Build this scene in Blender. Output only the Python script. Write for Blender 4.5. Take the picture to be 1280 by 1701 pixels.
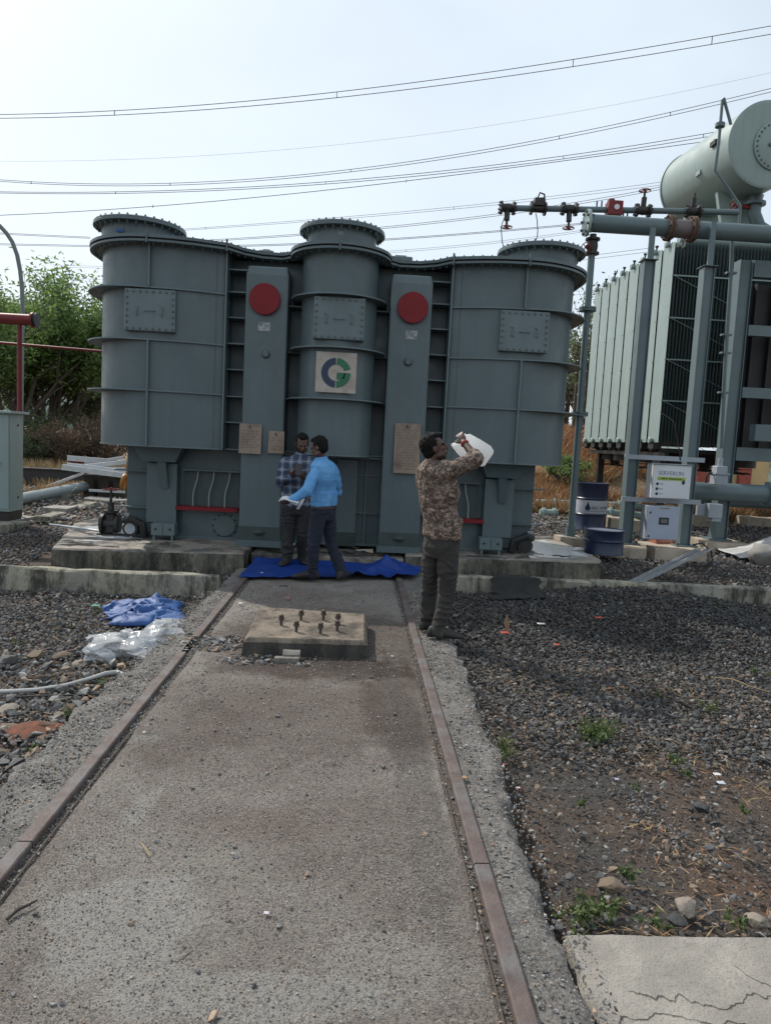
import bpy, bmesh, math, random
import numpy as np
from mathutils import Vector, Matrix, noise as mnoise

for o in list(bpy.data.objects):
    bpy.data.objects.remove(o)
S = bpy.context.scene
COL = S.collection
R = math.radians
random.seed(7)
rng = np.random.default_rng(7)

# ---------------------------------------------------------------- camera
CX, CH, YAW, PITCH, ROLL, FPX = 0.3175, 1.5415, 0.04259, -0.09815, 0.04999, 1185.4
FWD = Vector((math.sin(YAW)*math.cos(PITCH), math.cos(YAW)*math.cos(PITCH), math.sin(PITCH)))
R0 = Vector((math.cos(YAW), -math.sin(YAW), 0)); U0 = R0.cross(FWD)
RT = math.cos(ROLL)*R0 + math.sin(ROLL)*U0
UP = -math.sin(ROLL)*R0 + math.cos(ROLL)*U0
CAMP = Vector((CX, 0, CH))
cd = bpy.data.cameras.new('camera'); cam = bpy.data.objects.new('camera', cd); COL.objects.link(cam)
cam.matrix_world = Matrix(((RT.x, UP.x, -FWD.x, CX), (RT.y, UP.y, -FWD.y, 0), (RT.z, UP.z, -FWD.z, CH), (0, 0, 0, 1)))
cd.sensor_fit = 'VERTICAL'; cd.sensor_height = 24; cd.lens = FPX/1701*24
cd.clip_start = 0.05; cd.clip_end = 3000
S.camera = cam

def P(x, y, Y):
    """the place at distance Y that the photograph shows at (x, y)"""
    d = FWD*FPX + RT*(x-640) - UP*(y-850.5)
    return CAMP + d*(Y/d.y)
def G(x, y, z=0.0):
    d = FWD*FPX + RT*(x-640) - UP*(y-850.5)
    return CAMP + d*((z-CH)/d.z)

# ---------------------------------------------------------------- light
SUN_AZ = R(-43); SUN_EL = R(44)            # azimuth from +Y towards +X
sd = Vector((math.sin(SUN_AZ)*math.cos(SUN_EL), math.cos(SUN_AZ)*math.cos(SUN_EL), math.sin(SUN_EL)))
ld = bpy.data.lights.new('sun', 'SUN'); ld.energy = 4.0; ld.angle = R(0.53); ld.color = (1, .94, .85)
sun = bpy.data.objects.new('sun', ld); COL.objects.link(sun)
sun.rotation_euler = (-sd).to_track_quat('-Z', 'Y').to_euler()
sun.location = (-20, 20, 30)
W = bpy.data.worlds.new('World'); S.world = W; W.use_nodes = True
nt = W.node_tree; nt.nodes.clear()
wo = nt.nodes.new('ShaderNodeOutputWorld'); bg = nt.nodes.new('ShaderNodeBackground')
sky = nt.nodes.new('ShaderNodeTexSky'); sky.sky_type = 'NISHITA'; sky.sun_disc = False
sky.sun_elevation = SUN_EL; sky.sun_rotation = SUN_AZ
sky.air_density = 1.0; sky.dust_density = 3.0; sky.ozone_density = 1.5; sky.altitude = 300
# milky haze and a faint high cloud veil laid over the clear sky
tc = nt.nodes.new('ShaderNodeTexCoord'); mp = nt.nodes.new('ShaderNodeMapping'); mp.inputs['Scale'].default_value = (1, 1, 2.2)
nz = nt.nodes.new('ShaderNodeTexNoise'); nz.inputs['Scale'].default_value = 2.2; nz.inputs['Detail'].default_value = 5; nz.inputs['Roughness'].default_value = .5
rp = nt.nodes.new('ShaderNodeValToRGB'); rp.color_ramp.elements[0].position = .3; rp.color_ramp.elements[0].color = (.58, .58, .58, 1)
rp.color_ramp.elements[1].position = .75; rp.color_ramp.elements[1].color = (.80, .80, .80, 1)
mx = nt.nodes.new('ShaderNodeMix'); mx.data_type = 'RGBA'
mx.inputs[7].default_value = (10.1, 11.3, 12.25, 1)
L = nt.links
L.new(tc.outputs['Generated'], mp.inputs[0]); L.new(mp.outputs[0], nz.inputs['Vector']); L.new(nz.outputs['Fac'], rp.inputs[0])
L.new(rp.outputs[0], mx.inputs[0]); L.new(sky.outputs[0], mx.inputs[6]); L.new(mx.outputs[2], bg.inputs[0])
bg.inputs[1].default_value = 0.10
L.new(bg.outputs[0], wo.inputs[0])
S.view_settings.view_transform = 'Standard'; S.view_settings.look = 'None'
S.view_settings.exposure = 0.0; S.view_settings.gamma = 1; S.view_settings.use_curve_mapping = False
S.render.engine = 'CYCLES'

# ---------------------------------------------------------------- materials
def nodes(m):
    m.use_nodes = True
    return m.node_tree.nodes, m.node_tree.links, m.node_tree.nodes['Principled BSDF']
def coords(N, K, scale=(1, 1, 1), kind='Object'):
    t = N.new('ShaderNodeTexCoord'); p = N.new('ShaderNodeMapping'); p.inputs['Scale'].default_value = scale
    K.new(t.outputs[kind], p.inputs[0]); return p.outputs[0]
def noise(N, K, vec, scale, detail=5, rough=.55, dist=0):
    n = N.new('ShaderNodeTexNoise'); n.inputs['Scale'].default_value = scale; n.inputs['Detail'].default_value = detail
    n.inputs['Roughness'].default_value = rough; n.inputs['Distortion'].default_value = dist
    K.new(vec, n.inputs['Vector']); return n.outputs['Fac']
def ramp(N, K, fac, a, b):
    r = N.new('ShaderNodeMapRange'); r.inputs[1].default_value = a; r.inputs[2].default_value = b; r.clamp = True
    K.new(fac, r.inputs[0]); return r.outputs[0]
def mixc(N, K, fac, a, b, mode='MIX'):
    m = N.new('ShaderNodeMix'); m.data_type = 'RGBA'; m.blend_type = mode
    if isinstance(fac, (int, float)): m.inputs[0].default_value = fac
    else: K.new(fac, m.inputs[0])
    for i, v in ((6, a), (7, b)):
        if isinstance(v, tuple): m.inputs[i].default_value = (*v[:3], 1)
        else: K.new(v, m.inputs[i])
    return m.outputs[2]
def mathn(N, K, op, a, b=None):
    m = N.new('ShaderNodeMath'); m.operation = op
    for i, v in ((0, a), (1, b)):
        if v is None: continue
        if isinstance(v, (int, float)): m.inputs[i].default_value = v
        else: K.new(v, m.inputs[i])
    return m.outputs[0]
def bump(N, K, B, h, strength, dist=.01):
    b = N.new('ShaderNodeBump'); b.inputs['Strength'].default_value = strength; b.inputs['Distance'].default_value = dist
    K.new(h, b.inputs['Height']); K.new(b.outputs[0], B.inputs['Normal']); return b

def M(name, c1, c2=None, scale=5, rough=.6, metal=0, bmp=.15, bscale=60, dist=.004, vscale=(1, 1, 1), c3=None, s3=1.5, t3=(.55, .7), rough2=None, spec=.5):
    """paint, cloth, plastic, rubber: two tones broken by noise, a third tone as blotches"""
    m = bpy.data.materials.new(name); N, K, B = nodes(m)
    v = coords(N, K, vscale)
    c2 = c2 or tuple(x*.8 for x in c1)
    f = ramp(N, K, noise(N, K, v, scale, 6, .6), .35, .68)
    c = mixc(N, K, f, c1, c2)
    if c3:
        f3 = ramp(N, K, noise(N, K, v, s3, 7, .65), *t3); c = mixc(N, K, f3, c, c3)
    K.new(c, B.inputs['Base Color']); B.inputs['Metallic'].default_value = metal
    B.inputs['Specular IOR Level'].default_value = spec
    if rough2 is not None:
        r = N.new('ShaderNodeMapRange'); K.new(noise(N, K, v, scale*1.7, 4), r.inputs[0]); r.inputs[1].default_value = .3; r.inputs[2].default_value = .7
        r.inputs[3].default_value = rough; r.inputs[4].default_value = rough2; K.new(r.outputs[0], B.inputs['Roughness'])
    else: B.inputs['Roughness'].default_value = rough
    if bmp: bump(N, K, B, noise(N, K, coords(N, K), bscale, 4), bmp, dist)
    return m

def paint(name, c, dirt=.5, rust=.03, rough=.42):
    """brushed enamel on steel: vertical run marks, dust, small rust specks"""
    m = bpy.data.materials.new(name); N, K, B = nodes(m)
    o = coords(N, K)
    run = ramp(N, K, noise(N, K, coords(N, K, (9, 9, .5)), 1.5, 5, .6), .45, .75)
    big = ramp(N, K, noise(N, K, o, 1.1, 5, .6), .35, .7)
    col = mixc(N, K, big, c, tuple(x*.86 for x in c))
    col = mixc(N, K, mathn(N, K, 'MULTIPLY', run, dirt*.45), col, tuple(x*.6+y for x, y in zip(c, (.02, .016, .012))))
    dust = ramp(N, K, noise(N, K, o, 26, 4, .7), .6, .85)
    col = mixc(N, K, mathn(N, K, 'MULTIPLY', dust, dirt*.35), col, (.30, .28, .25))
    ru = ramp(N, K, noise(N, K, o, 7, 8, .75), .74-rust, .80-rust)
    col = mixc(N, K, mathn(N, K, 'MULTIPLY', ru, .6), col, (.13, .055, .03))
    K.new(col, B.inputs['Base Color'])
    r = N.new('ShaderNodeMapRange'); K.new(noise(N, K, o, 3.5, 5), r.inputs[0]); r.inputs[1].default_value = .3; r.inputs[2].default_value = .7
    r.inputs[3].default_value = rough-.12; r.inputs[4].default_value = rough+.12; K.new(r.outputs[0], B.inputs['Roughness'])
    bump(N, K, B, noise(N, K, o, 3.0, 3, .5), .25, .02)
    return m

def concrete(name, c=(.33, .31, .28), stain=(.07, .065, .06), t=(.5, .66), agg=.5, yel=None, rough=.9, bs=.5):
    m = bpy.data.materials.new(name); N, K, B = nodes(m)
    o = coords(N, K)
    col = mixc(N, K, ramp(N, K, noise(N, K, o, 5, 8, .65), .3, .7), c, tuple(x*.68 for x in c))
    if yel: col = mixc(N, K, ramp(N, K, noise(N, K, o, 2.3, 5, .6), .42, .62), col, yel)
    col = mixc(N, K, mathn(N, K, 'MULTIPLY', ramp(N, K, noise(N, K, coords(N, K, (1.6, 1.6, .55)), 2.9, 10, .76), *t), .92), col, stain)
    col = mixc(N, K, mathn(N, K, 'MULTIPLY', ramp(N, K, noise(N, K, o, 9, 8, .75), .52, .7), .5), col, stain)
    fine = noise(N, K, o, 120, 3, .6)
    col = mixc(N, K, mathn(N, K, 'MULTIPLY', ramp(N, K, fine, .5, .75), agg), col, tuple(x*.45 for x in c))
    if agg > .85:      # stony aggregate showing at worn edges
        g2 = noise(N, K, o, 75, 5, .75); col = mixc(N, K, mathn(N, K, 'MULTIPLY', ramp(N, K, g2, .52, .64), .6), col, tuple(min(1, x*1.7) for x in c)); col = mixc(N, K, mathn(N, K, 'MULTIPLY', ramp(N, K, g2, .46, .35), .8), col, tuple(x*.22 for x in c))
    K.new(col, B.inputs['Base Color']); B.inputs['Roughness'].default_value = rough
    h = mathn(N, K, 'ADD', noise(N, K, o, 14, 8, .7), mathn(N, K, 'MULTIPLY', fine, .35))
    bump(N, K, B, h, bs, .02)
    return m

PAINT = paint('grey_green_enamel', (.084, .121, .132), .95)
PAINT_PLATE = paint('cover_enamel', (.112, .155, .165), .7, .02)
PAINT_PALE = paint('pale_green_enamel', (.25, .325, .31), .8, .04)
PAINT_FIN = paint('radiator_enamel', (.27, .345, .33), .7, .0)
PAINT_POST = paint('post_enamel', (.10, .145, .155), .5, .03)
DARKBAND = M('dark_primer', (.045, .065, .06), (.03, .04, .04), rough=.7)
REDP = M('red_oxide_paint', (.19, .016, .02), (.16, .013, .017), rough=.6, bmp=.1, spec=.25)
REDV = M('red_hydrant_paint', (.17, .018, .02), (.12, .013, .015), rough=.5, c3=(.07, .02, .015), s3=6, spec=.35)
STEEL = M('galvanised_steel', (.50, .52, .54), (.36, .38, .40), scale=9, rough=.42, metal=.6, bmp=.1)
DKSTEEL = M('oily_dark_iron', (.02, .02, .02), (.035, .03, .028), rough=.45, metal=.3)
RUST = M('rusted_iron', (.12, .065, .042), (.06, .042, .035), scale=14, rough=.8, bmp=.4)
BOLT = M('bolt_steel', (.11, .135, .135), (.06, .06, .055), scale=20, rough=.5, metal=.2)
RUBBER = M('black_rubber', (.015, .015, .016), rough=.6)
WHITEP = M('white_powder_coat', (.62, .64, .66), (.56, .58, .60), scale=3, rough=.45, bmp=.05)
GREYP = M('pale_grey_powder_coat', (.30, .335, .37), (.25, .28, .31), scale=3, rough=.5, bmp=.05)
CONC = concrete('weathered_concrete')
CONC_Y = concrete('whitewashed_kerb_concrete', (.30, .285, .24), (.03, .029, .028), (.47, .60), .5, (.36, .335, .245), bs=.8)
CONC_P = concrete('footing_concrete', (.46, .385, .30), (.15, .12, .09), (.55, .75), .5)
CONC_S = concrete('near_slab_concrete', (.33, .305, .27), (.20, .185, .165), (.44, .7), .8, bs=.6)
TERRA = M('terracotta_plastic', (.33, .12, .06), (.22, .08, .045), rough=.5)

# ---------------------------------------------------------------- mesh tools
class MB:
    def __init__(s): s.v = []; s.f = []
    def add(s, vs, fs):
        k = len(s.v); s.v += [tuple(p) for p in vs]; s.f += [tuple(i+k for i in f) for f in fs]; return s
    def hexa(s, p):      # 8 corners: bottom 4 ccw, top 4 ccw
        return s.add(p, [(3, 2, 1, 0), (4, 5, 6, 7), (0, 1, 5, 4), (1, 2, 6, 5), (2, 3, 7, 6), (3, 0, 4, 7)])
    def box(s, x0, x1, y0, y1, z0, z1, ch=0):
        if ch:
            c = ch; vs = []
            pr = [(x0+c, y0), (x1-c, y0), (x1, y0+c), (x1, y1-c), (x1-c, y1), (x0+c, y1), (x0, y1-c), (x0, y0+c)]
            inn = [(x0+2*c, y0+c), (x1-2*c, y0+c), (x1-c, y0+2*c), (x1-c, y1-2*c), (x1-2*c, y1-c), (x0+2*c, y1-c), (x0+c, y1-2*c), (x0+c, y0+2*c)]
            rings = [[(a, b, z0) for a, b in inn], [(a, b, z0+c) for a, b in pr], [(a, b, z1-c) for a, b in pr], [(a, b, z1) for a, b in inn]]
            return s.loft(rings)
        return s.hexa([(x0, y0, z0), (x1, y0, z0), (x1, y1, z0), (x0, y1, z0), (x0, y0, z1), (x1, y0, z1), (x1, y1, z1), (x0, y1, z1)])
    def obox(s, c, ax, ay, az):       # oriented: centre and three half vectors
        c, ax, ay, az = map(Vector, (c, ax, ay, az))
        return s.hexa([c-ax-ay-az, c+ax-ay-az, c+ax+ay-az, c-ax+ay-az, c-ax-ay+az, c+ax-ay+az, c+ax+ay+az, c-ax+ay+az])
    def bar(s, a, b, w, h, up=(0, 0, 1)):
        a, b = Vector(a), Vector(b); d = (b-a).normalized(); u = Vector(up)
        if abs(d.dot(u)) > .95: u = Vector((0, 1, 0))
        sx = d.cross(u).normalized(); uz = sx.cross(d).normalized()
        return s.obox((a+b)/2, sx*w/2, (b-a)/2, uz*h/2)
    def loft(s, rings, cap=True, closed=True):
        n = len(rings[0]); k = len(s.v)
        for r in rings: s.v += [tuple(p) for p in r]
        for i in range(len(rings)-1):
            for j in range(n if closed else n-1):
                a = k+i*n+j; b = k+i*n+(j+1) % n
                s.f.append((a, b, b+n, a+n))
        if cap:
            s.f.append(tuple(k+j for j in reversed(range(n)))); e = k+(len(rings)-1)*n
            s.f.append(tuple(e+j for j in range(n)))
        return s
    def tube(s, pts, r, seg=10, cap=True):
        pts = [Vector(p) for p in pts]; n = len(pts)
        rs = r if isinstance(r, (list, tuple)) else [r]*n
        rings = []; ref = None
        for i, p in enumerate(pts):
            d = (pts[min(i+1, n-1)]-pts[max(i-1, 0)])
            d = d.normalized() if d.length > 1e-9 else Vector((0, 0, 1))
            if ref is None:
                ref = Vector((0, 0, 1)) if abs(d.z) < .9 else Vector((0, 1, 0))
            a = d.cross(ref).normalized(); b = a.cross(d).normalized(); ref = b
            rings.append([p+(a*math.cos(t)+b*math.sin(t))*rs[i] for t in (2*math.pi*j/seg for j in range(seg))])
        return s.loft(rings, cap)
    def cyl(s, a, b, r, seg=16, r2=None): return s.tube([a, b], [r, r if r2 is None else r2], seg)
    def lathe(s, c, prof, seg=32, axis=(0, 0, 1), cap=True):
        d = Vector(axis).normalized(); a = d.cross(Vector((0, 0, 1)) if abs(d.z) < .9 else Vector((0, 1, 0))).normalized(); b = d.cross(a)
        c = Vector(c)
        return s.loft([[c+d*h+(a*math.cos(t)+b*math.sin(t))*r for t in (2*math.pi*j/seg for j in range(seg))] for r, h in prof], cap)
    def prism(s, poly, z0, z1):       # 2-D polygon (x, y) ccw
        n = len(poly)
        return s.loft([[(x, y, z0) for x, y in poly], [(x, y, z1) for x, y in poly]])
    def ball(s, c, rx, ry=None, rz=None, seg=14, rot=None):
        ry = ry or rx; rz = rz or rx; c = Vector(c); rings = []
        n = max(6, seg//2+1)
        for i in range(n+1):
            t = math.pi*(i/n); t = min(max(t, .02), math.pi-.02)
            ring = []
            for j in range(seg):
                q = Vector((rx*math.sin(t)*math.cos(2*math.pi*j/seg), ry*math.sin(t)*math.sin(2*math.pi*j/seg), -rz*math.cos(t)))
                ring.append(c+(rot @ q if rot else q))
            rings.append(ring)
        return s.loft(rings)
    def hexbolt(s, c, d, r=.02, h=.02):
        return s.lathe(c, [(r, 0), (r, h)], 6, d)
    def build(s, name, mat, parent=None, smooth=False, bevel=0, angle=35, loc=None):
        me = bpy.data.meshes.new(name)
        org = ORG.get(parent.name, Vector()) if parent else (Vector(loc) if loc else Vector())
        me.from_pydata([tuple(Vector(p)-org) for p in s.v], [], s.f)
        if mat: me.materials.append(mat)
        if smooth:
            me.polygons.foreach_set('use_smooth', [True]*len(me.polygons))
            try: me.set_sharp_from_angle(angle=R(angle))
            except Exception: pass
        me.update()
        o = bpy.data.objects.new(name, me); COL.objects.link(o)
        if parent: o.parent = parent; ORG[o.name] = org
        else:
            o.location = org; ORG[o.name] = org
        if bevel:
            b = o.modifiers.new('bevel', 'BEVEL'); b.width = bevel; b.segments = 2; b.limit_method = 'ANGLE'; b.angle_limit = R(40)
        return o
ORG = {}
def tag(o, label=None, cat=None, group=None, kind=None):
    if label: o['label'] = label
    if cat: o['category'] = cat
    if group: o['group'] = group
    if kind: o['kind'] = kind
    return o
def thing(name, loc, label, cat, group=None):
    o = bpy.data.objects.new(name, None); COL.objects.link(o); o.location = loc; o.empty_display_size = .2
    ORG[o.name] = Vector(loc); return tag(o, label, cat, group)
def copy_tree(o, loc, parent=None, label=None):
    c = o.copy(); COL.objects.link(c)
    if parent: c.parent = parent
    else: c.location = loc
    if label: c['label'] = label
    for ch in list(o.children): copy_tree(ch, None, c)
    return c
def text(s, size, mat, parent, pos, name='lettering', rot=(math.pi/2, 0, 0), depth=.001, align='CENTER', xs=1.0):
    cu = bpy.data.curves.new(name, 'FONT'); cu.body = s; cu.size = size; cu.extrude = depth; cu.align_x = align; cu.align_y = 'CENTER'; cu.resolution_u = 3
    t = bpy.data.objects.new(name, cu); COL.objects.link(t)
    bpy.context.view_layer.update()
    me = bpy.data.meshes.new_from_object(t.evaluated_get(bpy.context.evaluated_depsgraph_get()))
    bpy.data.objects.remove(t)
    mw = Matrix.Translation(Vector(pos)-ORG[parent.name]) @ Matrix.Rotation(rot[2], 4, 'Z') @ Matrix.Rotation(rot[0], 4, 'X') @ Matrix.Diagonal((xs, 1, 1, 1))
    me.transform(mw); me.materials.clear(); me.materials.append(mat)
    o = bpy.data.objects.new(name, me); COL.objects.link(o); o.parent = parent; ORG[o.name] = ORG[parent.name]
    return o
def fbm(x, y, s, o=4, z=0.0):
    v = 0; a = .5
    for i in range(o):
        v += a*mnoise.noise(Vector((x*s, y*s, z+i*7.3))); s *= 2; a *= .5
    return v
# ================================================================ the setting
def smooth01(t): t = min(max(t, 0), 1); return t*t*(3-2*t)
def gz(x, y):
    """height of the yard"""
    z = -.13
    if y > 7.0:
        z = -.12+.10*smooth01((y-8.7)/1.5)+.12*smooth01((y-10.2)/3)
    if x > 1 and y < 7.7:      # dark ballast heaped against the right kerb
        z += .15*math.exp(-((x-3.3)/1.0)**2)*smooth01((y-5.6)/1.7)*(1 if y < 7.58 else 0)
        z += .05*smooth01((y-3.6)/1.5)
    if x < 0 and 3.6 < y < 7.1:
        z += .03*smooth01((x+2.2)/1.0)
    if x > 4 and y > 15.5:     # dry bank behind the second transformer
        z += 2.0*smooth01((y-16)/9)*smooth01((x-2)/4)*(1-.85*smooth01((x-8.2)/2.2))
    z += .035*fbm(x, y, 1.1)+.02*fbm(x, y, 4)
    return z

def grid(x0, x1, nx, y0, y1, ny, zf):
    xs = np.linspace(x0, x1, nx); ys = np.linspace(y0, y1, ny)
    b = MB()
    b.v = [(x, y, zf(x, y)) for y in ys for x in xs]
    b.f = [(j*nx+i, j*nx+i+1, (j+1)*nx+i+1, (j+1)*nx+i) for j in range(ny-1) for i in range(nx-1)]
    return b

def soil_mat():
    m = bpy.data.materials.new('yard_soil'); N, K, B = nodes(m); o = coords(N, K)
    c = mixc(N, K, ramp(N, K, noise(N, K, o, 3, 8, .7), .35, .65), (.105, .07, .05), (.052, .04, .033))
    c = mixc(N, K, ramp(N, K, noise(N, K, o, .9, 6, .6), .5, .62), c, (.05, .048, .046))
    c = mixc(N, K, ramp(N, K, noise(N, K, o, 70, 3, .6), .52, .72), c, (.13, .108, .088))
    c = mixc(N, K, ramp(N, K, noise(N, K, o, 115, 3, .6), .55, .66), c, (.018, .016, .016))
    c = mixc(N, K, ramp(N, K, noise(N, K, o, 1.7, 8, .7), .56, .68), c, (.10, .062, .042))
    K.new(c, B.inputs['Base Color']); B.inputs['Roughness'].default_value = .95
    h = mathn(N, K, 'ADD', noise(N, K, o, 40, 6, .7), mathn(N, K, 'MULTIPLY', noise(N, K, o, 140, 3), .5))
    bump(N, K, B, h, .9, .02); return m
def dry_mat():
    m = bpy.data.materials.new('dry_earth'); N, K, B = nodes(m); o = coords(N, K)
    c = mixc(N, K, ramp(N, K, noise(N, K, o, .35, 8, .65), .35, .65), (.24, .15, .085), (.16, .11, .065))
    c = mixc(N, K, ramp(N, K, noise(N, K, o, 3, 8, .7), .5, .7), c, (.30, .21, .12))
    K.new(c, B.inputs['Base Color']); B.inputs['Roughness'].default_value = 1
    bump(N, K, B, noise(N, K, o, 5, 8, .75), .8, .2); return m
SOIL = soil_mat(); DRY = dry_mat()

# one sheet to the horizon: fine near, coarse far
def ground_sheet():
    xs = sorted(set([round(v, 3) for v in list(np.arange(-7, 9.01, .12))+[-900, -400, -200, -100, -60, -40, -30, -22, -16, -12, -9.5, -8, 10, 11.5, 13, 15, 18, 22, 28, 36, 50, 70, 110, 200, 400, 900]]))
    ys = sorted(set([round(v, 3) for v in list(np.arange(1.4, 12.01, .12))+[-300, -100, -40, -15, -6, -3, -1, 0, .8, 12.6, 13.2, 14, 15, 16, 17, 18, 19, 20, 21, 22.5, 24, 26, 28, 31, 35, 40, 50, 70, 100, 150, 250, 500, 1500]]))
    nx, ny = len(xs), len(ys); b = MB()
    def z(x, y):
        v = gz(x, y)-.03
        if abs(x) < 1.1 and y < 9.6: v = -.30
        if -3.2 < x < 3.6 and 8.45 < y < 11.6: v = -.25
        if y > 120: v = 2.0 if x > 4 else 0
        return v
    b.v = [(x, y, z(x, y)) for y in ys for x in xs]
    b.f = [(j*nx+i, j*nx+i+1, (j+1)*nx+i+1, (j+1)*nx+i) for j in range(ny-1) for i in range(nx-1)]
    o = b.build('ground', SOIL, smooth=True, angle=180)
    o.data.materials.append(DRY)
    for p in o.data.polygons:
        c = p.center
        if c.y > 15.2 or abs(c.x) > 9.5: p.material_index = 1
    return tag(o, 'bare stony soil of the switchyard running back to dry grassland', kind='structure')
ground_sheet()

# a low hill far behind the trees on the left
b = MB(); n = 60
for i in range(n+1):
    x = -420+i*11
    h = 24+34*math.exp(-((x+200)/120)**2)+8*fbm(x, 0, .01, 5)
    for (dy, k) in ((0, 0), (25, .45), (60, .8), (110, 1), (200, .5)):
        b.v.append((x, 480+dy+20*fbm(x, dy, .02), -1+h*k*(1+.15*fbm(x, dy*3, .03))))
b.f = [(i*5+j, (i+1)*5+j, (i+1)*5+j+1, i*5+j+1) for i in range(n) for j in range(4)]
tag(b.build('hill', M('hazy_scrub_hill', (.20, .24, .22), (.15, .19, .18), scale=.03, rough=1, bmp=0), smooth=True), 'low scrub hill far behind the trees', kind='structure')

# ---- track bed between the rails (hand-trowelled concrete and tar, gritty)
def bed_mat():
    m = bpy.data.materials.new('gritty_track_concrete'); N, K, B = nodes(m); o = coords(N, K)
    big = noise(N, K, o, .85, 7, .62, .6)
    c = mixc(N, K, ramp(N, K, big, .42, .56), (.128, .103, .088), (.215, .195, .172))
    c = mixc(N, K, ramp(N, K, noise(N, K, o, 2.4, 8, .68, .4), .5, .66), c, (.145, .112, .098))
    # smoother light cement wash patches
    wash = ramp(N, K, noise(N, K, coords(N, K, (1, .8, 1)), 1.35, 9, .66, .8), .585, .63)
    c = mixc(N, K, mathn(N, K, 'MULTIPLY', wash, .75), c, (.27, .262, .245))
    c = mixc(N, K, mathn(N, K, 'MULTIPLY', ramp(N, K, noise(N, K, o, 4.2, 8, .7), .52, .62), .55), c, (.165, .128, .118))
    sp = N.new('ShaderNodeSeparateXYZ'); K.new(o, sp.inputs[0])
    def blot(cx, cy, rx, ry, col, k, c):      # stains with a shape of their own: tar by the block, cement skim near the camera
        dx = mathn(N, K, 'DIVIDE', mathn(N, K, 'SUBTRACT', sp.outputs[0], cx), rx); dy = mathn(N, K, 'DIVIDE', mathn(N, K, 'SUBTRACT', sp.outputs[1], cy), ry)
        d = mathn(N, K, 'ADD', mathn(N, K, 'MULTIPLY', dx, dx), mathn(N, K, 'MULTIPLY', dy, dy))
        d = mathn(N, K, 'ADD', d, mathn(N, K, 'MULTIPLY', mathn(N, K, 'SUBTRACT', noise(N, K, o, 3.2, 10, .72), .5), 3.6))
        return mixc(N, K, mathn(N, K, 'MULTIPLY', ramp(N, K, d, 1.05, .75), k), c, col)
    c = blot(.1, 5.2, .9, .75, (.098, .078, .068), .75, c); c = blot(.05, 4.75, .65, .22, (.066, .058, .054), .8, c); c = blot(.62, 4.0, .12, .8, (.09, .08, .075), .6, c)
    c = blot(-.35, 2.15, .30, .26, (.29, .28, .262), .75, c); c = blot(.05, 1.85, .42, .12, (.285, .275, .255), .7, c); c = blot(.48, 2.0, .20, .14, (.28, .27, .25), .4, c); c = blot(-.1, 1.68, .3, .09, (.115, .092, .08), .6, c); c = blot(.1, 2.75, .25, .15, (.155, .115, .10), .6, c); c = blot(-.1, 3.9, .75, .9, (.112, .085, .073), .75, c); c = blot(.3, 5.9, .6, .5, (.12, .10, .09), .6, c); c = blot(.66, 3.3, .10, 1.3, (.075, .064, .058), .65, c); c = blot(.3, 3.1, .35, .4, (.135, .105, .092), .5, c)
    f2 = noise(N, K, o, 210, 3, .7); pm = mathn(N, K, 'ADD', .35, mathn(N, K, 'MULTIPLY', ramp(N, K, noise(N, K, o, 2.1, 6, .65), .40, .62), .65))
    c = mixc(N, K, mathn(N, K, 'MULTIPLY', ramp(N, K, f2, .50, .62), mathn(N, K, 'MULTIPLY', pm, .75)), c, (.38, .355, .325)); c = mixc(N, K, mathn(N, K, 'MULTIPLY', ramp(N, K, f2, .47, .36), .8), c, (.05, .044, .04))
    f3 = noise(N, K, o, 62, 6, .75); c = mixc(N, K, mathn(N, K, 'MULTIPLY', ramp(N, K, f3, .52, .66), mathn(N, K, 'MULTIPLY', pm, .6)), c, (.30, .28, .255)); c = mixc(N, K, mathn(N, K, 'MULTIPLY', ramp(N, K, f3, .46, .34), mathn(N, K, 'MULTIPLY', pm, .75)), c, (.065, .055, .05))
    v = N.new('ShaderNodeTexVoronoi'); v.inputs['Scale'].default_value = 150; K.new(o, v.inputs['Vector'])
    sep = N.new('ShaderNodeSeparateColor'); K.new(v.outputs['Color'], sep.inputs[0])
    c = mixc(N, K, mathn(N, K, 'MULTIPLY', ramp(N, K, sep.outputs[0], .5, 1), .5), c, (.28, .26, .24))
    c = mixc(N, K, mathn(N, K, 'MULTIPLY', ramp(N, K, sep.outputs[1], .72, 1), .6), c, (.05, .045, .042))
    # old oil and tar soaked into the grit
    def soak(cx, cy, rx, ry, k, c):
        dx = mathn(N, K, 'DIVIDE', mathn(N, K, 'SUBTRACT', sp.outputs[0], cx), rx); dy = mathn(N, K, 'DIVIDE', mathn(N, K, 'SUBTRACT', sp.outputs[1], cy), ry)
        d = mathn(N, K, 'ADD', mathn(N, K, 'ADD', mathn(N, K, 'MULTIPLY', dx, dx), mathn(N, K, 'MULTIPLY', dy, dy)), mathn(N, K, 'MULTIPLY', mathn(N, K, 'SUBTRACT', noise(N, K, o, 3.6, 9, .7), .5), 3.0))
        return mixc(N, K, mathn(N, K, 'MULTIPLY', ramp(N, K, d, 1.3, .5), k), c, (.50, .44, .41), 'MULTIPLY')
    c = soak(.1, 4.78, .75, .26, 1.0, c); c = soak(.15, 5.6, .9, .8, .7, c); c = soak(.62, 4.2, .2, .9, .75, c); c = soak(.05, 3.95, .6, .6, .42, c); c = soak(-.5, 3.6, .3, .5, .3, c); c = soak(.3, 2.7, .35, .35, .3, c); c = soak(-.15, 1.66, .45, .08, .5, c)
    # hairline cracks
    vc = N.new('ShaderNodeTexVoronoi'); vc.feature = 'DISTANCE_TO_EDGE'; vc.inputs['Scale'].default_value = .9
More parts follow.
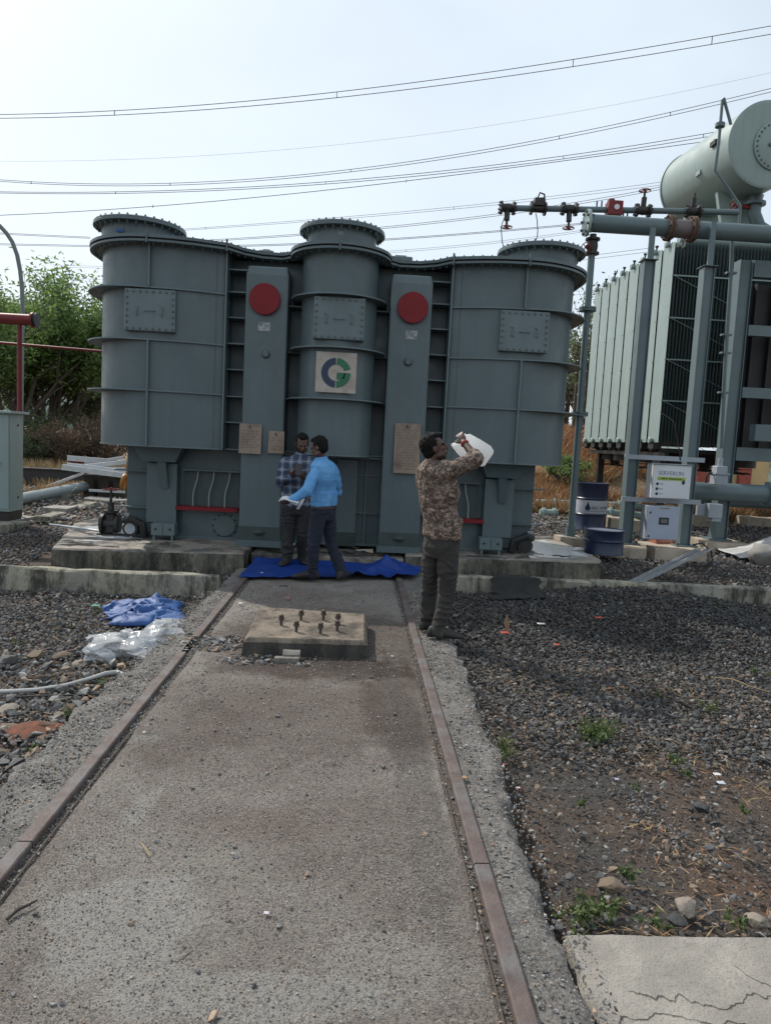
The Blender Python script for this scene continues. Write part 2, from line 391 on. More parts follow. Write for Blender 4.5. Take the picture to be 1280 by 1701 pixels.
    wv = N.new('ShaderNodeVectorMath'); wv.operation = 'ADD'; nn = N.new('ShaderNodeTexNoise'); nn.inputs['Scale'].default_value = 5; nn.inputs['Detail'].default_value = 5; K.new(o, nn.inputs['Vector'])
    sc = N.new('ShaderNodeVectorMath'); sc.operation = 'SCALE'; sc.inputs['Scale'].default_value = .5; K.new(nn.outputs['Color'], sc.inputs[0])
    K.new(o, wv.inputs[0]); K.new(sc.outputs[0], wv.inputs[1]); K.new(wv.outputs[0], vc.inputs['Vector'])
    crack = ramp(N, K, vc.outputs['Distance'], .006, .001)
    crack = mathn(N, K, 'MULTIPLY', crack, ramp(N, K, noise(N, K, o, .9, 4), .57, .66))
    c = mixc(N, K, mathn(N, K, 'MULTIPLY', crack, .8), c, (.03, .028, .026))
    K.new(c, B.inputs['Base Color']); B.inputs['Roughness'].default_value = .95; B.inputs['Specular IOR Level'].default_value = .3
    h = mathn(N, K, 'ADD', mathn(N, K, 'MULTIPLY', v.outputs['Distance'], -.18), noise(N, K, o, 42, 8, .75))
    h = mathn(N, K, 'SUBTRACT', h, mathn(N, K, 'MULTIPLY', crack, 2))
    bump(N, K, B, h, 1.0, .014)
    return m
BED = bed_mat()
def bedz(x, y): return -.018+.010*fbm(x, y, 2.2, 5)+.005*fbm(x, y, 14, 3)-.006*smooth01((abs(x)-.70)/.08)
def bed_grid():
    return grid(-.783, .783, 84, .6, 9.1, 420, bedz)
tag(bed_grid().build('track_bed', BED, smooth=True, angle=180), 'gritty grey concrete bed between the two rails', kind='structure')

# outer concrete strips with broken edges
def strip(sgn, x_in, x_out, ragged, label):
    b = MB(); ny = 330; nx = 12
    ys = np.linspace(.6, 8.3, ny)
    for y in ys:
        e = x_out(y)+ragged*(fbm(y, sgn*3, 3.0, 5)+.6*fbm(y, 9+sgn, 11, 3))
        for i in range(nx):
            t = i/(nx-3) if i < nx-2 else 1
            x = x_in+(e-x_in)*min(t, 1)
            z = -.012+.016*fbm(x*sgn+5, y, 4, 4)-.03*smooth01((t-.75)/.25)*(.6+fbm(y, 4, 6))
            if i == nx-2: z = -.10; x = e+.015+.02*fbm(y, 2, 9)
            if i == nx-1: z = -.26; x = e+.05
            b.v.append((x*1.0 if sgn > 0 else -x, y, z))
    for j in range(ny-1):
        for i in range(nx-1):
            a = j*nx+i; q = (a, a+1, a+1+nx, a+nx)
            b.f.append(q if sgn > 0 else q[::-1])
    return tag(b.build('track_edge', concrete('broken_edge_concrete_%s' % ('right' if sgn > 0 else 'left'), (.205, .192, .178), (.075, .068, .062), (.46, .64), .9, bs=1.2), smooth=True, angle=60), label, kind='structure')
strip(1, .868, lambda y: 1.13-.03*(5-y) if y > 3 else 1.03, .07, 'broken concrete edging outside the right rail')
strip(-1, .868, lambda y: 1.16 if y < 4.4 else 1.10-.02*(y-4.4), .09, 'broken concrete edging outside the left rail')

# grooves beside the rails (dirt filled)
GROOVE = M('packed_track_dirt', (.115, .095, .08), (.06, .052, .047), scale=30, rough=.95, bmp=.8, bscale=120, dist=.012)
for s in (1, -1):
    b = MB()
    def gzv(x, y): return -.022+.010*fbm(x, y, 9, 3)
    g = grid(min(s*.775, s*.822), max(s*.775, s*.822), 5, .6, 8.4, 160, gzv)
    tag(g.build('rail_groove', GROOVE, smooth=True), 'dirt filled groove along the inside of the %s rail' % ('right' if s > 0 else 'left'), kind='structure')

# ---- rails, in lengths with joints
RAILM = M('worn_rail_steel', (.118, .088, .078), (.072, .054, .05), scale=11, rough=.68, metal=.1, bmp=.8, bscale=60, dist=.006, c3=(.125, .118, .12), s3=3.2, t3=(.48, .62), rough2=.75)
def rail(x, y0, y1, label):
    prof = [(-.030, -.09), (-.031, -.004), (-.029, .004), (-.024, .008), (.024, .009), (.029, .005), (.031, -.004), (.030, -.09)]
    b = MB(); n = max(2, int((y1-y0)/.25))
    b.loft([[(x+px+.003*fbm(y0+(y1-y0)*i/n, x, .8), y0+(y1-y0)*i/n, pz) for px, pz in prof] for i in range(n+1)])
    o = b.build('rail', RAILM, smooth=True, angle=12, loc=(x, y0, 0))
    return tag(o, label, 'rail', 'transformer track rails')
rail(-.845, .5, 2.545, 'near length of the left rail, before its joint')
rail(-.845, 2.553, 4.93, 'middle length of the left rail beside the plinth with bolts')
rail(-.845, 5.32, 9.2, 'far length of the left rail running under the blue tarpaulin')
rail(.845, .5, 2.478, 'near length of the right rail, before its joint')
rail(.845, 2.486, 9.2, 'long far length of the right rail beside the camouflage shirt man')
for s, nm in ((1, 'right'), (-1, 'left')):
    b = MB(); n = 60
    pts = [(s*(.784+.004*fbm(i*.2, s, 1.5)), .6+i*(5.4 if s > 0 else 3.0)/n, -.014) for i in range(n+1)]
    b.tube(pts, .0035, 6)
    tag(b.build('guard_strip', M('dull_rusty_strip_'+nm, (.09, .065, .05), (.06, .05, .042), scale=20, rough=.8), smooth=True, loc=(s*.735, 1, -.014)), 'thin rusty steel strip edging the groove of the %s rail' % nm, 'metal strip')

# ---- kerbs and plinth
def rough_box(b, x0, x1, y0, y1, z0, z1, step=.12, amp=.012, seed=0.0):
    nx = max(2, int((x1-x0)/step)); rings = []
    for i in range(nx+1):
        x = x0+(x1-x0)*i/nx
        def j(k): return amp*2*fbm(x, k*3.1+seed, 2.4, 4)
        c = .018
        rings.append([(x, y0+j(1), z0), (x, y1+j(2), z0), (x, y1+j(3), z1-c+j(4)), (x, y1-c+j(5), z1+j(4)), (x, y0+c+j(6), z1+j(7)), (x, y0+j(8), z1-c+j(7))])
    return b.loft(rings)
b = MB(); rough_box(b, -6.5, -1.03, 7.18, 7.32, -.3, .105, amp=.02, seed=1)
tag(b.build('kerb_wall', CONC_Y, smooth=True, angle=40, loc=(-3.5, 7.25, 0)), 'low stained cream kerb wall left of the track', 'kerb wall')
b = MB(); rough_box(b, 1.2, 10, 7.60, 7.74, -.3, .135, seed=4)
tag(b.build('kerb_wall', CONC_Y, smooth=True, angle=40, loc=(4.5, 7.67, 0)), 'low cream kerb wall right of the track, partly buried in black ballast', 'kerb wall')

def pad_mat():
    m = bpy.data.materials.new('oily_plinth_concrete'); N, K, B = nodes(m); o = coords(N, K)
    c = mixc(N, K, ramp(N, K, noise(N, K, o, 2.2, 8, .65), .35, .66), (.31, .27, .225), (.16, .145, .13))
    c = mixc(N, K, ramp(N, K, noise(N, K, o, 1.5, 10, .75), .49, .60), c, (.045, .042, .04))
    wet = ramp(N, K, noise(N, K, coords(N, K, (1, 1.3, 1)), 1.9, 6, .6, .4), .47, .55)
    c = mixc(N, K, mathn(N, K, 'MULTIPLY', wet, .55), c, (.05, .048, .046))
    K.new(c, B.inputs['Base Color'])
    r = N.new('ShaderNodeMapRange'); K.new(wet, r.inputs[0]); r.inputs[3].default_value = .85; r.inputs[4].default_value = .10; K.new(r.outputs[0], B.inputs['Roughness'])
    inv = mathn(N, K, 'SUBTRACT', 1, wet)
    bump(N, K, B, mathn(N, K, 'MULTIPLY', noise(N, K, o, 30, 7, .7), inv), .5, .02); return m
PAD = pad_mat(); PADSIDE = concrete('stained_shaded_plinth_side', (.16, .15, .125), (.022, .021, .02), (.42, .58), .5, (.26, .24, .17), bs=.9)  # side colour holds oil stains plus painted shade of the upright faces
def pad(poly, z1, z0, label):
    b = MB(); n = len(poly); rings = []
    def ring(d, z, amp):
        cx = sum(p[0] for p in poly)/n; cy = sum(p[1] for p in poly)/n; out = []
        for i in range(n):
            a, c = poly[i], poly[(i+1) % n]
            for k in range(14):
                t = k/14; x = a[0]+(c[0]-a[0])*t; y = a[1]+(c[1]-a[1])*t
                l = math.hypot(x-cx, y-cy); out.append((x-(x-cx)/l*d+amp*fbm(x, y, 3), y-(y-cy)/l*d+amp*fbm(y, x, 3), z+amp*.5*fbm(x, y, 5, z=z)))
        return out
    b.loft([ring(0, z0, .03), ring(0, z1-.02, .03), ring(.02, z1, .02)], cap=False)
    o0 = len(b.v)-n*14
    b.f.append(tuple(range(o0, o0+n*14)))
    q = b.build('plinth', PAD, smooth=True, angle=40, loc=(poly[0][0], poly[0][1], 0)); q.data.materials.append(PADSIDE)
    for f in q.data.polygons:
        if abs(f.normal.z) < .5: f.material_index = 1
    return tag(q, label, 'concrete plinth')
pad([(-3.17, 8.32), (-1.0, 8.55), (-.98, 10.9), (-3.75, 11.2), (-3.8, 10.6)], .125, -.3, 'wide oily concrete plinth under the left half of the grey transformer')
pad([(.98, 8.95), (3.52, 9.05), (3.62, 9.3), (3.55, 11.6), (.98, 11.6)], .125, -.3, 'oily concrete plinth under the right half of the grey transformer')
b = MB(); rough_box(b, -.96, .96, 8.95, 11.4, -.3, .06, seed=8)
tag(b.build('concrete_floor', PAD, smooth=True, angle=40), 'lower concrete between the plinths', kind='structure')

# near broken slab bottom right
def slab_mat():
    m = CONC_S; N, K, B = nodes(m); o = coords(N, K)
    sp = N.new('ShaderNodeSeparateXYZ'); K.new(o, sp.inputs[0])
    n1 = noise(N, K, coords(N, K, (1, .25, 1)), 2.6, 8, .7)
    tot = None
    for y0, amp, ph, xa, xb in ((.415, .26, 0.0, .12, 2), (.30, .22, 4.0, .04, 2), (.245, -.12, 9.0, .02, .34), (.50, .3, 2.0, .5, 2)):
        nn = N.new('ShaderNodeTexNoise'); nn.noise_dimensions = '2D'; nn.inputs['Scale'].default_value = 2.2; nn.inputs['Detail'].default_value = 6; nn.inputs['Roughness'].default_value = .52
        mp = N.new('ShaderNodeMapping'); mp.inputs['Location'].default_value = (ph, 0, 0); mp.inputs['Scale'].default_value = (1, .3, 0); K.new(o, mp.inputs[0]); K.new(mp.outputs[0], nn.inputs['Vector'])
        d = mathn(N, K, 'ABSOLUTE', mathn(N, K, 'SUBTRACT', mathn(N, K, 'SUBTRACT', sp.outputs[1], y0), mathn(N, K, 'MULTIPLY', mathn(N, K, 'SUBTRACT', nn.outputs['Fac'], .5), amp*2)))
        w = ramp(N, K, d, .0045, .0012)
        w = mathn(N, K, 'MULTIPLY', w, mathn(N, K, 'MULTIPLY', mathn(N, K, 'GREATER_THAN', sp.outputs[0], xa), mathn(N, K, 'LESS_THAN', sp.outputs[0], xb)))
        w = mathn(N, K, 'MULTIPLY', w, ramp(N, K, noise(N, K, o, 5+ph, 3), .35, .5))
        tot = w if tot is None else mathn(N, K, 'MAXIMUM', tot, w)
    old = B.inputs['Base Color'].links[0].from_socket
    K.new(mixc(N, K, mathn(N, K, 'MULTIPLY', tot, .85), old, (.05, .045, .04)), B.inputs['Base Color'])
    bn = B.inputs['Normal'].links[0].from_node; hs = bn.inputs['Height'].links[0].from_socket
    K.new(mathn(N, K, 'SUBTRACT', hs, mathn(N, K, 'MULTIPLY', tot, 1.5)), bn.inputs['Height'])
slab_mat()
def near_slab():
    b = MB()
    nx, ny = 150, 260
    xs = np.linspace(1.06, 2.6, nx); ys = np.linspace(.7, 2.16, ny)
    for y in ys:
        for x in xs:
            ex = 0
            xx = x; yy = y
            if x == xs[0]: xx = x+.03*fbm(y, 3, 6, 4)
            if y == ys[-1]: yy = y+.05*fbm(x, 8, 4, 4)
            z = -.025+.010*fbm(x, y, 3, 4)+.004*fbm(x, y, 26, 3)
            if x == xs[0] or y == ys[-1]: z -= .03
            b.v.append((xx, yy, z))
    b.f = [(j*nx+i, j*nx+i+1, (j+1)*nx+i+1, (j+1)*nx+i) for j in range(ny-1) for i in range(nx-1)]
    k = len(b.v)
    edge = [(ny-1)*nx+i for i in range(nx)]
    for e in edge: p = b.v[e]; b.v.append((p[0], p[1]+.015, -.25))
    b.f += [(edge[i], edge[i+1], k+i+1, k+i) for i in range(nx-1)]
    k = len(b.v); edge = [j*nx for j in range(ny)]
    for e in edge: p = b.v[e]; b.v.append((p[0]-.012, p[1], -.25))
    b.f += [(edge[i+1], edge[i], k+i, k+i+1) for i in range(ny-1)]
    return tag(b.build('concrete_slab', CONC_S, smooth=True, angle=50, loc=(1.06, 1.5, 0)), 'pale cracked concrete slab in the bottom right corner', 'concrete slab')
near_slab()

# plinth block with foundation bolts between the rails
def block_mb():
    b = MB(); z1 = .108
    A = [(-.44, 4.97), (.46, 5.0), (.47, 5.86), (-.47, 5.98)]
    rings = []
    for z, d, a in ((-.06, 0, .02), (z1-.03, .012, .02), (z1, .04, .012)):
        r = []
        for i in range(4):
            p, q = A[i], A[(i+1) % 4]
            for k in range(16):
                t = k/16; x = p[0]+(q[0]-p[0])*t; y = p[1]+(q[1]-p[1])*t
                f = 1-d/.45; x2 = x*f; y2 = 5.45+(y-5.45)*f
                r.append((x2+a*fbm(x, y, 6, 4), y2+a*fbm(y, x, 6, 4), z+(.3*a*fbm(x, y, 9) if z > 0 else 0)))
        rings.append(r)
    b.loft(rings, cap=False); n = 64; k = len(b.v)-n
    # dished top
    inner = [(p[0]*.8, 5.45+(p[1]-5.45)*.8, z1-.012+.006*fbm(p[0], p[1], 8)) for p in rings[-1]]
    b.v += inner; b.f += [(k+i, k+(i+1) % n, k+n+(i+1) % n, k+n+i) for i in range(n)]
    b.f.append(tuple(k+n+i for i in range(n)))
    return b
t = thing('foundation_block', (0, 5.45, -.02), 'square concrete block with upright rusty bolts between the rails', 'concrete block')
block_mb().build('block', concrete('block_concrete', (.29, .235, .18), (.055, .047, .04), (.45, .60), .8, bs=1.3), t, smooth=True, angle=50)
blk = [q for q in COL.objects if q.name == 'block'][0]; blk.data.materials.append(concrete('tarry_shaded_block_side', (.085, .075, .065), (.02, .018, .017), (.42, .58), .6, bs=1.3))  # tar stains, and the shade of the side faces painted in
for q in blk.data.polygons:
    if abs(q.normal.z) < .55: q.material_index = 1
bolt_px = [(492, 1047), (467, 1036), (500, 1028), (537, 1028), (561, 1034), (560, 1046), (532, 1050)]
proto = None
for (px, py) in bolt_px:
    c = G(px, py, .108)
    if proto is None:
        b = MB(); b.cyl((c.x, c.y, .07), (c.x, c.y, .165), .011, 10); b.lathe((c.x, c.y, .138), [(.022, 0), (.022, .02)], 6); b.lathe((c.x, c.y, .162), [(.019, 0), (.019, .016), (.010, .02)], 6)
        proto = b.build('anchor_bolt', M('greased_bolt', (.06, .052, .045), (.10, .075, .055), scale=30, rough=.6, metal=.4), t, smooth=True); p0 = c
    else:
        q = proto.copy(); COL.objects.link(q); q.parent = t; q.location = (c.x-p0.x, c.y-p0.y, 0); q.rotation_euler = (0, 0, 0)
# ================================================================ the grey transformer
T = thing('transformer', (0, 9.6, .12), 'huge dark grey power transformer tank with three rounded bays and two red discs', 'transformer')
ZB, ZT = 1.335, 3.80            # bays: underside and flange
RINGZ = (3.265, 2.64, 2.025)
def bay_outline(s, off=0.0):
    """plan of an outer bay, from its inner edge round to the back (s = -1 left, 1 right)"""
    cx, cy, r = s*2.30, 9.82, .80+off
    pts = [(s*(1.40-off*.0), 9.60), (s*1.40, 9.20-off)]
    pts += [(s*1.52, 9.165-off), (s*1.75, 9.09-off), (s*2.0, 9.04-off)]
    for i in range(0, 15):
        a = -math.pi/2+(math.pi/2)*i/14
        pts.append((cx+s*r*math.cos(a), cy+r*math.sin(a)))
    pts += [(s*(3.10+off), 10.4), (s*(3.10+off), 11.0)]
    return pts
def centre_outline(off=0.0):
    r = .475+off
    pts = [(-r, 9.62)]
    for i in range(25):
        a = math.pi+math.pi*i/24
        pts.append((r*math.cos(a), 9.285+r*math.sin(a)))
    return pts+[(r, 9.62)]
def wall_band(outer, inner, z0, z1):
    """flat ring plate between two open outlines"""
    b = MB(); n = len(outer)
    b.loft([[(p[0], p[1], z0) for p in inner], [(p[0], p[1], z0) for p in outer], [(p[0], p[1], z1) for p in outer], [(p[0], p[1], z1) for p in inner]], cap=False, closed=False)
    return b
def shell(outl, z0, z1, cap=True):
    b = MB(); n = len(outl)
    b.loft([[(p[0], p[1], z0) for p in outl], [(p[0], p[1], z1) for p in outl]], cap=cap, closed=False)
    k = len(b.v)
    b.v += [(p[0], p[1], z0) for p in outl]     # underside skirt, slightly in
    return b

# main tank: lower body, upper core wall
b = MB()
b.box(-2.73, 2.73, 9.62, 11.3, .12, 1.345)
b.box(-1.42, 1.42, 9.60, 11.2, 1.30, 3.79)
b.box(-3.05, 3.05, 10.3, 11.2, 1.34, 3.79)
b.box(-2.0, -1.2, 9.60, 9.64, .14, .53); b.box(1.2, 2.0, 9.60, 9.64, .14, .53)
b.box(-2.78, 2.78, 9.56, 11.36, .12, .16)
b.build('tank', PAINT, T, bevel=.006)
def bolt_row(pts, z, d, r=.014, h=.015):
    b = MB()
    for p in pts: b.lathe((p[0], p[1], z), [(r, 0), (r, h), (r*.6, h), (r*.6, h+.012)], 6, d)
    return b
def resample(pts, step):
    out = []; acc = 0
    for a, c in zip(pts[:-1], pts[1:]):
        l = math.hypot(c[0]-a[0], c[1]-a[1])
        while acc < l:
            t = acc/l; out.append((a[0]+(c[0]-a[0])*t, a[1]+(c[1]-a[1])*t)); acc += step
        acc -= l
    return out

for s in (-1, 1, 0):
    ol = centre_outline() if s == 0 else bay_outline(s)
    b = MB(); b.loft([[(p[0], p[1], z) for p in ol] for z in (ZB, ZT)], cap=True, closed=True)
    bay = b.build('turret_bay', PAINT, T, smooth=True, angle=30)
    for z in RINGZ+(ZB+.006,):
        off = .15 if z > 1.5 else .012
        if s == 0: off = .13 if z > 1.5 else .012
        outer = centre_outline(off) if s == 0 else bay_outline(s, off)
        if s != 0 and z > 1.5:      # the outer-bay rings are thin in front and stand out at the side
            outer = []
            for p, q in zip(ol, bay_outline(s, .17)):
                k = smooth01((abs(p[0])-2.25)/.6); k = .035/.17+(1-.035/.17)*k
                outer.append((p[0]+(q[0]-p[0])*k, p[1]+(q[1]-p[1])*k))
        wall_band(outer, ol, z-.008, z+.008).build('stiffening_ring', PAINT_PLATE, bay)
    if s:
        for x, cells in ((2.30, ((3.27, 3.79), (2.03, 2.63), (1.35, 2.02))), (1.405, ((1.34, 3.79),))):
            for z0, z1 in cells:
                y = 9.02 if x > 2 else 9.20
                b = MB(); b.box(s*x-.009, s*x+.009, y-.055, y+.02, z0, z1); b.build('vertical_stiffener', PAINT_PLATE, bay)
        b = MB(); b.box(s*1.52-.004, s*1.52+.004, 9.155, 9.18, 1.36, 3.78); b.build('weld_seam', PAINT, bay)
# short plates closing the gaps beside the outer bays
for s in (-1, 1):
    for z in (3.60, 3.325, 3.01, 2.685, 2.36, 2.02, 1.69, 1.345):
        b = MB(); b.box(min(s*1.165, s*1.397), max(s*1.165, s*1.397), 9.30, 9.605, z-.008, z+.008)
        b.build('stiffener_shelf', PAINT_PLATE, T)
    for z in (3.2, 2.62, 2.03, 1.345):
        b = MB(); b.box(min(s*.47, s*.66), max(s*.47, s*.66), 9.36, 9.605, z-.008, z+.008)
        b.build('stiffener_shelf', PAINT_PLATE, T)
    # tall boxed ribs with red discs
    x0, x1 = (.635, 1.165); xa, xb = (min(s*x0, s*x1), max(s*x0, s*x1))
    b = MB()
    b.loft([[(xa, 9.16, .13), (xb, 9.16, .13), (xb, 9.62, .13), (xa, 9.62, .13)], [(xa, 9.16, 3.53), (xb, 9.16, 3.53), (xb, 9.62, 3.53), (xa, 9.62, 3.53)],
            [(xa+.02, 9.20, 3.64), (xb-.02, 9.20, 3.64), (xb-.02, 9.62, 3.66), (xa+.02, 9.62, 3.66)]])
    rib = b.build('box_rib', PAINT, T, bevel=.02)
    b = MB(); b.loft([[(xa-.004, 9.15, .21), (xb+.004, 9.15, .21), (xb+.004, 9.3, .21), (xa-.004, 9.3, .21)], [(xa-.004, 9.157, .375), (xb+.004, 9.157, .375), (xb+.004, 9.3, .375), (xa-.004, 9.3, .375)]])
    b.build('foot_band', DARKBAND, rib)
    b = MB(); b.ball((s*.9, 9.145, .30), .07, .03, .035); b.build('lifting_boss', DARKBAND, rib, smooth=True)
    b = MB(); b.box(xa-.02, xb+.02, 9.10, 9.5, .12, .205); b.build('base_plate', PAINT, rib)
    xc = s*.92
    b = MB(); b.lathe((xc, 9.158, 3.225), [(.05, 0), (.05, .03), (.185, .03), (.193, .036), (.193, .05), (.188, .055)], 40, (0, -1, 0))
    b.build('red_disc', REDP, T, smooth=True, angle=40)
    b = MB(); b.lathe((xc-.02 if s > 0 else xc+.03, 9.158, 2.56), [(.055, 0), (.05, .02), (.035, .035)], 20, (0, -1, 0))
    b.build('plug', PAINT, T, smooth=True)
    b = MB(); b.box(xc-.075, xc+.075, 9.1545, 9.1575, 2.84, 2.95)
    b.build('worn_sticker', M('worn_white_sticker_%s' % ('a' if s < 0 else 'b'), (.36, .38, .40), (.10, .12, .13), scale=28, rough=.6, bmp=0), T)

# top flange following the whole plan: tank lip, gasket gap, cover
def full_outline(off):
    L_ = [p for p in bay_outline(-1, off)][::-1]      # back-left round to the inner edge
    Lp = [p for p in L_ if p[1] < 9.5 or p[0] < -2]
    c = [p for p in centre_outline(off)]
    Rp = [p for p in bay_outline(1, off) if p[1] < 9.5 or p[0] > 2]
    rec = 9.55-off
    out = Lp[:-1]+[(-1.36, 9.22-off), (-1.2, 9.42-off), (-1.0, rec-.02), (-.75, rec)]
    out += [p for p in c if p[1] < rec]+[(.75, rec), (1.0, rec-.02), (1.2, 9.42-off), (1.36, 9.22-off)]+Rp[1:]
    return out
fo = full_outline(.155); fi = full_outline(0)
n = len(fo)
b = MB(); b.loft([[(p[0], p[1], z) for p in fo] for z in (3.775, 3.80)], closed=False, cap=False)
b.loft([[(p[0], p[1], 3.775) for p in fo], [(p[0], p[1], 3.775) for p in fi]], cap=False, closed=False)
lip = b.build('tank_lip', PAINT, T, smooth=True, angle=40)
b = MB(); fm = full_outline(.125); b.loft([[(p[0], p[1], z) for p in fm] for z in (3.80, 3.822)], closed=False, cap=False); b.build('gasket', RUBBER, lip)
fc = full_outline(.16)
b = MB(); b.loft([[(p[0], p[1], z) for p in fc] for z in (3.822, 3.858)], closed=True, cap=True)
cov = b.build('cover_plate', PAINT, T, smooth=True, angle=40)
pts = resample(full_outline(.095), .115)
b = bolt_row(pts, 3.775, (0, 0, -1)); b.build('flange_nuts', BOLT, lip)['kind'] = 'stuff'
b = bolt_row(pts, 3.858, (0, 0, 1)); b.build('flange_bolts', BOLT, cov)['kind'] = 'stuff'
# clamps standing at the joint, small boxes on the cover
for x, y in ((-2.3, 8.87), (-1.39, 9.06), (1.39, 9.06), (2.3, 8.87), (0, 8.66)):
    b = MB(); b.cyl((x, y-.012, 3.755), (x, y-.012, 3.895), .013, 8); b.build('locating_pin', BOLT, T, smooth=True)
for x, y, w, h in ((-1.55, 9.6, .16, .06), (-1.0, 9.75, .10, .09), (-.62, 9.7, .17, .07), (.75, 9.6, .16, .08), (1.55, 9.5, .2, .05)):
    b = MB(); b.box(x-w, x+w, y-.1, y+.1, 3.858, 3.858+h, .01); b.box(x-w*.4, x+w*.5, y-.07, y+.07, 3.858+h, 3.875+h)
    b.build('cover_blank', PAINT_PLATE, T)
for x, y, r in ((-2.62, 9.68, .47), (0, 9.30, .43), (2.62, 9.68, .47)):
    b = MB(); b.lathe((x, y, 3.858), [(r, 0), (r, .225)], 44, cap=False)
    tr = b.build('turret', PAINT, T, smooth=True)
    b = MB(); b.lathe((x, y, 4.085), [(r*.96, 0), (r+.105, 0), (r+.105, .028), (r+.10, .032), (r+.10, .05), (r+.085, .058), (r*.3, .058)], 56)
    b.build('turret_flange', PAINT, tr, smooth=True, angle=30)
    ring = [(x+(r+.062)*math.cos(a), y+(r+.062)*math.sin(a)) for a in np.linspace(0, 2*math.pi, 33)[:-1]]
    b = bolt_row(ring, 4.143, (0, 0, 1), .016, .012)
    b2 = bolt_row(ring, 4.085, (0, 0, -1), .015, .025)
    for q in ring[::1]: b2.cyl((q[0], q[1], 4.085), (q[0], q[1], 4.035+.02*random.random()), .007, 6)
    b.add(b2.v, b2.f); b.build('turret_bolts', BOLT, tr)['kind'] = 'stuff'
MARKW = M('chalk_white_paint', (.55, .57, .58), rough=.8, bmp=0)
text('Y2', .05, MARKW, T, (-.01, 8.866, 4.0), rot=(math.pi/2, 0, 0), name='chalk_mark')
b = MB(); b.box(-2.78, -2.68, 9.20, 9.212, 3.95, 3.985); b.build('blue_tape', M('blue_tape', (.03, .08, .25), rough=.5), T)

# inspection covers
for x, y in ((-2.28, 8.995), (.02, 8.80), (2.31, 8.995)):
    b = MB(); b.box(x-.305, x+.305, y-.03, y+.15, 2.735, 3.235, .008)
    ic = b.build('inspection_cover', PAINT_PLATE, T)
    b = MB()
    for i in range(8):
        xx = x-.275+i*.55/7
        for z in (2.765, 3.205): b.lathe((xx, y-.03, z), [(.014, 0), (.014, .015)], 6, (0, -1, 0))
    for i in range(1, 6):
        zz = 2.765+i*.44/6
        for xx in (x-.275, x+.275): b.lathe((xx, y-.03, zz), [(.014, 0), (.014, .015)], 6, (0, -1, 0))
    b.build('cover_bolts', BOLT, ic)['kind'] = 'stuff'
    b = MB(); b.tube([(x-.06, y-.03, 2.975), (x-.055, y-.065, 2.975), (x+.055, y-.065, 2.975), (x+.06, y-.03, 2.975)], .006, 8); b.build('grab_handle', PAINT_PLATE, ic, smooth=True)
    for dx in (-.15, .15):
        b = MB(); b.tube([(x+dx-.02, y-.03, 3.04), (x+dx+.01, y-.05, 3.02), (x+dx, y-.055, 2.97), (x+dx-.01, y-.05, 2.93), (x+dx+.02, y-.03, 2.92)], .006, 8)
        b.build('lifting_hook', PAINT_PLATE, ic, smooth=True)

# maker's plate: blue C and green G halves of a ring
b = MB(); b.box(-.235, .255, 8.775, 8.787, 2.10, 2.585, .003)
lp = b.build('logo_plate', M('tarnished_plate', (.40, .37, .33), (.32, .28, .24), scale=6, rough=.5, bmp=.1, c3=(.28, .20, .15), s3=3, t3=(.5, .75)), T)
BLUEL = M('logo_blue', (.012, .026, .07), rough=.4, bmp=0); GREENL = M('logo_green', (.01, .13, .06), rough=.4, bmp=0)
def arc_plate(name, a0, a1, ro, ri, m, extra=None):
    b = MB(); n = 24; c = (.01, 2.34)
    o_ = [(c[0]+ro*math.cos(a0+(a1-a0)*i/n), c[1]+ro*math.sin(a0+(a1-a0)*i/n)) for i in range(n+1)]
    i_ = [(c[0]+ri*math.cos(a0+(a1-a0)*i/n), c[1]+ri*math.sin(a0+(a1-a0)*i/n)) for i in range(n+1)]
    for i in range(n):
        q = [o_[i], o_[i+1], i_[i+1], i_[i]]
        b.loft([[(x, 8.769, z) for x, z in q], [(x, 8.776, z) for x, z in q]])
    if extra:
        for q in extra: b.loft([[(x, 8.769, z) for x, z in q], [(x, 8.776, z) for x, z in q]])
    b.build(name, m, lp)
arc_plate('blue_half_ring', R(93), R(267), .178, .098, BLUEL)
arc_plate('green_upper_arc', R(87), R(16), .178, .098, GREENL)
arc_plate('green_lower_arc', R(1), R(-87), .178, .098, GREENL, [[(.02, 2.343), (.02, 2.275), (.11, 2.275), (.125, 2.343)], [(.02, 2.272), (.02, 2.262), (.075, 2.262), (.09, 2.272)]])

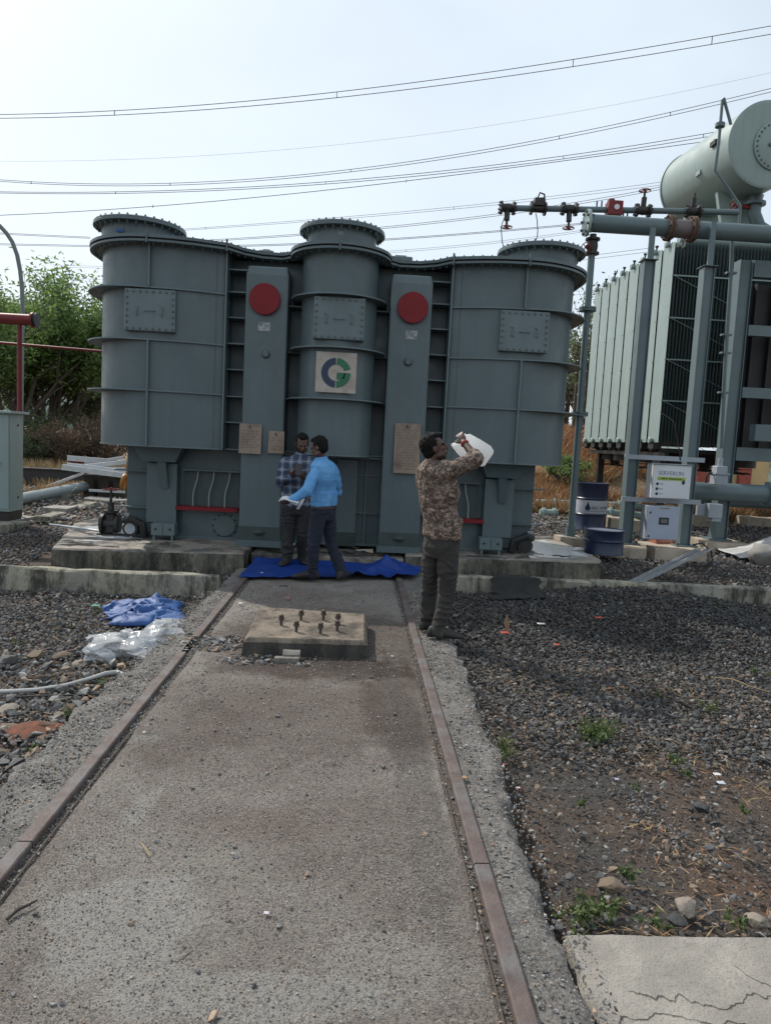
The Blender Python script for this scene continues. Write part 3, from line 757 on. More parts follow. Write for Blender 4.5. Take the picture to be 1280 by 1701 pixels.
# hanging name boards
BOARD = M('brown_board', (.27, .20, .15), (.21, .16, .125), scale=9, rough=.6, bmp=.15, c3=(.14, .10, .085), s3=5, t3=(.5, .7))
BPRINT = M('board_print', (.215, .16, .125), (.185, .14, .11), rough=.7, bmp=0)
for x0, x1, z0, z1, tl in ((-1.185, -.905, 1.305, 1.68, .01), (-.815, -.62, 1.325, 1.605, -.015), (.775, 1.105, 1.15, 1.785, 0)):
    b = MB(); b.hexa([(x0, 9.10+tl, z0), (x1, 9.10-tl, z0), (x1, 9.112-tl, z0), (x0, 9.112+tl, z0), (x0, 9.125, z1), (x1, 9.125, z1), (x1, 9.137, z1), (x0, 9.137, z1)])
    nb = b.build('name_board', BOARD, T, bevel=.002)
    b = MB(); w = x1-x0
    nrow = int((z1-z0-.1)/.035)
    for i in range(nrow):
        z = z1-.09-i*.035; k = (z-z0)/(z1-z0); yy = 9.10+(.025)*k+tl*0-.0045
        xx = x0+.03
        while xx < x1-.06:
            l = random.uniform(.02, .09); l = min(l, x1-.03-xx)
            b.box(xx, xx+l, yy+tl*(1-k)*(1-2*(xx-x0)/w), yy+.003+tl*(1-k)*(1-2*(xx-x0)/w), z, z+.010); xx += l+random.uniform(.012, .03)
    b.build('engraved_lines', BPRINT, nb)['kind'] = 'stuff'
    b = MB(); b.tube([(x0+w*.47, 9.16, z1-.02), (x0+w*.46, 9.105, z1-.025), (x0+w*.47, 9.10, z1-.05), (x0+w*.5, 9.105, z1-.055)], .006, 8); b.build('wire_hook', DKSTEEL, nb, smooth=True)

# foot of the tank
for s in (-1, 1):
    X = lambda a, c: (min(s*a, s*c), max(s*a, s*c))
    x0, x1 = X(2.03, 2.42)
    b = MB(); b.box(x0, x1, 9.44, 9.62, .335, 1.12); jb = b.build('jacking_column', PAINT, T, bevel=.006)
    b = MB(); b.box(x0+.003, x1-.003, 9.46, 9.62, .20, .333); b.build('column_foot', DARKBAND, jb)
    xa, xb = X(1.92, 2.55)
    b = MB(); b.loft([[(xa, 9.25, 1.33), (xb, 9.25, 1.33), (xb, 9.62, 1.33), (xa, 9.62, 1.33)], [(xa+.1, 9.3, 1.14), (xb-.1, 9.3, 1.14), (xb-.1, 9.62, 1.14), (xa+.1, 9.62, 1.14)]]); b.build('jacking_pad', PAINT, T, bevel=.005)
    xm = s*2.22
    b = MB(); b.loft([[(xm-.04, 9.32, 1.14), (xm+.07, 9.32, 1.14), (xm+.07, 9.45, 1.14), (xm-.04, 9.45, 1.14)], [(xm+.0, 9.40, .80), (xm+.09, 9.40, .80), (xm+.09, 9.45, .80), (xm+.0, 9.45, .80)]]); b.build('gusset', PAINT, T)
    for z in (1.0, .52):
        xa, xb = X(2.42, 2.86 if z > .9 else 2.80)
        b = MB(); b.box(xa, xb, 9.50, 9.63, z-.008, z+.008); b.build('foot_ring', PAINT, T)
    # recess with bent oil tubes over a red channel
    xa, xb = X(1.20, 1.97)
    b = MB(); b.box(xa, xb, 9.50, 9.62, 1.035, 1.055); b.build('recess_shelf', PAINT, T)
    b = MB(); b.box(xa, xb, 9.605, 9.618, .56, 1.035); b.build('recess_panel', M('recess_dark_paint_%s' % ('l' if s < 0 else 'r'), (.06, .08, .085), rough=.6), T)  # panel set darker than the tank wall around it
    b = MB(); xa, xb = X(1.23, 2.04); b.box(xa, xb, 9.43, 9.62, .545, .565); b.box(xa, xb, 9.43, 9.445, .515, .545); b.build('red_channel', REDP, T, bevel=.003)
    for i in range(3):
        xt = s*(1.42+i*.21)
        b = MB(); b.tube([(xt, 9.55, .565), (xt, 9.55, .70), (xt+s*0-.01*s, 9.55, .78), (xt-s*.05, 9.55, .92), (xt-s*.06, 9.56, 1.035)], .011, 10)
        b.build('oil_tube', PAINT_PALE, T, smooth=True)
    # round hatch low down
    xh = s*1.42
    b = MB(); b.lathe((xh, 9.60, .315), [(.17, 0), (.17, .012), (.145, .018), (.14, .03), (.02, .03)], 36, (0, -1, 0)); h = b.build('hand_hole_cover', PAINT, T, smooth=True, angle=30)
    b = MB()
    for i in range(12):
        a = 2*math.pi*i/12; b.lathe((xh+.155*math.cos(a), 9.585, .315+.155*math.sin(a)), [(.013, 0), (.013, .014)], 6, (0, -1, 0))
    b.build('hatch_bolts', DKSTEEL, h)['kind'] = 'stuff'
    # terminal box on little feet
    xt = s*2.12+(.0 if s > 0 else -.03)
    b = MB(); b.box(xt-.15, xt+.15, 9.25, 9.44, .19, .345, .006); tb = b.build('terminal_box', PAINT_PLATE, T)
    for dx in (-.115, .115):
        b = MB(); b.box(xt+dx-.012, xt+dx+.012, 9.26, 9.30, .115, .19); b.build('foot', PAINT_PLATE, tb)
        b = MB(); b.lathe((xt+dx*.8, 9.25, .275), [(.014, 0), (.014, .012)], 10, (0, -1, 0)); b.build('gland_hole', RUBBER, tb)
    b = MB(); b.box(xt-.004, xt+.004, 9.2465, 9.2495, .20, .335); b.build('seam', DARKBAND, tb)
    # drain valve and earth plate
    xv = s*2.62
    b = MB(); b.lathe((xv, 9.42, .24), [(.10, 0), (.10, .03), (.06, .03), (.06, .2)], 24, (0, 1, 0)); b.build('drain_flange', DKSTEEL, T, smooth=True, angle=30)
    b = MB(); b.lathe((xv+s*.0, 9.418, .24), [(.07, 0), (.07, .006)], 24, (0, -1, 0)); b.build('blank_disc', GREYP if s < 0 else DKSTEEL, T)
    b = MB(); b.tube([(xv-s*.18, 9.45, .14), (xv-s*.16, 9.42, .30), (xv, 9.40, .38), (xv+s*.1, 9.5, .34)], .05, 10); b.build('hose_stub', RUBBER, T, smooth=True)
    b = MB(); b.box(s*2.70-.03, s*2.70+.03, 9.545, 9.556, .36, .43); b.build('earth_plate', GREYP, T)
# middle recess between the ribs: cross of flat bars and a central plate
b = MB(); b.box(.05, .33, 9.50, 9.62, .30, 1.28); b.build('centre_column', PAINT, T, bevel=.005)
b = MB(); b.box(.053, .327, 9.51, 9.62, .12, .298); b.build('column_foot', DARKBAND, T)
b = MB(); b.box(.445-.008, .445+.008, 9.55, 9.62, .16, 1.3); b.build('flat_bar', PAINT_PLATE, T)
b = MB(); b.box(-.445-.008, -.445+.008, 9.55, 9.62, .16, 1.3); b.build('flat_bar', PAINT_PLATE, T)
for z in (1.08, .57):
    for x0, x1 in ((.33, .436), (.454, .64), (-.64, -.454), (-.436, .05)):
        b = MB(); b.box(x0, x1, 9.56, 9.62, z-.008, z+.008); b.build('flat_bar', PAINT_PLATE, T)
b = MB(); b.box(-.64, .64, 9.40, 9.61, 1.30, 1.327); b.build('bay_sill', PAINT_PLATE, T)

# gate valve standing beside the tank on the left plinth
def hand_wheel(b, c, r, d=(0, 0, 1)):
    d = Vector(d).normalized(); a = d.orthogonal().normalized(); e = d.cross(a); c = Vector(c)
    ring = [c+(a*math.cos(t)+e*math.sin(t))*r for t in np.linspace(0, 2*math.pi, 21)]
    b.tube(ring, r*.10, 6, cap=False)
    for k in range(4):
        t = k*math.pi/2; b.cyl(c, c+(a*math.cos(t)+e*math.sin(t))*r, r*.09, 6)
    b.cyl(c-d*r*.2, c+d*r*.25, r*.2, 8); return b
v = thing('gate_valve', (-2.98, 9.75, .13), 'oily black gate valve with red handwheel by the transformer left foot', 'valve')
b = MB(); b.lathe((-3.02, 9.6, .27), [(.07, -.03), (.13, -.03), (.13, .01), (.075, .015), (.07, .05), (.075, .16), (.13, .165), (.13, .205), (.07, .21)], 24, (1, 0, 0)); b.box(-2.99, -2.86, 9.54, 9.66, .14, .42, .02)
b.box(-3.08, -2.78, 9.5, 9.7, .125, .145)
b.build('valve_body', DKSTEEL, v, smooth=True, angle=40)
b = MB(); b.lathe((-2.93, 9.6, .40), [(.06, 0), (.095, .02), (.095, .05), (.045, .055), (.035, .13), (.05, .135), (.05, .16), (.02, .165), (.014, .35)], 16); b.build('bonnet', DKSTEEL, v, smooth=True, angle=40)
b = MB(); hand_wheel(b, (-2.93, 9.6, .73), .10); b.build('handwheel', REDV, v, smooth=True)

# pale glossy sheets: bright glare on the plinths put into their colour
def glare(cx, cy, rx, ry, z, seed, label):
    b = MB(); n = 70; b.v = [(cx, cy, z+.004)]
    for i in range(n):
        t = 2*math.pi*i/n; k = 1+1.1*fbm(math.cos(t)*2+seed, math.sin(t)*2, 1.3, 5); k = max(.25, k)
        b.v.append((cx+rx*k*math.cos(t), cy+ry*k*math.sin(t), z+.004))
    b.f = [(0, 1+i, 1+(i+1) % n) for i in range(n)]
    m = M('pale_glare_%d' % int(seed), (.62, .64, .66), (.52, .54, .56), scale=6, rough=.2, bmp=.1, bscale=14)
    tag(b.build('glare', m, loc=(cx, cy, z)), label, 'glare')
glare(3.12, 10.05, .42, .75, .125, 3, 'painted pale glare on the right plinth beside the tank')
glare(3.0, 9.32, .26, .12, .125, 8, 'small painted glare streak near the front edge of the right plinth')
glare(-2.85, 9.35, .30, .10, .125, 5, 'painted pale glare around the foot of the gate valve')
glare(-2.95, 8.98, .14, .07, .125, 11, 'small painted glare streak on the left plinth in front of the valve')
glare(-3.25, 10.15, .25, .22, .125, 14, 'painted pale glare on the far left corner of the left plinth')
# ================================================================ second transformer and its pipework
RADX, RADY, RADZ0, RADZ1, PITCHR = 5.86, 13.1, 1.78, 5.42, .56
rb = thing('radiator_bank', (7.2, 15.3, .1), 'tall bank of pale green finned radiators standing beyond the pipe posts', 'radiator bank')
def fin_mb():
    b = MB(); n = 24; w = .49; t = .0035
    prof = []
    for i in range(n+1):
        y = w*i/n; prof.append((-(t+.0025*math.cos(2*math.pi*6*i/n+math.pi)), y))
    back = [(-p[0], p[1]) for p in prof[::-1]]
    pr = prof+back
    def ring(z, k): return [(RADX+p[0]*k, RADY+p[1], z) for p in pr]
    b.loft([ring(RADZ0, .25), ring(RADZ0+.07, .35), ring(RADZ0+.13, 1), ring(RADZ1-.22, 1), ring(RADZ1-.15, .35), ring(RADZ1-.02, .25)])
    return b
NF = 36; rad0 = None
PAINT_FIN_SHADE = paint('shaded_radiator_enamel', (.115, .15, .145), .9, .0)  # inner fins: shade between the fins is put into a darker paint
for k in range(8):
    if k == 0:
        xe = RADX+NF*.062+.25; heads = []
        for z in (RADZ0+.035, RADZ1-.02):
            b = MB(); heads.append(b)
            b.cyl((RADX-.05, RADY+.26, z), (xe, RADY+.26, z), .045, 12)
            for i in range(NF):
                b.lathe((RADX+i*.062+.035, RADY+.26, z), [(.045, -.022), (.058, -.012), (.058, .012), (.045, .022)], 10, (1, 0, 0))
            b.lathe((RADX-.05, RADY+.26, z), [(.05, -.03), (.06, -.02), (.06, .02), (.045, .03)], 12, (1, 0, 0))
        rad0 = heads[1].build('radiator', PAINT_FIN, rb, smooth=True, angle=40); heads[0].build('bottom_header', PAINT_FIN, rad0, smooth=True, angle=40)
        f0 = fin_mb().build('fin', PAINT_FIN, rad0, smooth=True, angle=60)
        f1 = fin_mb().build('fin', PAINT_FIN_SHADE, rad0, smooth=True, angle=60); f1.location.x = .062
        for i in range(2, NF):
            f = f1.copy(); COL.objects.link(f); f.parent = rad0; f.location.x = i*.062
        for z in (2.55, 3.3, 4.05, 4.8):
            b = MB(); b.box(RADX-.02, RADX+(NF-1)*.062+.02, RADY-.012, RADY-.002, z-.012, z+.012); b.build('tie_strip', PAINT_FIN, rad0)
        for z in (2.55, 3.3, 4.05, 4.8):
            b = MB(); b.bar((RADX, RADY-.018, z), (RADX+2.1, RADY-.018, z-.9), .016, .006); b.build('brace_strip', PAINT_FIN, rad0)
        b = MB(); b.cyl((RADX-.02, RADY+.22, RADZ1+.02), (RADX-.02, RADY+.22, RADZ1+.09), .018, 8); b.lathe((RADX-.02, RADY+.22, RADZ1+.07), [(.035, 0), (.035, .03)], 6); b.build('vent_plug', DKSTEEL, rad0)
        b = MB(); b.box(RADX-.04, RADX+.12, RADY+.12, RADY+.36, RADZ0-.12, RADZ0-.025); b.cyl((RADX+.02, RADY+.26, RADZ0-.16), (RADX+.02, RADY+.26, RADZ0-.03), .06, 10); b.build('drain_cock', DKSTEEL, rad0)
    else:
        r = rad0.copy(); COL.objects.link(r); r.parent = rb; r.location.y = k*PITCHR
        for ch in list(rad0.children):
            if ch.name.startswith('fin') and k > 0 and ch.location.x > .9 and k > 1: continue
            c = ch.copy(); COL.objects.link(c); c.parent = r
# cooling fans and frame slung under the bank
b = MB()
for y in (13.2, 14.4, 15.6, 16.8): b.box(5.95, 8.3, y, y+.08, 1.6, 1.68)
for x in (6.0, 7.0, 8.0): b.box(x, x+.08, 13.1, 17.5, 1.52, 1.6)
for x in (6.1,):
    for y in (13.5, 17.0): b.box(x, x+.14, y, y+.14, .1, 1.52)
b.build('bottom_frame', DKSTEEL, rb)
for x in (6.25, 7.4):
    for y in (13.4, 14.5, 15.6, 16.7):
        b = MB(); b.lathe((x+.3, y+.45, 1.38), [(.40, .0), (.42, .0), (.42, .14), (.40, .14)], 28, cap=False); b.cyl((x+.3, y+.45, 1.24), (x+.3, y+.45, 1.42), .12, 16)
        for k in range(4): b.bar((x+.3, y+.45, 1.34), (x+.3+.4*math.cos(k*1.571), y+.45+.4*math.sin(k*1.571), 1.34), .03, .01)
        fan = b.build('cooling_fan', DKSTEEL, rb, smooth=True, angle=40)
        b = MB()
        for k in range(5):
            a = k*1.2566; c, s = math.cos(a), math.sin(a)
            b.loft([[(x+.3+c*.1-s*.03, y+.45+s*.1+c*.03, 1.29), (x+.3+c*.1+s*.03, y+.45+s*.1-c*.03, 1.26)], [(x+.3+c*.37-s*.09, y+.45+s*.37+c*.09, 1.28), (x+.3+c*.37+s*.09, y+.45+s*.37-c*.09, 1.24)]], cap=False, closed=False)
        b.build('blades', DKSTEEL, fan)
# second tank behind the radiators (just seen at the right edge)
t2 = thing('second_transformer', (9.6, 14.5, .1), 'second green transformer tank behind the radiators at the right edge', 'transformer')
b = MB(); b.box(8.45, 11.2, 12.6, 18.2, 1.9, 5.2); b.box(8.3, 11.3, 12.45, 18.3, 5.2, 5.3)
for y in (13.5, 14.8, 16, 17.2): b.box(8.3, 8.45, y, y+.05, 1.9, 5.2)
b.build('tank', PAINT_PALE, t2, bevel=.02)
for x in (11.0,):
    for y in (12.8, 18.0):
        b = MB(); b.box(x, x+.2, y, y+.2, 0, 1.9); b.build('support_leg', PAINT_PALE, t2)
for (y, z) in ((13.3, 5.38), (15.5, 5.38)):
    b = MB(); b.tube([(6.0, y, z+.12), (8.2, y, z+.12), (8.5, y, z-.2)], .09, 14); b.build('header_pipe', PAINT_PALE, t2, smooth=True)

# conservator
cn = P(1275, 240, 13.0); cf = P(1150, 325, 15.6); cf.z = cn.z+.1; ax = (cf-cn).normalized(); LC = (cf-cn).length
ct = thing('conservator_tank', cn, 'big pale green horizontal oil conservator drum raised above the radiators', 'oil tank')
b = MB(); Rr = .73
b.lathe(cn, [(Rr-.02, 0), (Rr, .02), (Rr, LC-.02), (Rr-.02, LC)], 64, ax)
b.build('drum', PAINT_PALE, ct, smooth=True, angle=30)
b = MB(); b.lathe(cn, [(Rr+.012, .05), (Rr+.012, .0), (Rr-.015, -.012), (Rr-.06, -.014)], 64, ax); b.build('end_rim', PAINT_PALE, ct, smooth=True, angle=30)
b = MB(); b.lathe(cf, [(Rr+.02, -.04), (Rr+.02, .0), (Rr-.015, .012)], 64, ax); b.build('end_rim', PAINT_PALE, ct, smooth=True, angle=30)
q = cn+Vector((.14, -.016, -.02))
b = MB(); b.lathe(q, [(.42, 0), (.42, -.02), (.40, -.028)], 48, ax); mh = b.build('manhole_cover', PAINT_PALE, ct, smooth=True, angle=30)
b = MB(); a1 = ax.orthogonal().normalized(); a2 = ax.cross(a1)
for i in range(28):
    t = 2*math.pi*i/28; b.lathe(q+(a1*math.cos(t)+a2*math.sin(t))*.375-ax*.028, [(.016, 0), (.016, .02)], 6, -ax)
for dx in (-.13, .13): b.lathe(q+Vector((dx, -.03, 0)), [(.035, 0), (.035, .03)], 10, -ax)
b.build('cover_bolts', BOLT, mh)['kind'] = 'stuff'
for t in (.3, .78):
    c = cn+ax*(LC*t); c.z -= .62
    b = MB(); b.loft([[(c.x-.45, c.y-.05, c.z), (c.x+.45, c.y-.05, c.z), (c.x+.45, c.y+.05, c.z), (c.x-.45, c.y+.05, c.z)], [(c.x-.2, c.y-.05, c.z-1.1), (c.x+.2, c.y-.05, c.z-1.1), (c.x+.2, c.y+.05, c.z-1.1), (c.x-.2, c.y+.05, c.z-1.1)]])
    b.box(c.x-.06, c.x+.06, c.y-.06, c.y+.06, 5.3, c.z-1.0)
    b.build('saddle', PAINT_PALE, ct)
b = MB(); p = cn+ax*.5+Vector((.15, 0, -.7)); b.tube([p, p-Vector((0, 0, .35)), p-Vector((-.1, .05, .6)), (p.x+.4, p.y, p.z-.7), (p.x+.4, p.y, 5.4)], .12, 14); b.lathe(p-Vector((0, 0, .2)), [(.19, 0), (.19, .05)], 20)
b.build('oil_pipe', PAINT_POST, ct, smooth=True, angle=50)
b = MB(); hand_wheel(b, (p.x-.45, p.y-.1, p.z-.25), .09, (-1, -.3, 0)); b.cyl((p.x-.45, p.y-.1, p.z-.25), (p.x, p.y, p.z-.25), .04, 8); b.build('oil_valve', REDV, ct, smooth=True)
b = MB(); c = cn+ax*.45+Vector((-.70, 0, .12)); b.box(c.x-.08, c.x+.05, c.y-.1, c.y+.1, c.z-.03, c.z+.05); b.build('lug', DKSTEEL, ct)
c = cn+ax*1.0+Vector((-.66, 0, -.2)); b = MB(); b.box(c.x-.06, c.x+.05, c.y-.06, c.y+.12, c.z-.05, c.z+.03); b.build('lug', PAINT_PALE, ct)
# bent breather pipe in front of the drum
Y = 11.9
pts = [P(1213, 207, Y), P(1201, 163, Y), P(1199, 166, Y), P(1193, 235, Y), P(1187, 284, Y), P(1208, 312, Y), P(1228, 342, Y), P(1227, 372, Y)]
b = MB(); b.tube(pts, .024, 10)
c = P(1195, 208, Y); b.lathe(c, [(.075, -.03), (.075, .03)], 12, (0, 0, 1))
br = b.build('breather_pipe', PAINT_POST, smooth=True, angle=50, loc=pts[-1]); tag(br, 'thin bent breather pipe rising in front of the conservator drum', 'pipe')

# fire water header on two posts
zh, yh = 4.965, 11.0
gp = thing('pipe_gantry', (4.95, 10.8, .1), 'green post gantry carrying a thick flanged header pipe past the radiators', 'pipe gantry')
b = MB(); b.cyl((3.62, yh, zh), (9.5, yh, zh), .128, 28); hp = b.build('header_pipe', PAINT_POST, gp, smooth=True)
b = MB(); b.lathe((3.60, yh, zh), [(.195, -.025), (.195, .015), (.13, .02)], 28, (1, 0, 0))
fl = b.build('end_flange', PAINT_FIN, hp, smooth=True, angle=30)
b = MB()
for i in range(8):
    a = i*math.pi/4+.3
    b.lathe((3.575, yh+.16*math.cos(a), zh+.16*math.sin(a)), [(.02, 0), (.02, .03)], 6, (-1, 0, 0))
    b.lathe((3.622, yh+.16*math.cos(a), zh+.16*math.sin(a)), [(.02, 0), (.02, .03)], 6, (1, 0, 0))
fl2 = b.v, b.f
hp_b = MB(); hp_b.v, hp_b.f = fl2; hp_b.build('flange_bolts', BOLT, hp)['kind'] = 'stuff'
x0, x1 = P(1110, 378, yh).x, P(1148, 380, yh).x
b = MB(); b.cyl((x0, yh, zh), (x1, yh, zh), .132, 28); b.build('coupling_sleeve', M('primer_sleeve', (.15, .125, .125), (.11, .09, .088), scale=9, rough=.6), hp, smooth=True, angle=30)
b = MB()
for x in (x0, x1): b.lathe((x, yh, zh), [(.19, -.035), (.19, -.005), (.17, 0), (.19, .005), (.19, .035)], 24, (1, 0, 0))
for x in (x0, x1):
    for i in range(10):
        a = i*math.pi/5; b.cyl((x-.06, yh+.165*math.cos(a), zh+.165*math.sin(a)), (x+.06, yh+.165*math.cos(a), zh+.165*math.sin(a)), .013, 6)
o = b.build('coupling_flanges', RUST, hp, smooth=True, angle=30); o['label'] = 'rusty brown bolted flanges of the coupling'; o['kind'] = 'stuff'
def hbeam(b, x, y, z0, z1, w, d, t=.014):
    b.box(x-w/2, x-w/2+t, y-d/2, y+d/2, z0, z1); b.box(x+w/2-t, x+w/2, y-d/2, y+d/2, z0, z1); b.box(x-w/2+t, x+w/2-t, y-d*.32, y-d*.32+t, z0, z1)
for x, zt, xn in ((4.49, 4.40, 0), (5.395, 4.36, 0)):
    b = MB(); hbeam(b, x, 10.78, .19, zt, .165, .18); b.box(x-.17, x+.17, 10.60, 10.96, .17, .19); b.box(x-.11, x+.11, 10.65, 10.9, zt, zt+.012)
    b.build('post', PAINT_POST, gp, bevel=.003)
    b = MB(); b.box(x-.01, x+.07, 10.76, 10.80, zt+.012, zh+.06 if x > 5 else zh-.08); b.build('pipe_bracket', PAINT_POST, gp)
    b = MB()
    for dx in (-.13, .13):
        for dy in (-.13, .13): b.lathe((x+dx, 10.78+dy, .19), [(.022, 0), (.022, .03)], 6)
    b.build('base_bolts', RUST, gp)['kind'] = 'stuff'
for z, in ((1.50,), (.86,)):
    b = MB(); b.box(4.33, 5.55, 10.62, 10.665, z-.035, z+.035); b.build('cross_rail', GREYP, gp)
# drop pipe with valve, standing clear on its own block
dp = thing('drop_pipe', (3.75, 11.12, .17), 'slim green drop pipe with flanges beside the right end of the tank', 'pipe')
b = MB(); b.cyl((3.74, 11.12, .18), (3.74, 11.12, 4.84), .052, 18); b.build('pipe', PAINT_POST, dp, smooth=True)
for z in (3.72, 2.12):
    b = MB(); b.lathe((3.74, 11.12, z), [(.13, -.03), (.13, -.004), (.12, 0), (.13, .004), (.13, .03)], 20); b.build('flange_pair', PAINT_POST, dp, smooth=True, angle=30)
b = MB(); b.box(3.52, 3.70, 11.08, 11.14, 2.10, 2.13); b.build('strut', GREYP, dp)
b = MB(); b.lathe((3.74, 11.12, .17), [(.13, 0), (.13, .025), (.075, .03), (.07, .2)], 16); b.build('foot_plate', PAINT_POST, dp, smooth=True, angle=30)
b = MB(); b.lathe((3.74, 11.12, 4.66), [(.065, -.12), (.11, -.12), (.11, -.09), (.075, -.08), (.085, 0), (.075, .08), (.11, .09), (.11, .12), (.065, .12)], 18); b.cyl((3.74, 11.12, 4.62), (3.62, 11.0, 4.62), .03, 8)
vb = b.build('valve', DKSTEEL, dp, smooth=True, angle=40)
b = MB(); hand_wheel(b, (3.60, 10.98, 4.60), .075, (-.7, -.7, 0)); b.build('handwheel', REDV, vb, smooth=True)
# thin pressure pipe with valves above
yp = 11.3; za, zb2 = 5.20, 5.36
def pp(px): q = P(px, 348, yp); return Vector((q.x, yp, za+(zb2-za)*(px-835)/390))
tp = thing('sensing_pipe', pp(1030), 'thin green pipe with four valves and a red switch box above the header', 'pipe')
b = MB(); b.tube([pp(846), pp(1225)], .045, 14); b.build('pipe', PAINT_POST, tp, smooth=True)
def valve(px, up, wheel=True, dark=True):
    c = pp(px); b = MB()
    b.lathe(c, [(.045, -.11), (.10, -.11), (.10, -.08), (.06, -.07), (.07, 0), (.06, .07), (.10, .08), (.10, .11), (.045, .11)], 18, (1, 0, 0))
    b.cyl(c, c+Vector((0, -.02, up*.19)), .042, 10); b.cyl(c+Vector((0, -.02, up*.19)), c+Vector((0, -.02, up*.27)), .02, 8)
    for i in range(8):
        a = i*math.pi/4
        for s in (-.13, .085): b.lathe(c+Vector((s, .08*math.cos(a), .08*math.sin(a))), [(.014, 0), (.014, .045)], 6, (1, 0, 0))
    v = b.build('valve', DKSTEEL, tp, smooth=True, angle=40)
    if wheel:
        b = MB(); hand_wheel(b, c+Vector((0, -.02, up*.29)), .085); b.build('handwheel', REDV, v, smooth=True)
valve(842, -1); valve(945, -1); valve(1067, 1); valve(1150, 1, False)
c = pp(893); b = MB(); b.lathe(c, [(.045, -.12), (.10, -.12), (.10, -.09), (.06, -.09), (.06, .09), (.10, .09), (.10, .12), (.045, .12)], 16, (1, 0, 0)); b.box(c.x-.07, c.x+.07, c.y-.08, c.y+.08, c.z+.03, c.z+.14); b.tube([c+Vector((-.03, -.05, .14)), c+Vector((0, -.05, .22)), c+Vector((.07, -.05, .2)), c+Vector((.09, -.06, .05))], .014, 8); b.build('flow_switch', DKSTEEL, tp, smooth=True, angle=40)
c = pp(1017); b = MB(); b.box(c.x-.10, c.x+.12, c.y-.12, c.y+.08, c.z-.10, c.z+.11, .006); b.box(c.x-.08, c.x+.0, c.y-.06, c.y+.05, c.z+.11, c.z+.15); rbx = b.build('switch_box', REDV, tp)
b = MB(); b.lathe((c.x+.02, c.y-.12, c.z+.01), [(.04, 0), (.04, .012)], 16, (0, -1, 0)); b.build('dial', WHITEP, rbx)
for px in (990, 998, 1035, 1042, 1122):
    q = pp(px); b = MB(); b.cyl(q, q+Vector((0, 0, .13 if px < 1000 else -.12)), .014, 8); b.build('nipple', PAINT_POST, tp)
for px0, dx in ((838, 0), (887, .05)):
    c = pp(px0); b = MB(); pts = [c+Vector((0, -.1, -.1))]
    for i in range(1, 8): pts.append(c+Vector((-.05*math.sin(i*.5)*(1 if px0 < 850 else -1)+.03*fbm(i, px0, .7), -.1, -.1-.085*i)))
    b.tube(pts, .007, 6); b.build('loose_wire', RUBBER, tp, smooth=True)

# radiator support frame at the right edge
cf_ = thing('support_frame', (6.45, 11.75, .15), 'heavy green ladder frame with dark openings at the right edge', 'steel frame')
b = MB(); hbeam(b, 6.42, 11.7, .2, 4.74, .21, .22); b.box(6.25, 6.6, 11.55, 11.9, .17, .2); b.build('upright', PAINT_POST, cf_, bevel=.003)
b = MB(); hbeam(b, 9.2, 11.7, .2, 4.74, .25, .24); b.build('upright', PAINT_POST, cf_, bevel=.003)
for (z0, z1) in ((4.48, 4.74), (3.55, 3.72), (2.55, 2.72), (1.52, 1.74)):
    b = MB(); b.box(6.55, 9.07, 11.6, 11.72, z0, z1); b.build('cross_beam', PAINT_POST, cf_, bevel=.003)
b = MB(); b.box(6.72, 7.3, 11.4, 11.58, 1.85, 2.12, .008); b.build('junction_box', PAINT_POST, cf_)
b = MB(); b.box(6.55, 9.05, 12.2, 12.22, 1.75, 4.5)
for i in range(9): b.box(6.6+i*.3, 6.63+i*.3, 12.1, 12.2, 1.75, 4.5)
b.build('shade_backing', RUBBER, cf_)  # black sheet and ribs: the shaded interior of the openings as colour
# conduit and grey actuator beside the frame
b = MB(); b.tube([P(1216, 380, 11.5), P(1212, 470, 11.5), P(1203, 610, 11.5), P(1197, 745, 11.5)], .03, 10)
for px, py in ((1213, 453), (1205, 556), (1204, 586), (1200, 652)): c = P(px, py, 11.5); b.box(c.x-.07, c.x+.09, c.y-.02, c.y+.06, c.z-.015, c.z+.015)
tag(b.build('conduit', PAINT_POST, smooth=True, angle=40, loc=P(1197, 745, 11.5)), 'thin clamped conduit running up the ladder frame', 'conduit')
c = P(1193, 795, 11.1); va = thing('valve_actuator', c, 'pale grey valve actuator box standing on the lower pipe', 'valve')
b = MB(); b.box(c.x-.1, c.x+.1, c.y-.1, c.y+.1, c.z-.1, c.z+.07, .01); b.box(c.x-.085, c.x+.085, c.y-.09, c.y+.09, c.z+.085, c.z+.2, .01); b.box(c.x-.12, c.x+.12, c.y-.12, c.y+.12, c.z+.065, c.z+.09); b.cyl((c.x, c.y, c.z+.2), (c.x, c.y, c.z+.32), .04, 10); b.build('housing', GREYP, va, bevel=.004)
b = MB(); b.tube([(c.x-.1, c.y, c.z+.08), (c.x-.18, c.y, c.z+.08), (c.x-.2, c.y, c.z+.02), (c.x-.2, c.y, c.z-.08)], .018, 8); b.build('elbow', DKSTEEL, va, smooth=True)
b = MB(); b.box(c.x-.16, c.x+.06, c.y-.1, c.y+.1, c.z-.62, c.z-.4); b.box(c.x-.09, c.x+.06, c.y-.08, c.y+.08, c.z-.68, c.z-.62); b.box(c.x-.3, c.x-.16, c.y, c.y+.06, c.z-.6, c.z-.42); b.build('lower_housing', GREYP, va, bevel=.006)
z = P(1215, 818, 11.4).z
b = MB(); b.cyl((5.62, 11.4, z), (10, 11.4, z), .145, 24); b.lathe((7.1, 11.4, z), [(.15, -.12), (.2, -.1), (.2, .1), (.15, .12)], 20, (1, 0, 0))
tag(b.build('lower_pipe', PAINT_POST, smooth=True, angle=40, loc=(6, 11.4, z)), 'thick green horizontal pipe at knee height behind the posts', 'pipe')
b = MB(); b.cyl((5.6, 12.0, z-.16), (10, 12.0, z-.16), .12, 20)
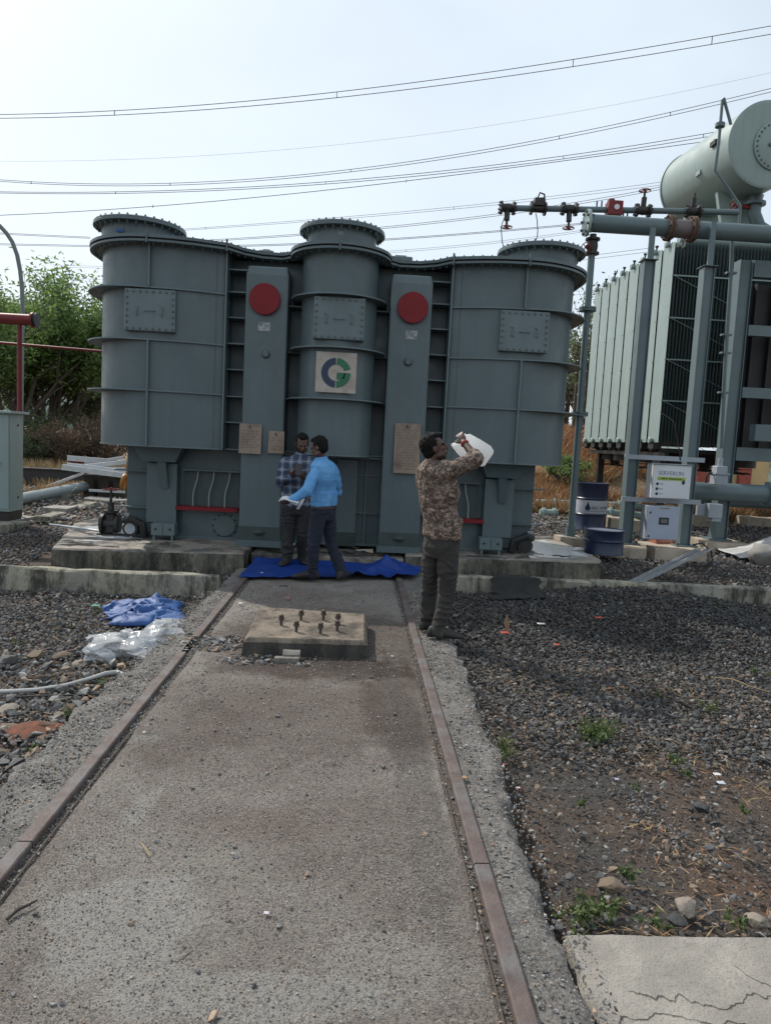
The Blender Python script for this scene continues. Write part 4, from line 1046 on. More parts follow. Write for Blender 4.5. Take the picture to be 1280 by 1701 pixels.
tag(b.build('lower_pipe', PAINT_POST, smooth=True, loc=(6, 12, z-.2)), 'second green pipe just below and behind the thick one', 'pipe')

# control boxes on the posts
def at_box(px0, px1, py0, py1, Y):
    a = P(px0, (py0+py1)/2, Y).x; c = P(px1, (py0+py1)/2, Y).x; z1 = P((px0+px1)/2, py0, Y).z; z0 = P((px0+px1)/2, py1, Y).z
    return a, c, z0, z1
x0, x1, z0, z1 = at_box(1083, 1147, 772, 829, 10.35)
mb_ = thing('gas_monitor', ((x0+x1)/2, 10.45, z0), 'white monitor box with green stripe bolted between the two green posts', 'control box')
b = MB(); b.box(x0, x1, 10.36, 10.60, z0, z1, .008); bx = b.build('box', WHITEP, mb_)
b = MB(); b.box(x0+.01, x1-.06, 10.35, 10.36, z0+.01, z1-.012); b.build('door', WHITEP, mb_, bevel=.003)
b = MB(); b.box(x0-.01, x1+.01, 10.33, 10.6, z1+.002, z1+.01); b.build('rain_hood', GREYP, mb_)
BLUETXT = M('slate_blue_print', (.16, .20, .30), rough=.6, bmp=0); GRNTXT = M('lime_print', (.32, .42, .06), rough=.6, bmp=0); BLACKTXT = M('black_print', (.02, .02, .025), rough=.6, bmp=0)
xm = (x0+x1)/2-.02; hh = z1-z0
text('SERVERON', .085, BLUETXT, mb_, (xm, 10.348, z1-hh*.255), rot=(math.pi/2, 0, 0), xs=.92)
b = MB(); b.box(x0+.07, x1-.09, 10.3465, 10.349, z1-hh*.46, z1-hh*.36); gs = b.build('green_stripe', GRNTXT, mb_)
b = MB()
for xx, w in ((.13, .05), (.19, .03), (.24, .13), (.38, .05)): b.box(x0+xx, x0+xx+w, 10.3445, 10.3465, z1-hh*.425, z1-hh*.40)
b.build('stripe_print', BLACKTXT, mb_)['kind'] = 'stuff'
for k in range(3):
    zz = z1-hh*(.57+.145*k); b = MB(); b.lathe((x0+.075, 10.349, zz), [(.021, 0), (.019, .008)], 16, (0, -1, 0)); b.build('indicator', BLACKTXT, mb_)
    b = MB(); b.box(x0+.11, x0+.16, 10.347, 10.349, zz-.005, zz+.005); b.build('indicator_print', BLUETXT, mb_)
b = MB(); b.ball((x1-.115, 10.345, z1-hh*.5), .02, .015, .033); b.build('lock', BLACKTXT, mb_, smooth=True)
x0, x1, z0, z1 = at_box(1073, 1127, 841, 897, 10.35)
lb = thing('marshalling_box', ((x0+x1)/2, 10.45, z0), 'blue grey steel box with small display hung below the white monitor', 'control box')
b = MB(); b.box(x0, x1, 10.36, 10.58, z0, z1, .006); b.build('box', GREYP, lb)
b = MB(); b.box(x0+.008, x1-.008, 10.345, 10.36, z0+.008, z1-.008); b.build('door', M('blue_grey_powder_coat', (.34, .39, .47), (.31, .35, .43), rough=.5, bmp=0), lb, bevel=.003)
w = x1-x0; hh = z1-z0
b = MB(); b.box(x0+w*.37, x0+w*.67, 10.335, 10.345, z0+hh*.46, z0+hh*.67, .003); dsp = b.build('display', BLACKTXT, lb)
b = MB(); b.box(x0+w*.42, x0+w*.62, 10.333, 10.335, z0+hh*.51, z0+hh*.62); b.build('screen', M('grey_lcd', (.14, .14, .14), rough=.3, bmp=0), dsp)
b = MB(); b.box(x0+w*.37, x0+w*.67, 10.341, 10.345, z0+hh*.925, z0+hh*.965); b.build('name_strip', M('tan_strip', (.26, .20, .16), rough=.6, bmp=0), lb)
for fz in (.1, .8):
    b = MB(); b.lathe((x0+w*.09, 10.345, z0+hh*fz), [(.018, 0), (.016, .008)], 12, (0, -1, 0)); b.build('door_lock', BOLT, lb)
b = MB(); b.tube([P(1128, 640+110, 10.4), P(1118, 700, 10.5), P(1096, 685, 10.7)], .007, 6); b.tube([P(1128, 750, 10.4), P(1129, 765, 10.4)], .012, 6)
tag(b.build('signal_cable', RUBBER, smooth=True, loc=P(1128, 765, 10.4)), 'thin black cable dropping to the white monitor box', 'cable')

# footings
def footing(px0, px1, py0, py1, Y, d, label, seed):
    a, c, z0, z1 = at_box(px0, px1, py0, py1, Y); b = MB(); rough_box(b, a, c, Y, Y+d, -.15, max(z1, .17), .1, .012, seed)
    tag(b.build('footing', CONC_P, smooth=True, angle=40, loc=((a+c)/2, Y+d/2, 0)), label, 'concrete footing', 'concrete footings under the green posts')
footing(1003, 1072, 916, 945, 10.35, .75, 'pale concrete footing under the left gantry post behind the half drum', 11)
footing(1086, 1172, 920, 950, 10.3, .8, 'pale concrete footing under the middle post with the steel channels on it', 17)
footing(1171, 1241, 912, 932, 11.35, .7, 'pale concrete footing under the upright of the ladder frame', 23)
footing(930, 968, 893, 905, 10.95, .4, 'small concrete footing under the slim drop pipe', 29)

# oil drums
NAVY = M('navy_drum_paint', (.011, .022, .062), (.009, .016, .042), rough=.4, bmp=.1, c3=(.03, .03, .06), s3=3)
DRUMW = M('drum_white_band', (.42, .44, .50), (.34, .35, .40), rough=.5, bmp=.05)
def drum(c, h, label, band):
    r = .285; d = thing('oil_drum', c, label, 'oil drum')
    k = h/.88
    b = MB(); ribs = (.30, .59) if band else (.2,)
    pr = [(r-.01, 0), (r+.008, .004), (r+.008, .02), (r, .03)]
    for z in ribs: pr += [(r, z-.02), (r+.012, z-.006), (r+.012, z+.006), (r, z+.02)]
    pr += [(r, h-.03), (r+.01, h-.018), (r+.01, h-.002), (r-.006, h), (r-.012, h-.02)]
    b.lathe(c, pr, 48); b.build('shell', NAVY, d, smooth=True, angle=40)
    b = MB(); b.lathe(c, [(r-.005, h-.022), (r-.005, h-.018)], 40); b.build('lid', M('drum_lid_'+('blue' if band else 'grey'), (.06, .07, .14) if band else (.20, .21, .28), rough=.3, bmp=.05), d)
    if band:
        b = MB(); b.lathe(c, [(r+.0015, .325), (r+.002, .33), (r+.002, .56), (r+.0015, .565)], 48, cap=False); bd = b.build('white_band', DRUMW, d, smooth=True)
        # drop emblem and lettering wrapped on the band
        def wrap(u, z): a = -math.pi/2+u/r-.10; return (c[0]+(r+.005)*math.cos(a), c[1]+(r+.005)*math.sin(a), c[2]+z)
        b = MB(); ang = np.linspace(0, 2*math.pi, 25)[:-1]; pts = []
        for t in ang:
            k2 = max(0, math.sin(t)); pts.append((-.12+.05*math.cos(t)*(1-.75*k2), .43+.05*math.sin(t)+.06*k2*k2))
        b.v = [wrap(*p) for p in pts]; b.f = [tuple(range(len(pts)))]; b.build('drop_emblem', NAVY, bd)
        x = -.03
        for ch in 'RAJ PETRO':
            if ch == ' ': x += .03; continue
            t = text(ch, .07, NAVY, bd, (0, 0, 0), name='letter'); 
            for v in t.data.vertices:
                w = wrap(x+v.co.x+c[0], .43+v.co.z+c[2]); v.co = Vector(w)-Vector(c)
            x += .040
        b = MB(); us = np.linspace(-.17, .3, 16); b.v = [wrap(u, .365) for u in us]+[wrap(u, .371) for u in us]; b.f = [(i, i+1, 17+i, 16+i) for i in range(15)]; b.build('print_line', NAVY, bd)
    return d
c = G(978, 880, .1); drum(c, .88, 'tall navy oil drum with white printed band beyond the drop pipe', True)
c = G(1000, 919, .07); drum((c.x, c.y, .07), .36, 'short cut down navy drum beside the right plinth', False)
# terracotta coupling on the ground
b = MB(); c = P(1082, 908, 10.95); e = P(1135, 912, 10.95); d_ = e-c
b.tube([c, e], .14, 24, cap=False); b.tube([c-Vector((.0, 0, 0)), c+d_*.12], .165, 24); b.tube([c+d_*.5, c+d_*.56], .16, 24)
tag(b.build('pipe_coupling', TERRA, smooth=True, angle=40, loc=c), 'orange brown pipe coupling lying behind the middle footing', 'pipe fitting')
# galvanised channels leaning on the footing
for k in range(2):
    a = G(1041+k*16, 972-k*1, -.0); e = P(1160+k*20, 913-k*1, 10.25)
    b = MB(); d = (e-a).normalized(); sx = d.cross(Vector((0, 0, 1))).normalized(); u = sx.cross(d)
    for o_, w, h in ((0, .05, .004), (-.023, .004, .03), (.023, .004, .03)):
        cc = (a+e)/2+sx*o_+u*(.015 if h > .01 else 0); b.obox(cc, sx*w/2, (e-a)/2, u*h/2)
    tag(b.build('steel_channel', STEEL, loc=a), ('left' if k == 0 else 'right')+' one of two bright steel channels leaning on the footing', 'steel channel', 'steel channels leaning on the footing')
b = MB(); pts = [P(1150, 905, 10.2), P(1165, 902, 10.2), P(1180, 915, 10.2), P(1182, 930, 10.2), P(1172, 938, 10.2)]
b.tube(pts, .012, 6); tag(b.build('cable_loop', RUBBER, smooth=True, loc=pts[-1]), 'black cable looping off the middle concrete footing', 'cable')
# green oil pipes lying on sleepers behind the drop pipe
for (x0, y0, x1, y1, Y, r, lab) in ((885, 836, 1062, 842, 16.5, .10, 'long green oil pipe lying behind the drums, upper of two'), (896, 852, 925, 853, 15.5, .09, 'short green oil pipe lying left of the drop pipe'), (1000, 852, 1062, 858, 15.5, .10, 'green oil pipe lying right behind the tall navy drum')):
    a, e = P(x0, y0, Y), P(x1, y1, Y); b = MB(); b.tube([a, e], r, 16)
    for t in (.2, .8): b.tube([a.lerp(e, t)-Vector((.03, 0, 0)), a.lerp(e, t)+Vector((.03, 0, 0))], r*1.35, 16)
    tag(b.build('oil_pipe', PAINT_PALE, smooth=True, angle=40, loc=a), lab, 'pipe')
    for t in (.15, .85):
        c = a.lerp(e, t); b = MB(); rough_box(b, c.x-.12, c.x+.12, c.y-.2, c.y+.2, gz(c.x, c.y)-.15, c.z-r, .1, .01, c.x)
        tag(b.build('pipe_block', CONC_P, smooth=True, angle=40, loc=c), ('left' if t < .5 else 'right')+' block under the '+('long upper' if Y > 16 else 'short left' if r < .1 else 'right hand')+' green oil pipe', 'concrete block', 'concrete blocks under the oil pipes')
for k, (px0, px1, py0, py1, Y) in enumerate(((1004, 1018, 857, 872, 13.6), (1014, 1062, 862, 878, 12.9), (1240, 1330, 862, 885, 15), (1160, 1330, 848, 858, 17), (1150, 1200, 858, 872, 14.5))):
    a, c, z0, z1 = at_box(px0, px1, py0, py1, Y); b = MB(); rough_box(b, a, c, Y, Y+.5, z0-.2, z1, .15, .02, 31+k)
    tag(b.build('concrete_block', CONC_P, smooth=True, angle=40, loc=(a, Y, z0)), ['small pale block right of the tall drum', 'wide pale block behind the left gantry post', 'low pale kerb piece behind the ladder frame at right edge', 'long far kerb in front of the yellow wall', 'rough pale kerb piece left of the ladder frame'][k], 'concrete block')
# yellow compound wall with red piers
YW = M('cream_wall_paint', (.62, .47, .24), (.56, .41, .20), scale=2, rough=.9, bmp=.2); RW = M('red_wall_paint', (.38, .10, .075), (.30, .08, .06), rough=.9)
yw = thing('compound_wall', (10, 22, .8), 'cream boundary wall with dull red piers seen under the radiators', 'wall')
z1 = P(1230, 755, 22).z; z0 = P(1230, 812, 22).z
b = MB(); b.box(P(1165, 780, 22).x, 26, 22, 22.25, z0-1.0, z1); b.build('wall', YW, yw)
for px in (1166, 1234, 1300):
    x = P(px, 780, 22).x; b = MB(); b.box(x-.19, x+.19, 21.85, 22.0, z0-1.0, z1+.05); b.build('pier', RW, yw)
# ================================================================ left side
kc = P(0, 866, 10.8)
kk = thing('control_kiosk', (-5.2, 10.95, .1), 'pale green steel control kiosk cut off by the left edge', 'control cabinet')
X1 = P(17, 780, 10.8).x; ZT_ = 1.68
b = MB(); b.box(-6.1, X1, 10.8, 11.22, .22, ZT_, .006); b.build('cabinet', PAINT_PALE, kk)
b = MB(); b.box(-6.0, X1-.012, 10.785, 10.8, .26, ZT_-.02); b.build('door', paint('kiosk_door_enamel', (.24, .31, .31), .5, .02), kk, bevel=.003)
b = MB(); b.box(-6.16, X1+.06, 10.72, 11.3, ZT_, ZT_+.035); b.build('roof', PAINT_FIN, kk, bevel=.004)
b = MB(); b.box(-6.08, X1-.02, 10.83, 11.2, .06, .22); b.build('base_frame', DKSTEEL, kk)
b = MB(); b.tube([(X1-.30, 10.77, .92), (X1-.25, 10.745, .92), (X1-.12, 10.745, .95)], .016, 8); b.lathe((X1-.30, 10.785, .92), [(.03, 0), (.03, .02)], 12, (0, -1, 0)); b.build('handle', STEEL, kk, smooth=True)
for z in (.42, ZT_-.17):
    b = MB(); b.lathe((X1, 11.05, z), [(.018, 0), (.018, .008)], 12, (1, 0, 0)); b.build('side_hole', RUBBER, kk)
b = MB(); rough_box(b, -6.5, X1+.03, 10.55, 11.6, -.2, .075, .15, .015, 40)
tag(b.build('kiosk_base', CONC, smooth=True, angle=40, loc=(-5.5, 11, 0)), 'concrete base under the pale green kiosk', 'concrete base')
# red fire pipe on its post
Y = 11.45
c0 = P(56, 532, Y); rp_ = thing('fire_pipe', P(35, 860, Y), 'red fire water pipe end carried on a slim red post at left', 'pipe')
zc = c0.z
b = MB(); b.cyl((-9, Y, zc), (c0.x, Y, zc), .085, 20); b.lathe((c0.x, Y, zc), [(.09, -.02), (.118, -.02), (.118, .012), (.10, .014)], 24, (1, 0, 0)); b.build('pipe', REDV, rp_, smooth=True, angle=40)
b = MB(); b.lathe((c0.x+.015, Y, zc), [(.095, 0), (.095, .03)], 20, (1, 0, 0)); b.lathe((c0.x+.045, Y, zc), [(.10, 0), (.112, .002), (.112, .014), (.09, .016)], 24, (1, 0, 0)); b.build('open_end', RUBBER, rp_, smooth=True, angle=40)
xpo = P(33, 700, Y).x
b = MB(); b.cyl((xpo, Y, .0), (xpo, Y, zc-.06), .036, 14); b.box(xpo-.09, xpo+.09, Y-.09, Y+.09, 0.02, .04); b.build('post', REDV, rp_, smooth=True, angle=40)
a, e = P(-40, 566, 12.0), P(168, 583.5, 12.0); e = e+(e-a)*.4
b = MB(); b.tube([a, e], .022, 10); tag(b.build('spray_pipe', REDV, smooth=True, loc=a), 'thin red spray pipe running behind the red post to the transformer', 'pipe')
# curved lamp arm
Yl = 15.5; b = MB()
pts = [(35, 760), (36, 640), (37, 560), (38, 520), (37, 480), (34, 450), (29, 424), (21, 402), (11, 387), (0, 375), (-14, 367), (-30, 362)]
b.tube([P(x, y, Yl) for x, y in pts], .042, 12)
lt = thing('street_lamp', P(40, 760, Yl), 'slender grey lamp post curving out of the picture at left', 'lamp post')
b.build('post', paint('lamp_post_grey', (.14, .16, .16)), lt, smooth=True)
b = MB(); c = P(-44, 362, Yl); b.ball(c, .28, .1, .06); b.build('lamp_head', GREYP, lt, smooth=True)
# kerb blocks running back from the kiosk
segs = [((0, 872), (50, 866), (0, 906), (55, 893), 10.2, 10.9), ((84, 858), (118, 849), (84, 876), (119, 873), 11.4, 12.3), ((126, 845), (164, 834), (126, 866), (163, 856), 12.5, 13.5)]
for k, (ta, tb_, ba, bb, Ya, Yb) in enumerate(segs):
    a, e = P(*ta, Ya), P(*tb_, Yb); d = Vector((e.x-a.x, e.y-a.y, 0)); nrm = Vector((-d.y, d.x, 0)).normalized()*.22
    if k == 0: a = a-d*1.2
    b = MB(); rings = []; n = 10
    for i in range(n+1):
        q = a.lerp(e, i/n); z1 = q.z+.02*fbm(i*.3, k, 2); j = .02*fbm(i*.4, k+5, 2)
        rings.append([(q.x+j, q.y, -.3), (q.x+j, q.y, z1-.02), (q.x+nrm.x*.08, q.y+nrm.y*.08, z1), (q.x+nrm.x, q.y+nrm.y, z1), (q.x+nrm.x, q.y+nrm.y, -.3)])
    b.loft(rings)
    tag(b.build('kerb_block', CONC_Y, smooth=True, angle=40, loc=a), ['long mossy kerb block in front of the kiosk base', 'short cream kerb block in the row behind the kiosk', 'farther cream kerb block near the transformer plinth'][k], 'kerb block')
for k, (px, py, Y, w, d, h) in enumerate(((101, 842, 12.4, .42, .5, .16), (185, 828, 14.2, .9, .4, .22), (90, 820, 14.0, .5, .3, .25), (108, 858, 11.9, .35, .3, .25))):
    c = P(px, py, Y); b = MB(); rough_box(b, c.x-w/2, c.x+w/2, c.y-d/2, c.y+d/2, c.z-h, c.z, .1, .02, 50+k)
    tag(b.build('concrete_block', CONC, smooth=True, angle=40, loc=c), ['weathered block lying on the left kerb row', 'long pale kerb block behind the gate valve', 'block under the loose grey pipe', 'tilted dark kerb stub between the cream kerb blocks'][k], 'concrete block')
# grey pipe, black trough wall, stacked steel
a, e = P(30, 830, 12.6), P(168, 803, 15.6); b = MB(); b.tube([a, e], .105, 18)
gpipe = b.build('loose_pipe', paint('grey_pipe_enamel', (.23, .27, .28)), smooth=True, angle=40, loc=a); tag(gpipe, 'long loose grey pipe lying on the ground left of the transformer', 'pipe')
b = MB(); b.tube([P(118, 827, 14.1), P(122, 816, 14.0), P(128, 810, 13.9)], .02, 8); b.tube([P(69, 832, 13), P(70, 822, 12.9)], .015, 6)
b.build('strap', PAINT_FIN, gpipe, smooth=True)
a = P(30, 776, 17.0); e = P(146, 786, 17.0); b = MB(); b.box(a.x, e.x, 17, 17.25, -.1, (a.z+e.z)/2); b.box(a.x, e.x+.03, 16.97, 17.3, (a.z+e.z)/2, (a.z+e.z)/2+.03)
tag(b.build('trench_wall', M('tarred_wall', (.03, .03, .033), (.045, .04, .04), rough=.8, bmp=.4, bscale=20), loc=(a.x, 17, 0)), 'low tarred black wall left behind the loose pipe', 'wall')
GAL = M('bright_galvanised_angle', (.62, .64, .66), (.5, .52, .54), scale=9, rough=.35, metal=.35, bmp=.05)
for k, (x0, y0, x1, y1, w) in enumerate(((104, 772, 208, 786, .10), (112, 769, 210, 781, .08), (120, 775, 208, 777, .06), (135, 773, 209, 764, .08), (112, 757, 175, 762, .1), (140, 768, 205, 758, .05), (148, 813, 208, 816, .04), (75, 808, 139, 784, .05))):
    Y = 14.6+.12*k if k < 6 else (14.2 if k == 6 else 15.6)
    a, e = P(x0, y0, Y), P(x1, y1, Y+.3); b = MB(); d = (e-a).normalized(); sx = d.cross(Vector((0, 0, 1))).normalized(); u = sx.cross(d)
    b.obox((a+e)/2, sx*w/2, (e-a)/2, u*.006); b.obox((a+e)/2+sx*w/2-u*w/2, sx*.006, (e-a)/2, u*w/2)
    tag(b.build('steel_angle', GAL, loc=a), ['lowest bright steel angle of the stack beside the transformer', 'second steel angle of the bright stack', 'thin steel angle lying along the bright stack', 'steel angle slanting up across the bright stack', 'far grey steel angle behind the bright stack', 'thin steel angle slanting behind the stack', 'thin steel rod on the gravel behind the kerb', 'thin white bar leaning on the tarred wall'][k], 'steel angle', 'stacked steel angles')
a = P(140, 786, 15.2); b = MB()
for k in range(3): rough_box(b, P(142+k*25, 790, 15.0).x, P(150+k*25, 790, 15.0).x+.1, 14.9, 15.4, -.05, P(150, 788+k, 15).z, .08, .01, 70+k)
tag(b.build('timber_packer', M('dark_timber', (.05, .04, .03), rough=.9), loc=a), 'dark packing blocks under the stacked steel angles', 'packing block')
b = MB(); c = P(134, 766, 16); b.tube([c-Vector((.25, 0, 0)), c+Vector((.3, .1, .02))], .06, 12); tag(b.build('red_pipe_offcut', REDV, smooth=True, loc=c), 'short dark red pipe piece lying on the steel stack', 'pipe')
b = MB(); c = P(206, 801, 12.6); ring = [c+Vector((.02*math.sin(t), .09*math.cos(t), .12*math.sin(t))) for t in np.linspace(0, 2*math.pi, 25)]; b.tube(ring, .035, 8, cap=False)
tag(b.build('pulley', M('orange_plastic', (.42, .17, .02), rough=.5), smooth=True, loc=c), 'orange ring half hidden behind the transformer left side', 'ring')
# metal strips on the plinth and its kerb
b = MB(); b.tube([P(82, 871, 9.6), P(130, 877, 9.7), P(178, 884, 9.6), P(212, 886, 9.5)], .014, 8)
tag(b.build('earthing_strip', STEEL, smooth=True, loc=P(130, 877, 9.7)), 'thin bright strip reaching from the kerb to the gate valve', 'metal strip')

# ================================================================ vegetation
def leaf_mat(name, a, b_, tr=.35):
    m = bpy.data.materials.new(name); N, K, B = nodes(m)
    at = N.new('ShaderNodeAttribute'); at.attribute_name = 'tone'
    c = mixc(N, K, at.outputs['Fac'], a, b_)
    K.new(c, B.inputs['Base Color']); B.inputs['Roughness'].default_value = .6
    tl = N.new('ShaderNodeBsdfTranslucent'); K.new(c, tl.inputs['Color'])
    ms = N.new('ShaderNodeMixShader'); ms.inputs[0].default_value = tr
    out = [n for n in N if n.type == 'OUTPUT_MATERIAL'][0]
    K.new(B.outputs[0], ms.inputs[1]); K.new(tl.outputs[0], ms.inputs[2]); K.new(ms.outputs[0], out.inputs['Surface']); return m
BARK = M('grey_brown_bark', (.11, .085, .065), (.06, .05, .04), scale=12, rough=.95, bmp=.6, bscale=25, dist=.03)
LEAF = leaf_mat('fresh_leaf', (.09, .165, .05), (.23, .33, .11), .55); LEAFD = leaf_mat('dull_leaf', (.07, .105, .05), (.15, .18, .085), .5)
DRYLEAF = leaf_mat('dry_scrub_leaf', (.13, .08, .05), (.21, .14, .085)); STRAW = leaf_mat('straw_blade', (.26, .17, .09), (.40, .29, .15), .25); RUSTG = leaf_mat('rusty_dry_grass', (.24, .11, .05), (.36, .20, .10), .25)
WEED = leaf_mat('weed_leaf', (.055, .095, .03), (.13, .17, .055))
def quads(name, C, D, Wd, mat, parent=None, loc=None, tone=None, split=True):
    """many small pointed leaves: centre C, half length D, half width W (n x 3 arrays)"""
    n = len(C); V = np.empty((n, 4, 3)); V[:, 0] = C-D; V[:, 1] = C+Wd; V[:, 2] = C+D; V[:, 3] = C-Wd
    org = np.array(ORG[parent.name]) if parent else (np.array(loc) if loc is not None else np.zeros(3))
    me = bpy.data.meshes.new(name); me.vertices.add(n*4); me.vertices.foreach_set('co', (V-org).reshape(-1))
    me.loops.add(n*4); me.loops.foreach_set('vertex_index', np.arange(n*4)); me.polygons.add(n)
    me.polygons.foreach_set('loop_start', np.arange(n)*4); me.polygons.foreach_set('loop_total', np.full(n, 4))
    at = me.attributes.new('tone', 'FLOAT', 'FACE'); at.data.foreach_set('value', (rng.random(n) if tone is None else tone).astype(np.float32))
    me.materials.append(mat); me.update(); me.validate()
    o = bpy.data.objects.new(name, me); COL.objects.link(o)
    if parent: o.parent = parent; ORG[o.name] = Vector(org)
    else: o.location = tuple(org); ORG[o.name] = Vector(org)
    return o
def rdir(n):
    v = rng.normal(size=(n, 3)); return v/np.linalg.norm(v, axis=1)[:, None]
def tree(base, h, spread, nleaf, lsize, mat, label, stems=3, lean=.25, seed=1, start=.25, group=None, name='tree'):
    rnd = random.Random(seed); t = thing(name, base, label, 'tree', group)
    b = MB(); tips = []
    def grow(p, d, l, r, dep):
        pts = [p]; q = p.copy(); dd = d.copy(); k = 4
        for i in range(k):
            dd = (dd+Vector((rnd.uniform(-1, 1), rnd.uniform(-1, 1), rnd.uniform(-.3, .5)))*.17).normalized(); q = q+dd*l/k; pts.append(q.copy())
        b.tube(pts, [r*(1-.11*i) for i in range(k+1)], 6 if dep > 1 else 8)
        if dep >= 2:
            for z in pts[1:]: tips.append((z, l))
        if dep < 4:
            for i in range(3 if dep < 3 else 2):
                s = pts[rnd.choice((2, 3, 4))]
                nd = (dd*.8+Vector((rnd.uniform(-1, 1)*1.1, rnd.uniform(-1, 1)*1.1, rnd.uniform(-.1, .8)))*.75).normalized()
                grow(s, nd, l*rnd.uniform(.55, .8), r*.55, dep+1)
    for i in range(stems):
        a = rnd.uniform(0, 6.28); d = Vector((math.cos(a)*lean*spread, math.sin(a)*lean*spread, 1)).normalized()
        grow(Vector(base)+Vector((math.cos(a)*.12, math.sin(a)*.12, -.1)), d, h*.36*rnd.uniform(.8, 1.15), h*.012*rnd.uniform(.8, 1.3)+.02, 0)
    b.build('trunk', BARK, t, smooth=True, angle=60)
    tp = np.array([list(p) for p, l in tips]); zmin = base[2]+h*start
    tp = tp[tp[:, 2] > zmin]
    # cluster strength varies so that sky shows between clumps
    w = rng.random(len(tp))**1.3; w /= w.sum()
    idx = rng.choice(len(tp), nleaf, p=w)
    C = tp[idx]+rng.normal(size=(nleaf, 3))*h*.033*np.array([1, 1, .8])
    D = rdir(nleaf)*lsize; D[:, 2] = -np.abs(D[:, 2])*.8
    Wd = np.cross(D, rdir(nleaf)); Wd = Wd/np.linalg.norm(Wd, axis=1)[:, None]*lsize*.30
    quads('crown', C, D, Wd, mat, t)
    return t
def base(px, Y): q = P(px, 700, Y); return (q.x, Y, gz(q.x, Y)-.02)
tree(base(66, 24), 8.3, 1.0, 30000, .10, LEAF, 'tall airy green tree behind the lamp post at left', 4, .35, 3, .36)
tree(base(10, 23), 7.6, 1.0, 22000, .10, LEAF, 'green tree at the left edge behind the red pipe', 4, .35, 8, .36)
tree(base(128, 25), 6.3, 1.0, 17000, .10, LEAF, 'lower green tree touching the transformer left side', 3, .4, 12, .28)
tree(base(165, 27), 5.4, 1.0, 8000, .09, LEAFD, 'dull green tree half hidden behind the transformer left side', 3, .3, 17, .3)
tree(base(80, 22), 2.5, 1.2, 3500, .06, LEAFD, 'small dense bush below the tall airy tree', 5, .6, 26, .05, name='bush')
tree(base(953, 24), 5.8, .6, 2600, .09, LEAFD, 'thin sparse tree between the transformer and the radiators', 3, .2, 31, .3)
tree(base(944, 27), 4.2, .8, 4200, .07, LEAFD, 'dusty shrub behind the thin sparse tree', 5, .3, 35, .1, name='bush')
tree(base(962, 18.5), 1.5, 1.2, 1500, .06, LEAF, 'small bright green shrub on the dry bank', 6, .7, 38, .05, name='shrub')
tree(base(1018, 26), 3.6, 1.0, 2500, .07, DRYLEAF, 'brown dry shrub behind the radiators', 5, .5, 41, .1, name='bush')
for k, px in enumerate((48, 78, 104, 128, 150, 172, 20)):
    q = base(px, 20.5+.7*(k % 3)); tree(q, 1.5+.25*((k*7) % 3)+(.5 if px > 110 else 0), 1.3, 2600, .05, DRYLEAF if k % 3 or px > 90 else LEAFD, 'scrub bush in the thicket under the left trees, '+['second from the red post', 'third from the red post', 'fourth from the red post', 'nearest but two to the tank', 'nearest but one to the tank', 'half hidden by the tank', 'half hidden by the kiosk'][k], 6, .6, 60+k, .03, group='scrub bushes under the left trees', name='bush')
# dry grass
def grass(name, n, xr, yr, h, mat, label, lean=.35, dens=None):
    x = rng.uniform(*xr, n); y = rng.uniform(*yr, n)
    keep = np.array([fbm(a, c, .5) > -.12 for a, c in zip(x, y)]); x, y = x[keep], y[keep]; n = len(x)
    z = np.array([gz(a, c) for a, c in zip(x, y)])-.03; hh = h*rng.uniform(.5, 1.3, n)
    D = np.stack([rng.normal(0, lean, n), rng.normal(0, lean, n), np.ones(n)], 1)*hh[:, None]/2
    C = np.stack([x, y, z], 1)+D
    Wd = np.stack([rng.normal(size=n), rng.normal(size=n), np.zeros(n)], 1); Wd = Wd/np.linalg.norm(Wd, axis=1)[:, None]*.012*(1+rng.random(n))[:, None]
    return tag(quads(name, C, D, Wd, mat), label, kind='stuff')
grass('dry_grass', 30000, (-16, -2.5), (17.4, 24), .5, STRAW, 'straw coloured dry grass under the left trees')
grass('dry_grass', 9000, (-9, -2.5), (15.2, 17.2), .22, STRAW, 'short dry grass behind the kerb blocks')
grass('dry_grass', 42000, (3.5, 16), (16.2, 27), .38, RUSTG, 'rust coloured dry grass on the bank at right', .55)
grass('dry_grass', 16000, (3.5, 12), (16.0, 20), .3, STRAW, 'pale straw on the lower bank at right', .7)

# ================================================================ overhead lines
WIREM = M('weathered_conductor', (.10, .10, .11), rough=.6, metal=.3, bmp=0)
def spline(pts, n=60):
    xs = np.array([p[0] for p in pts], float); ys = np.array([p[1] for p in pts], float)
    deg = min(3, len(pts)-1); c = np.polyfit(xs, ys, deg); x = np.linspace(xs[0], xs[-1], n); return x, np.polyval(c, x)
def line(pts, gap, spac, Y0, Y1, label, r=.02, twin=True):
    x, y = spline(pts); n = len(x)
    Ys = np.linspace(Y0, Y1, n)
    t = thing('power_line', P(x[n//2], y[n//2], Ys[n//2]), label, 'power line', 'overhead power lines')
    g = np.interp(x, [x[0], x[-1]], gap) if twin else np.zeros(n)
    A = [P(a, b_-c/2, Y) for a, b_, c, Y in zip(x, y, g, Ys)]; B_ = [P(a, b_+c/2, Y) for a, b_, c, Y in zip(x, y, g, Ys)]
    for q in ((A, B_) if twin else (A,)):
        b = MB(); b.tube(q, r, 5); b.build('conductor', WIREM, t, smooth=True)
    for sx in spac:
        i = int(np.argmin(abs(x-sx))); b = MB(); c = (A[i]+B_[i])/2; d = (A[i]-B_[i]); l = max(d.length/2, .07)
        b.bar(c-Vector((0, 0, l+.02)), c+Vector((0, 0, l+.02)), .035, .035, up=(0, 1, 0)); b.build('spacer', DKSTEEL, t)
line([(-40, 194), (200, 186), (548, 160), (945, 105), (1320, 43)], (6, 14), (198, 548, 945, 1178), 44, 40, 'topmost twin power line sloping up to the right')
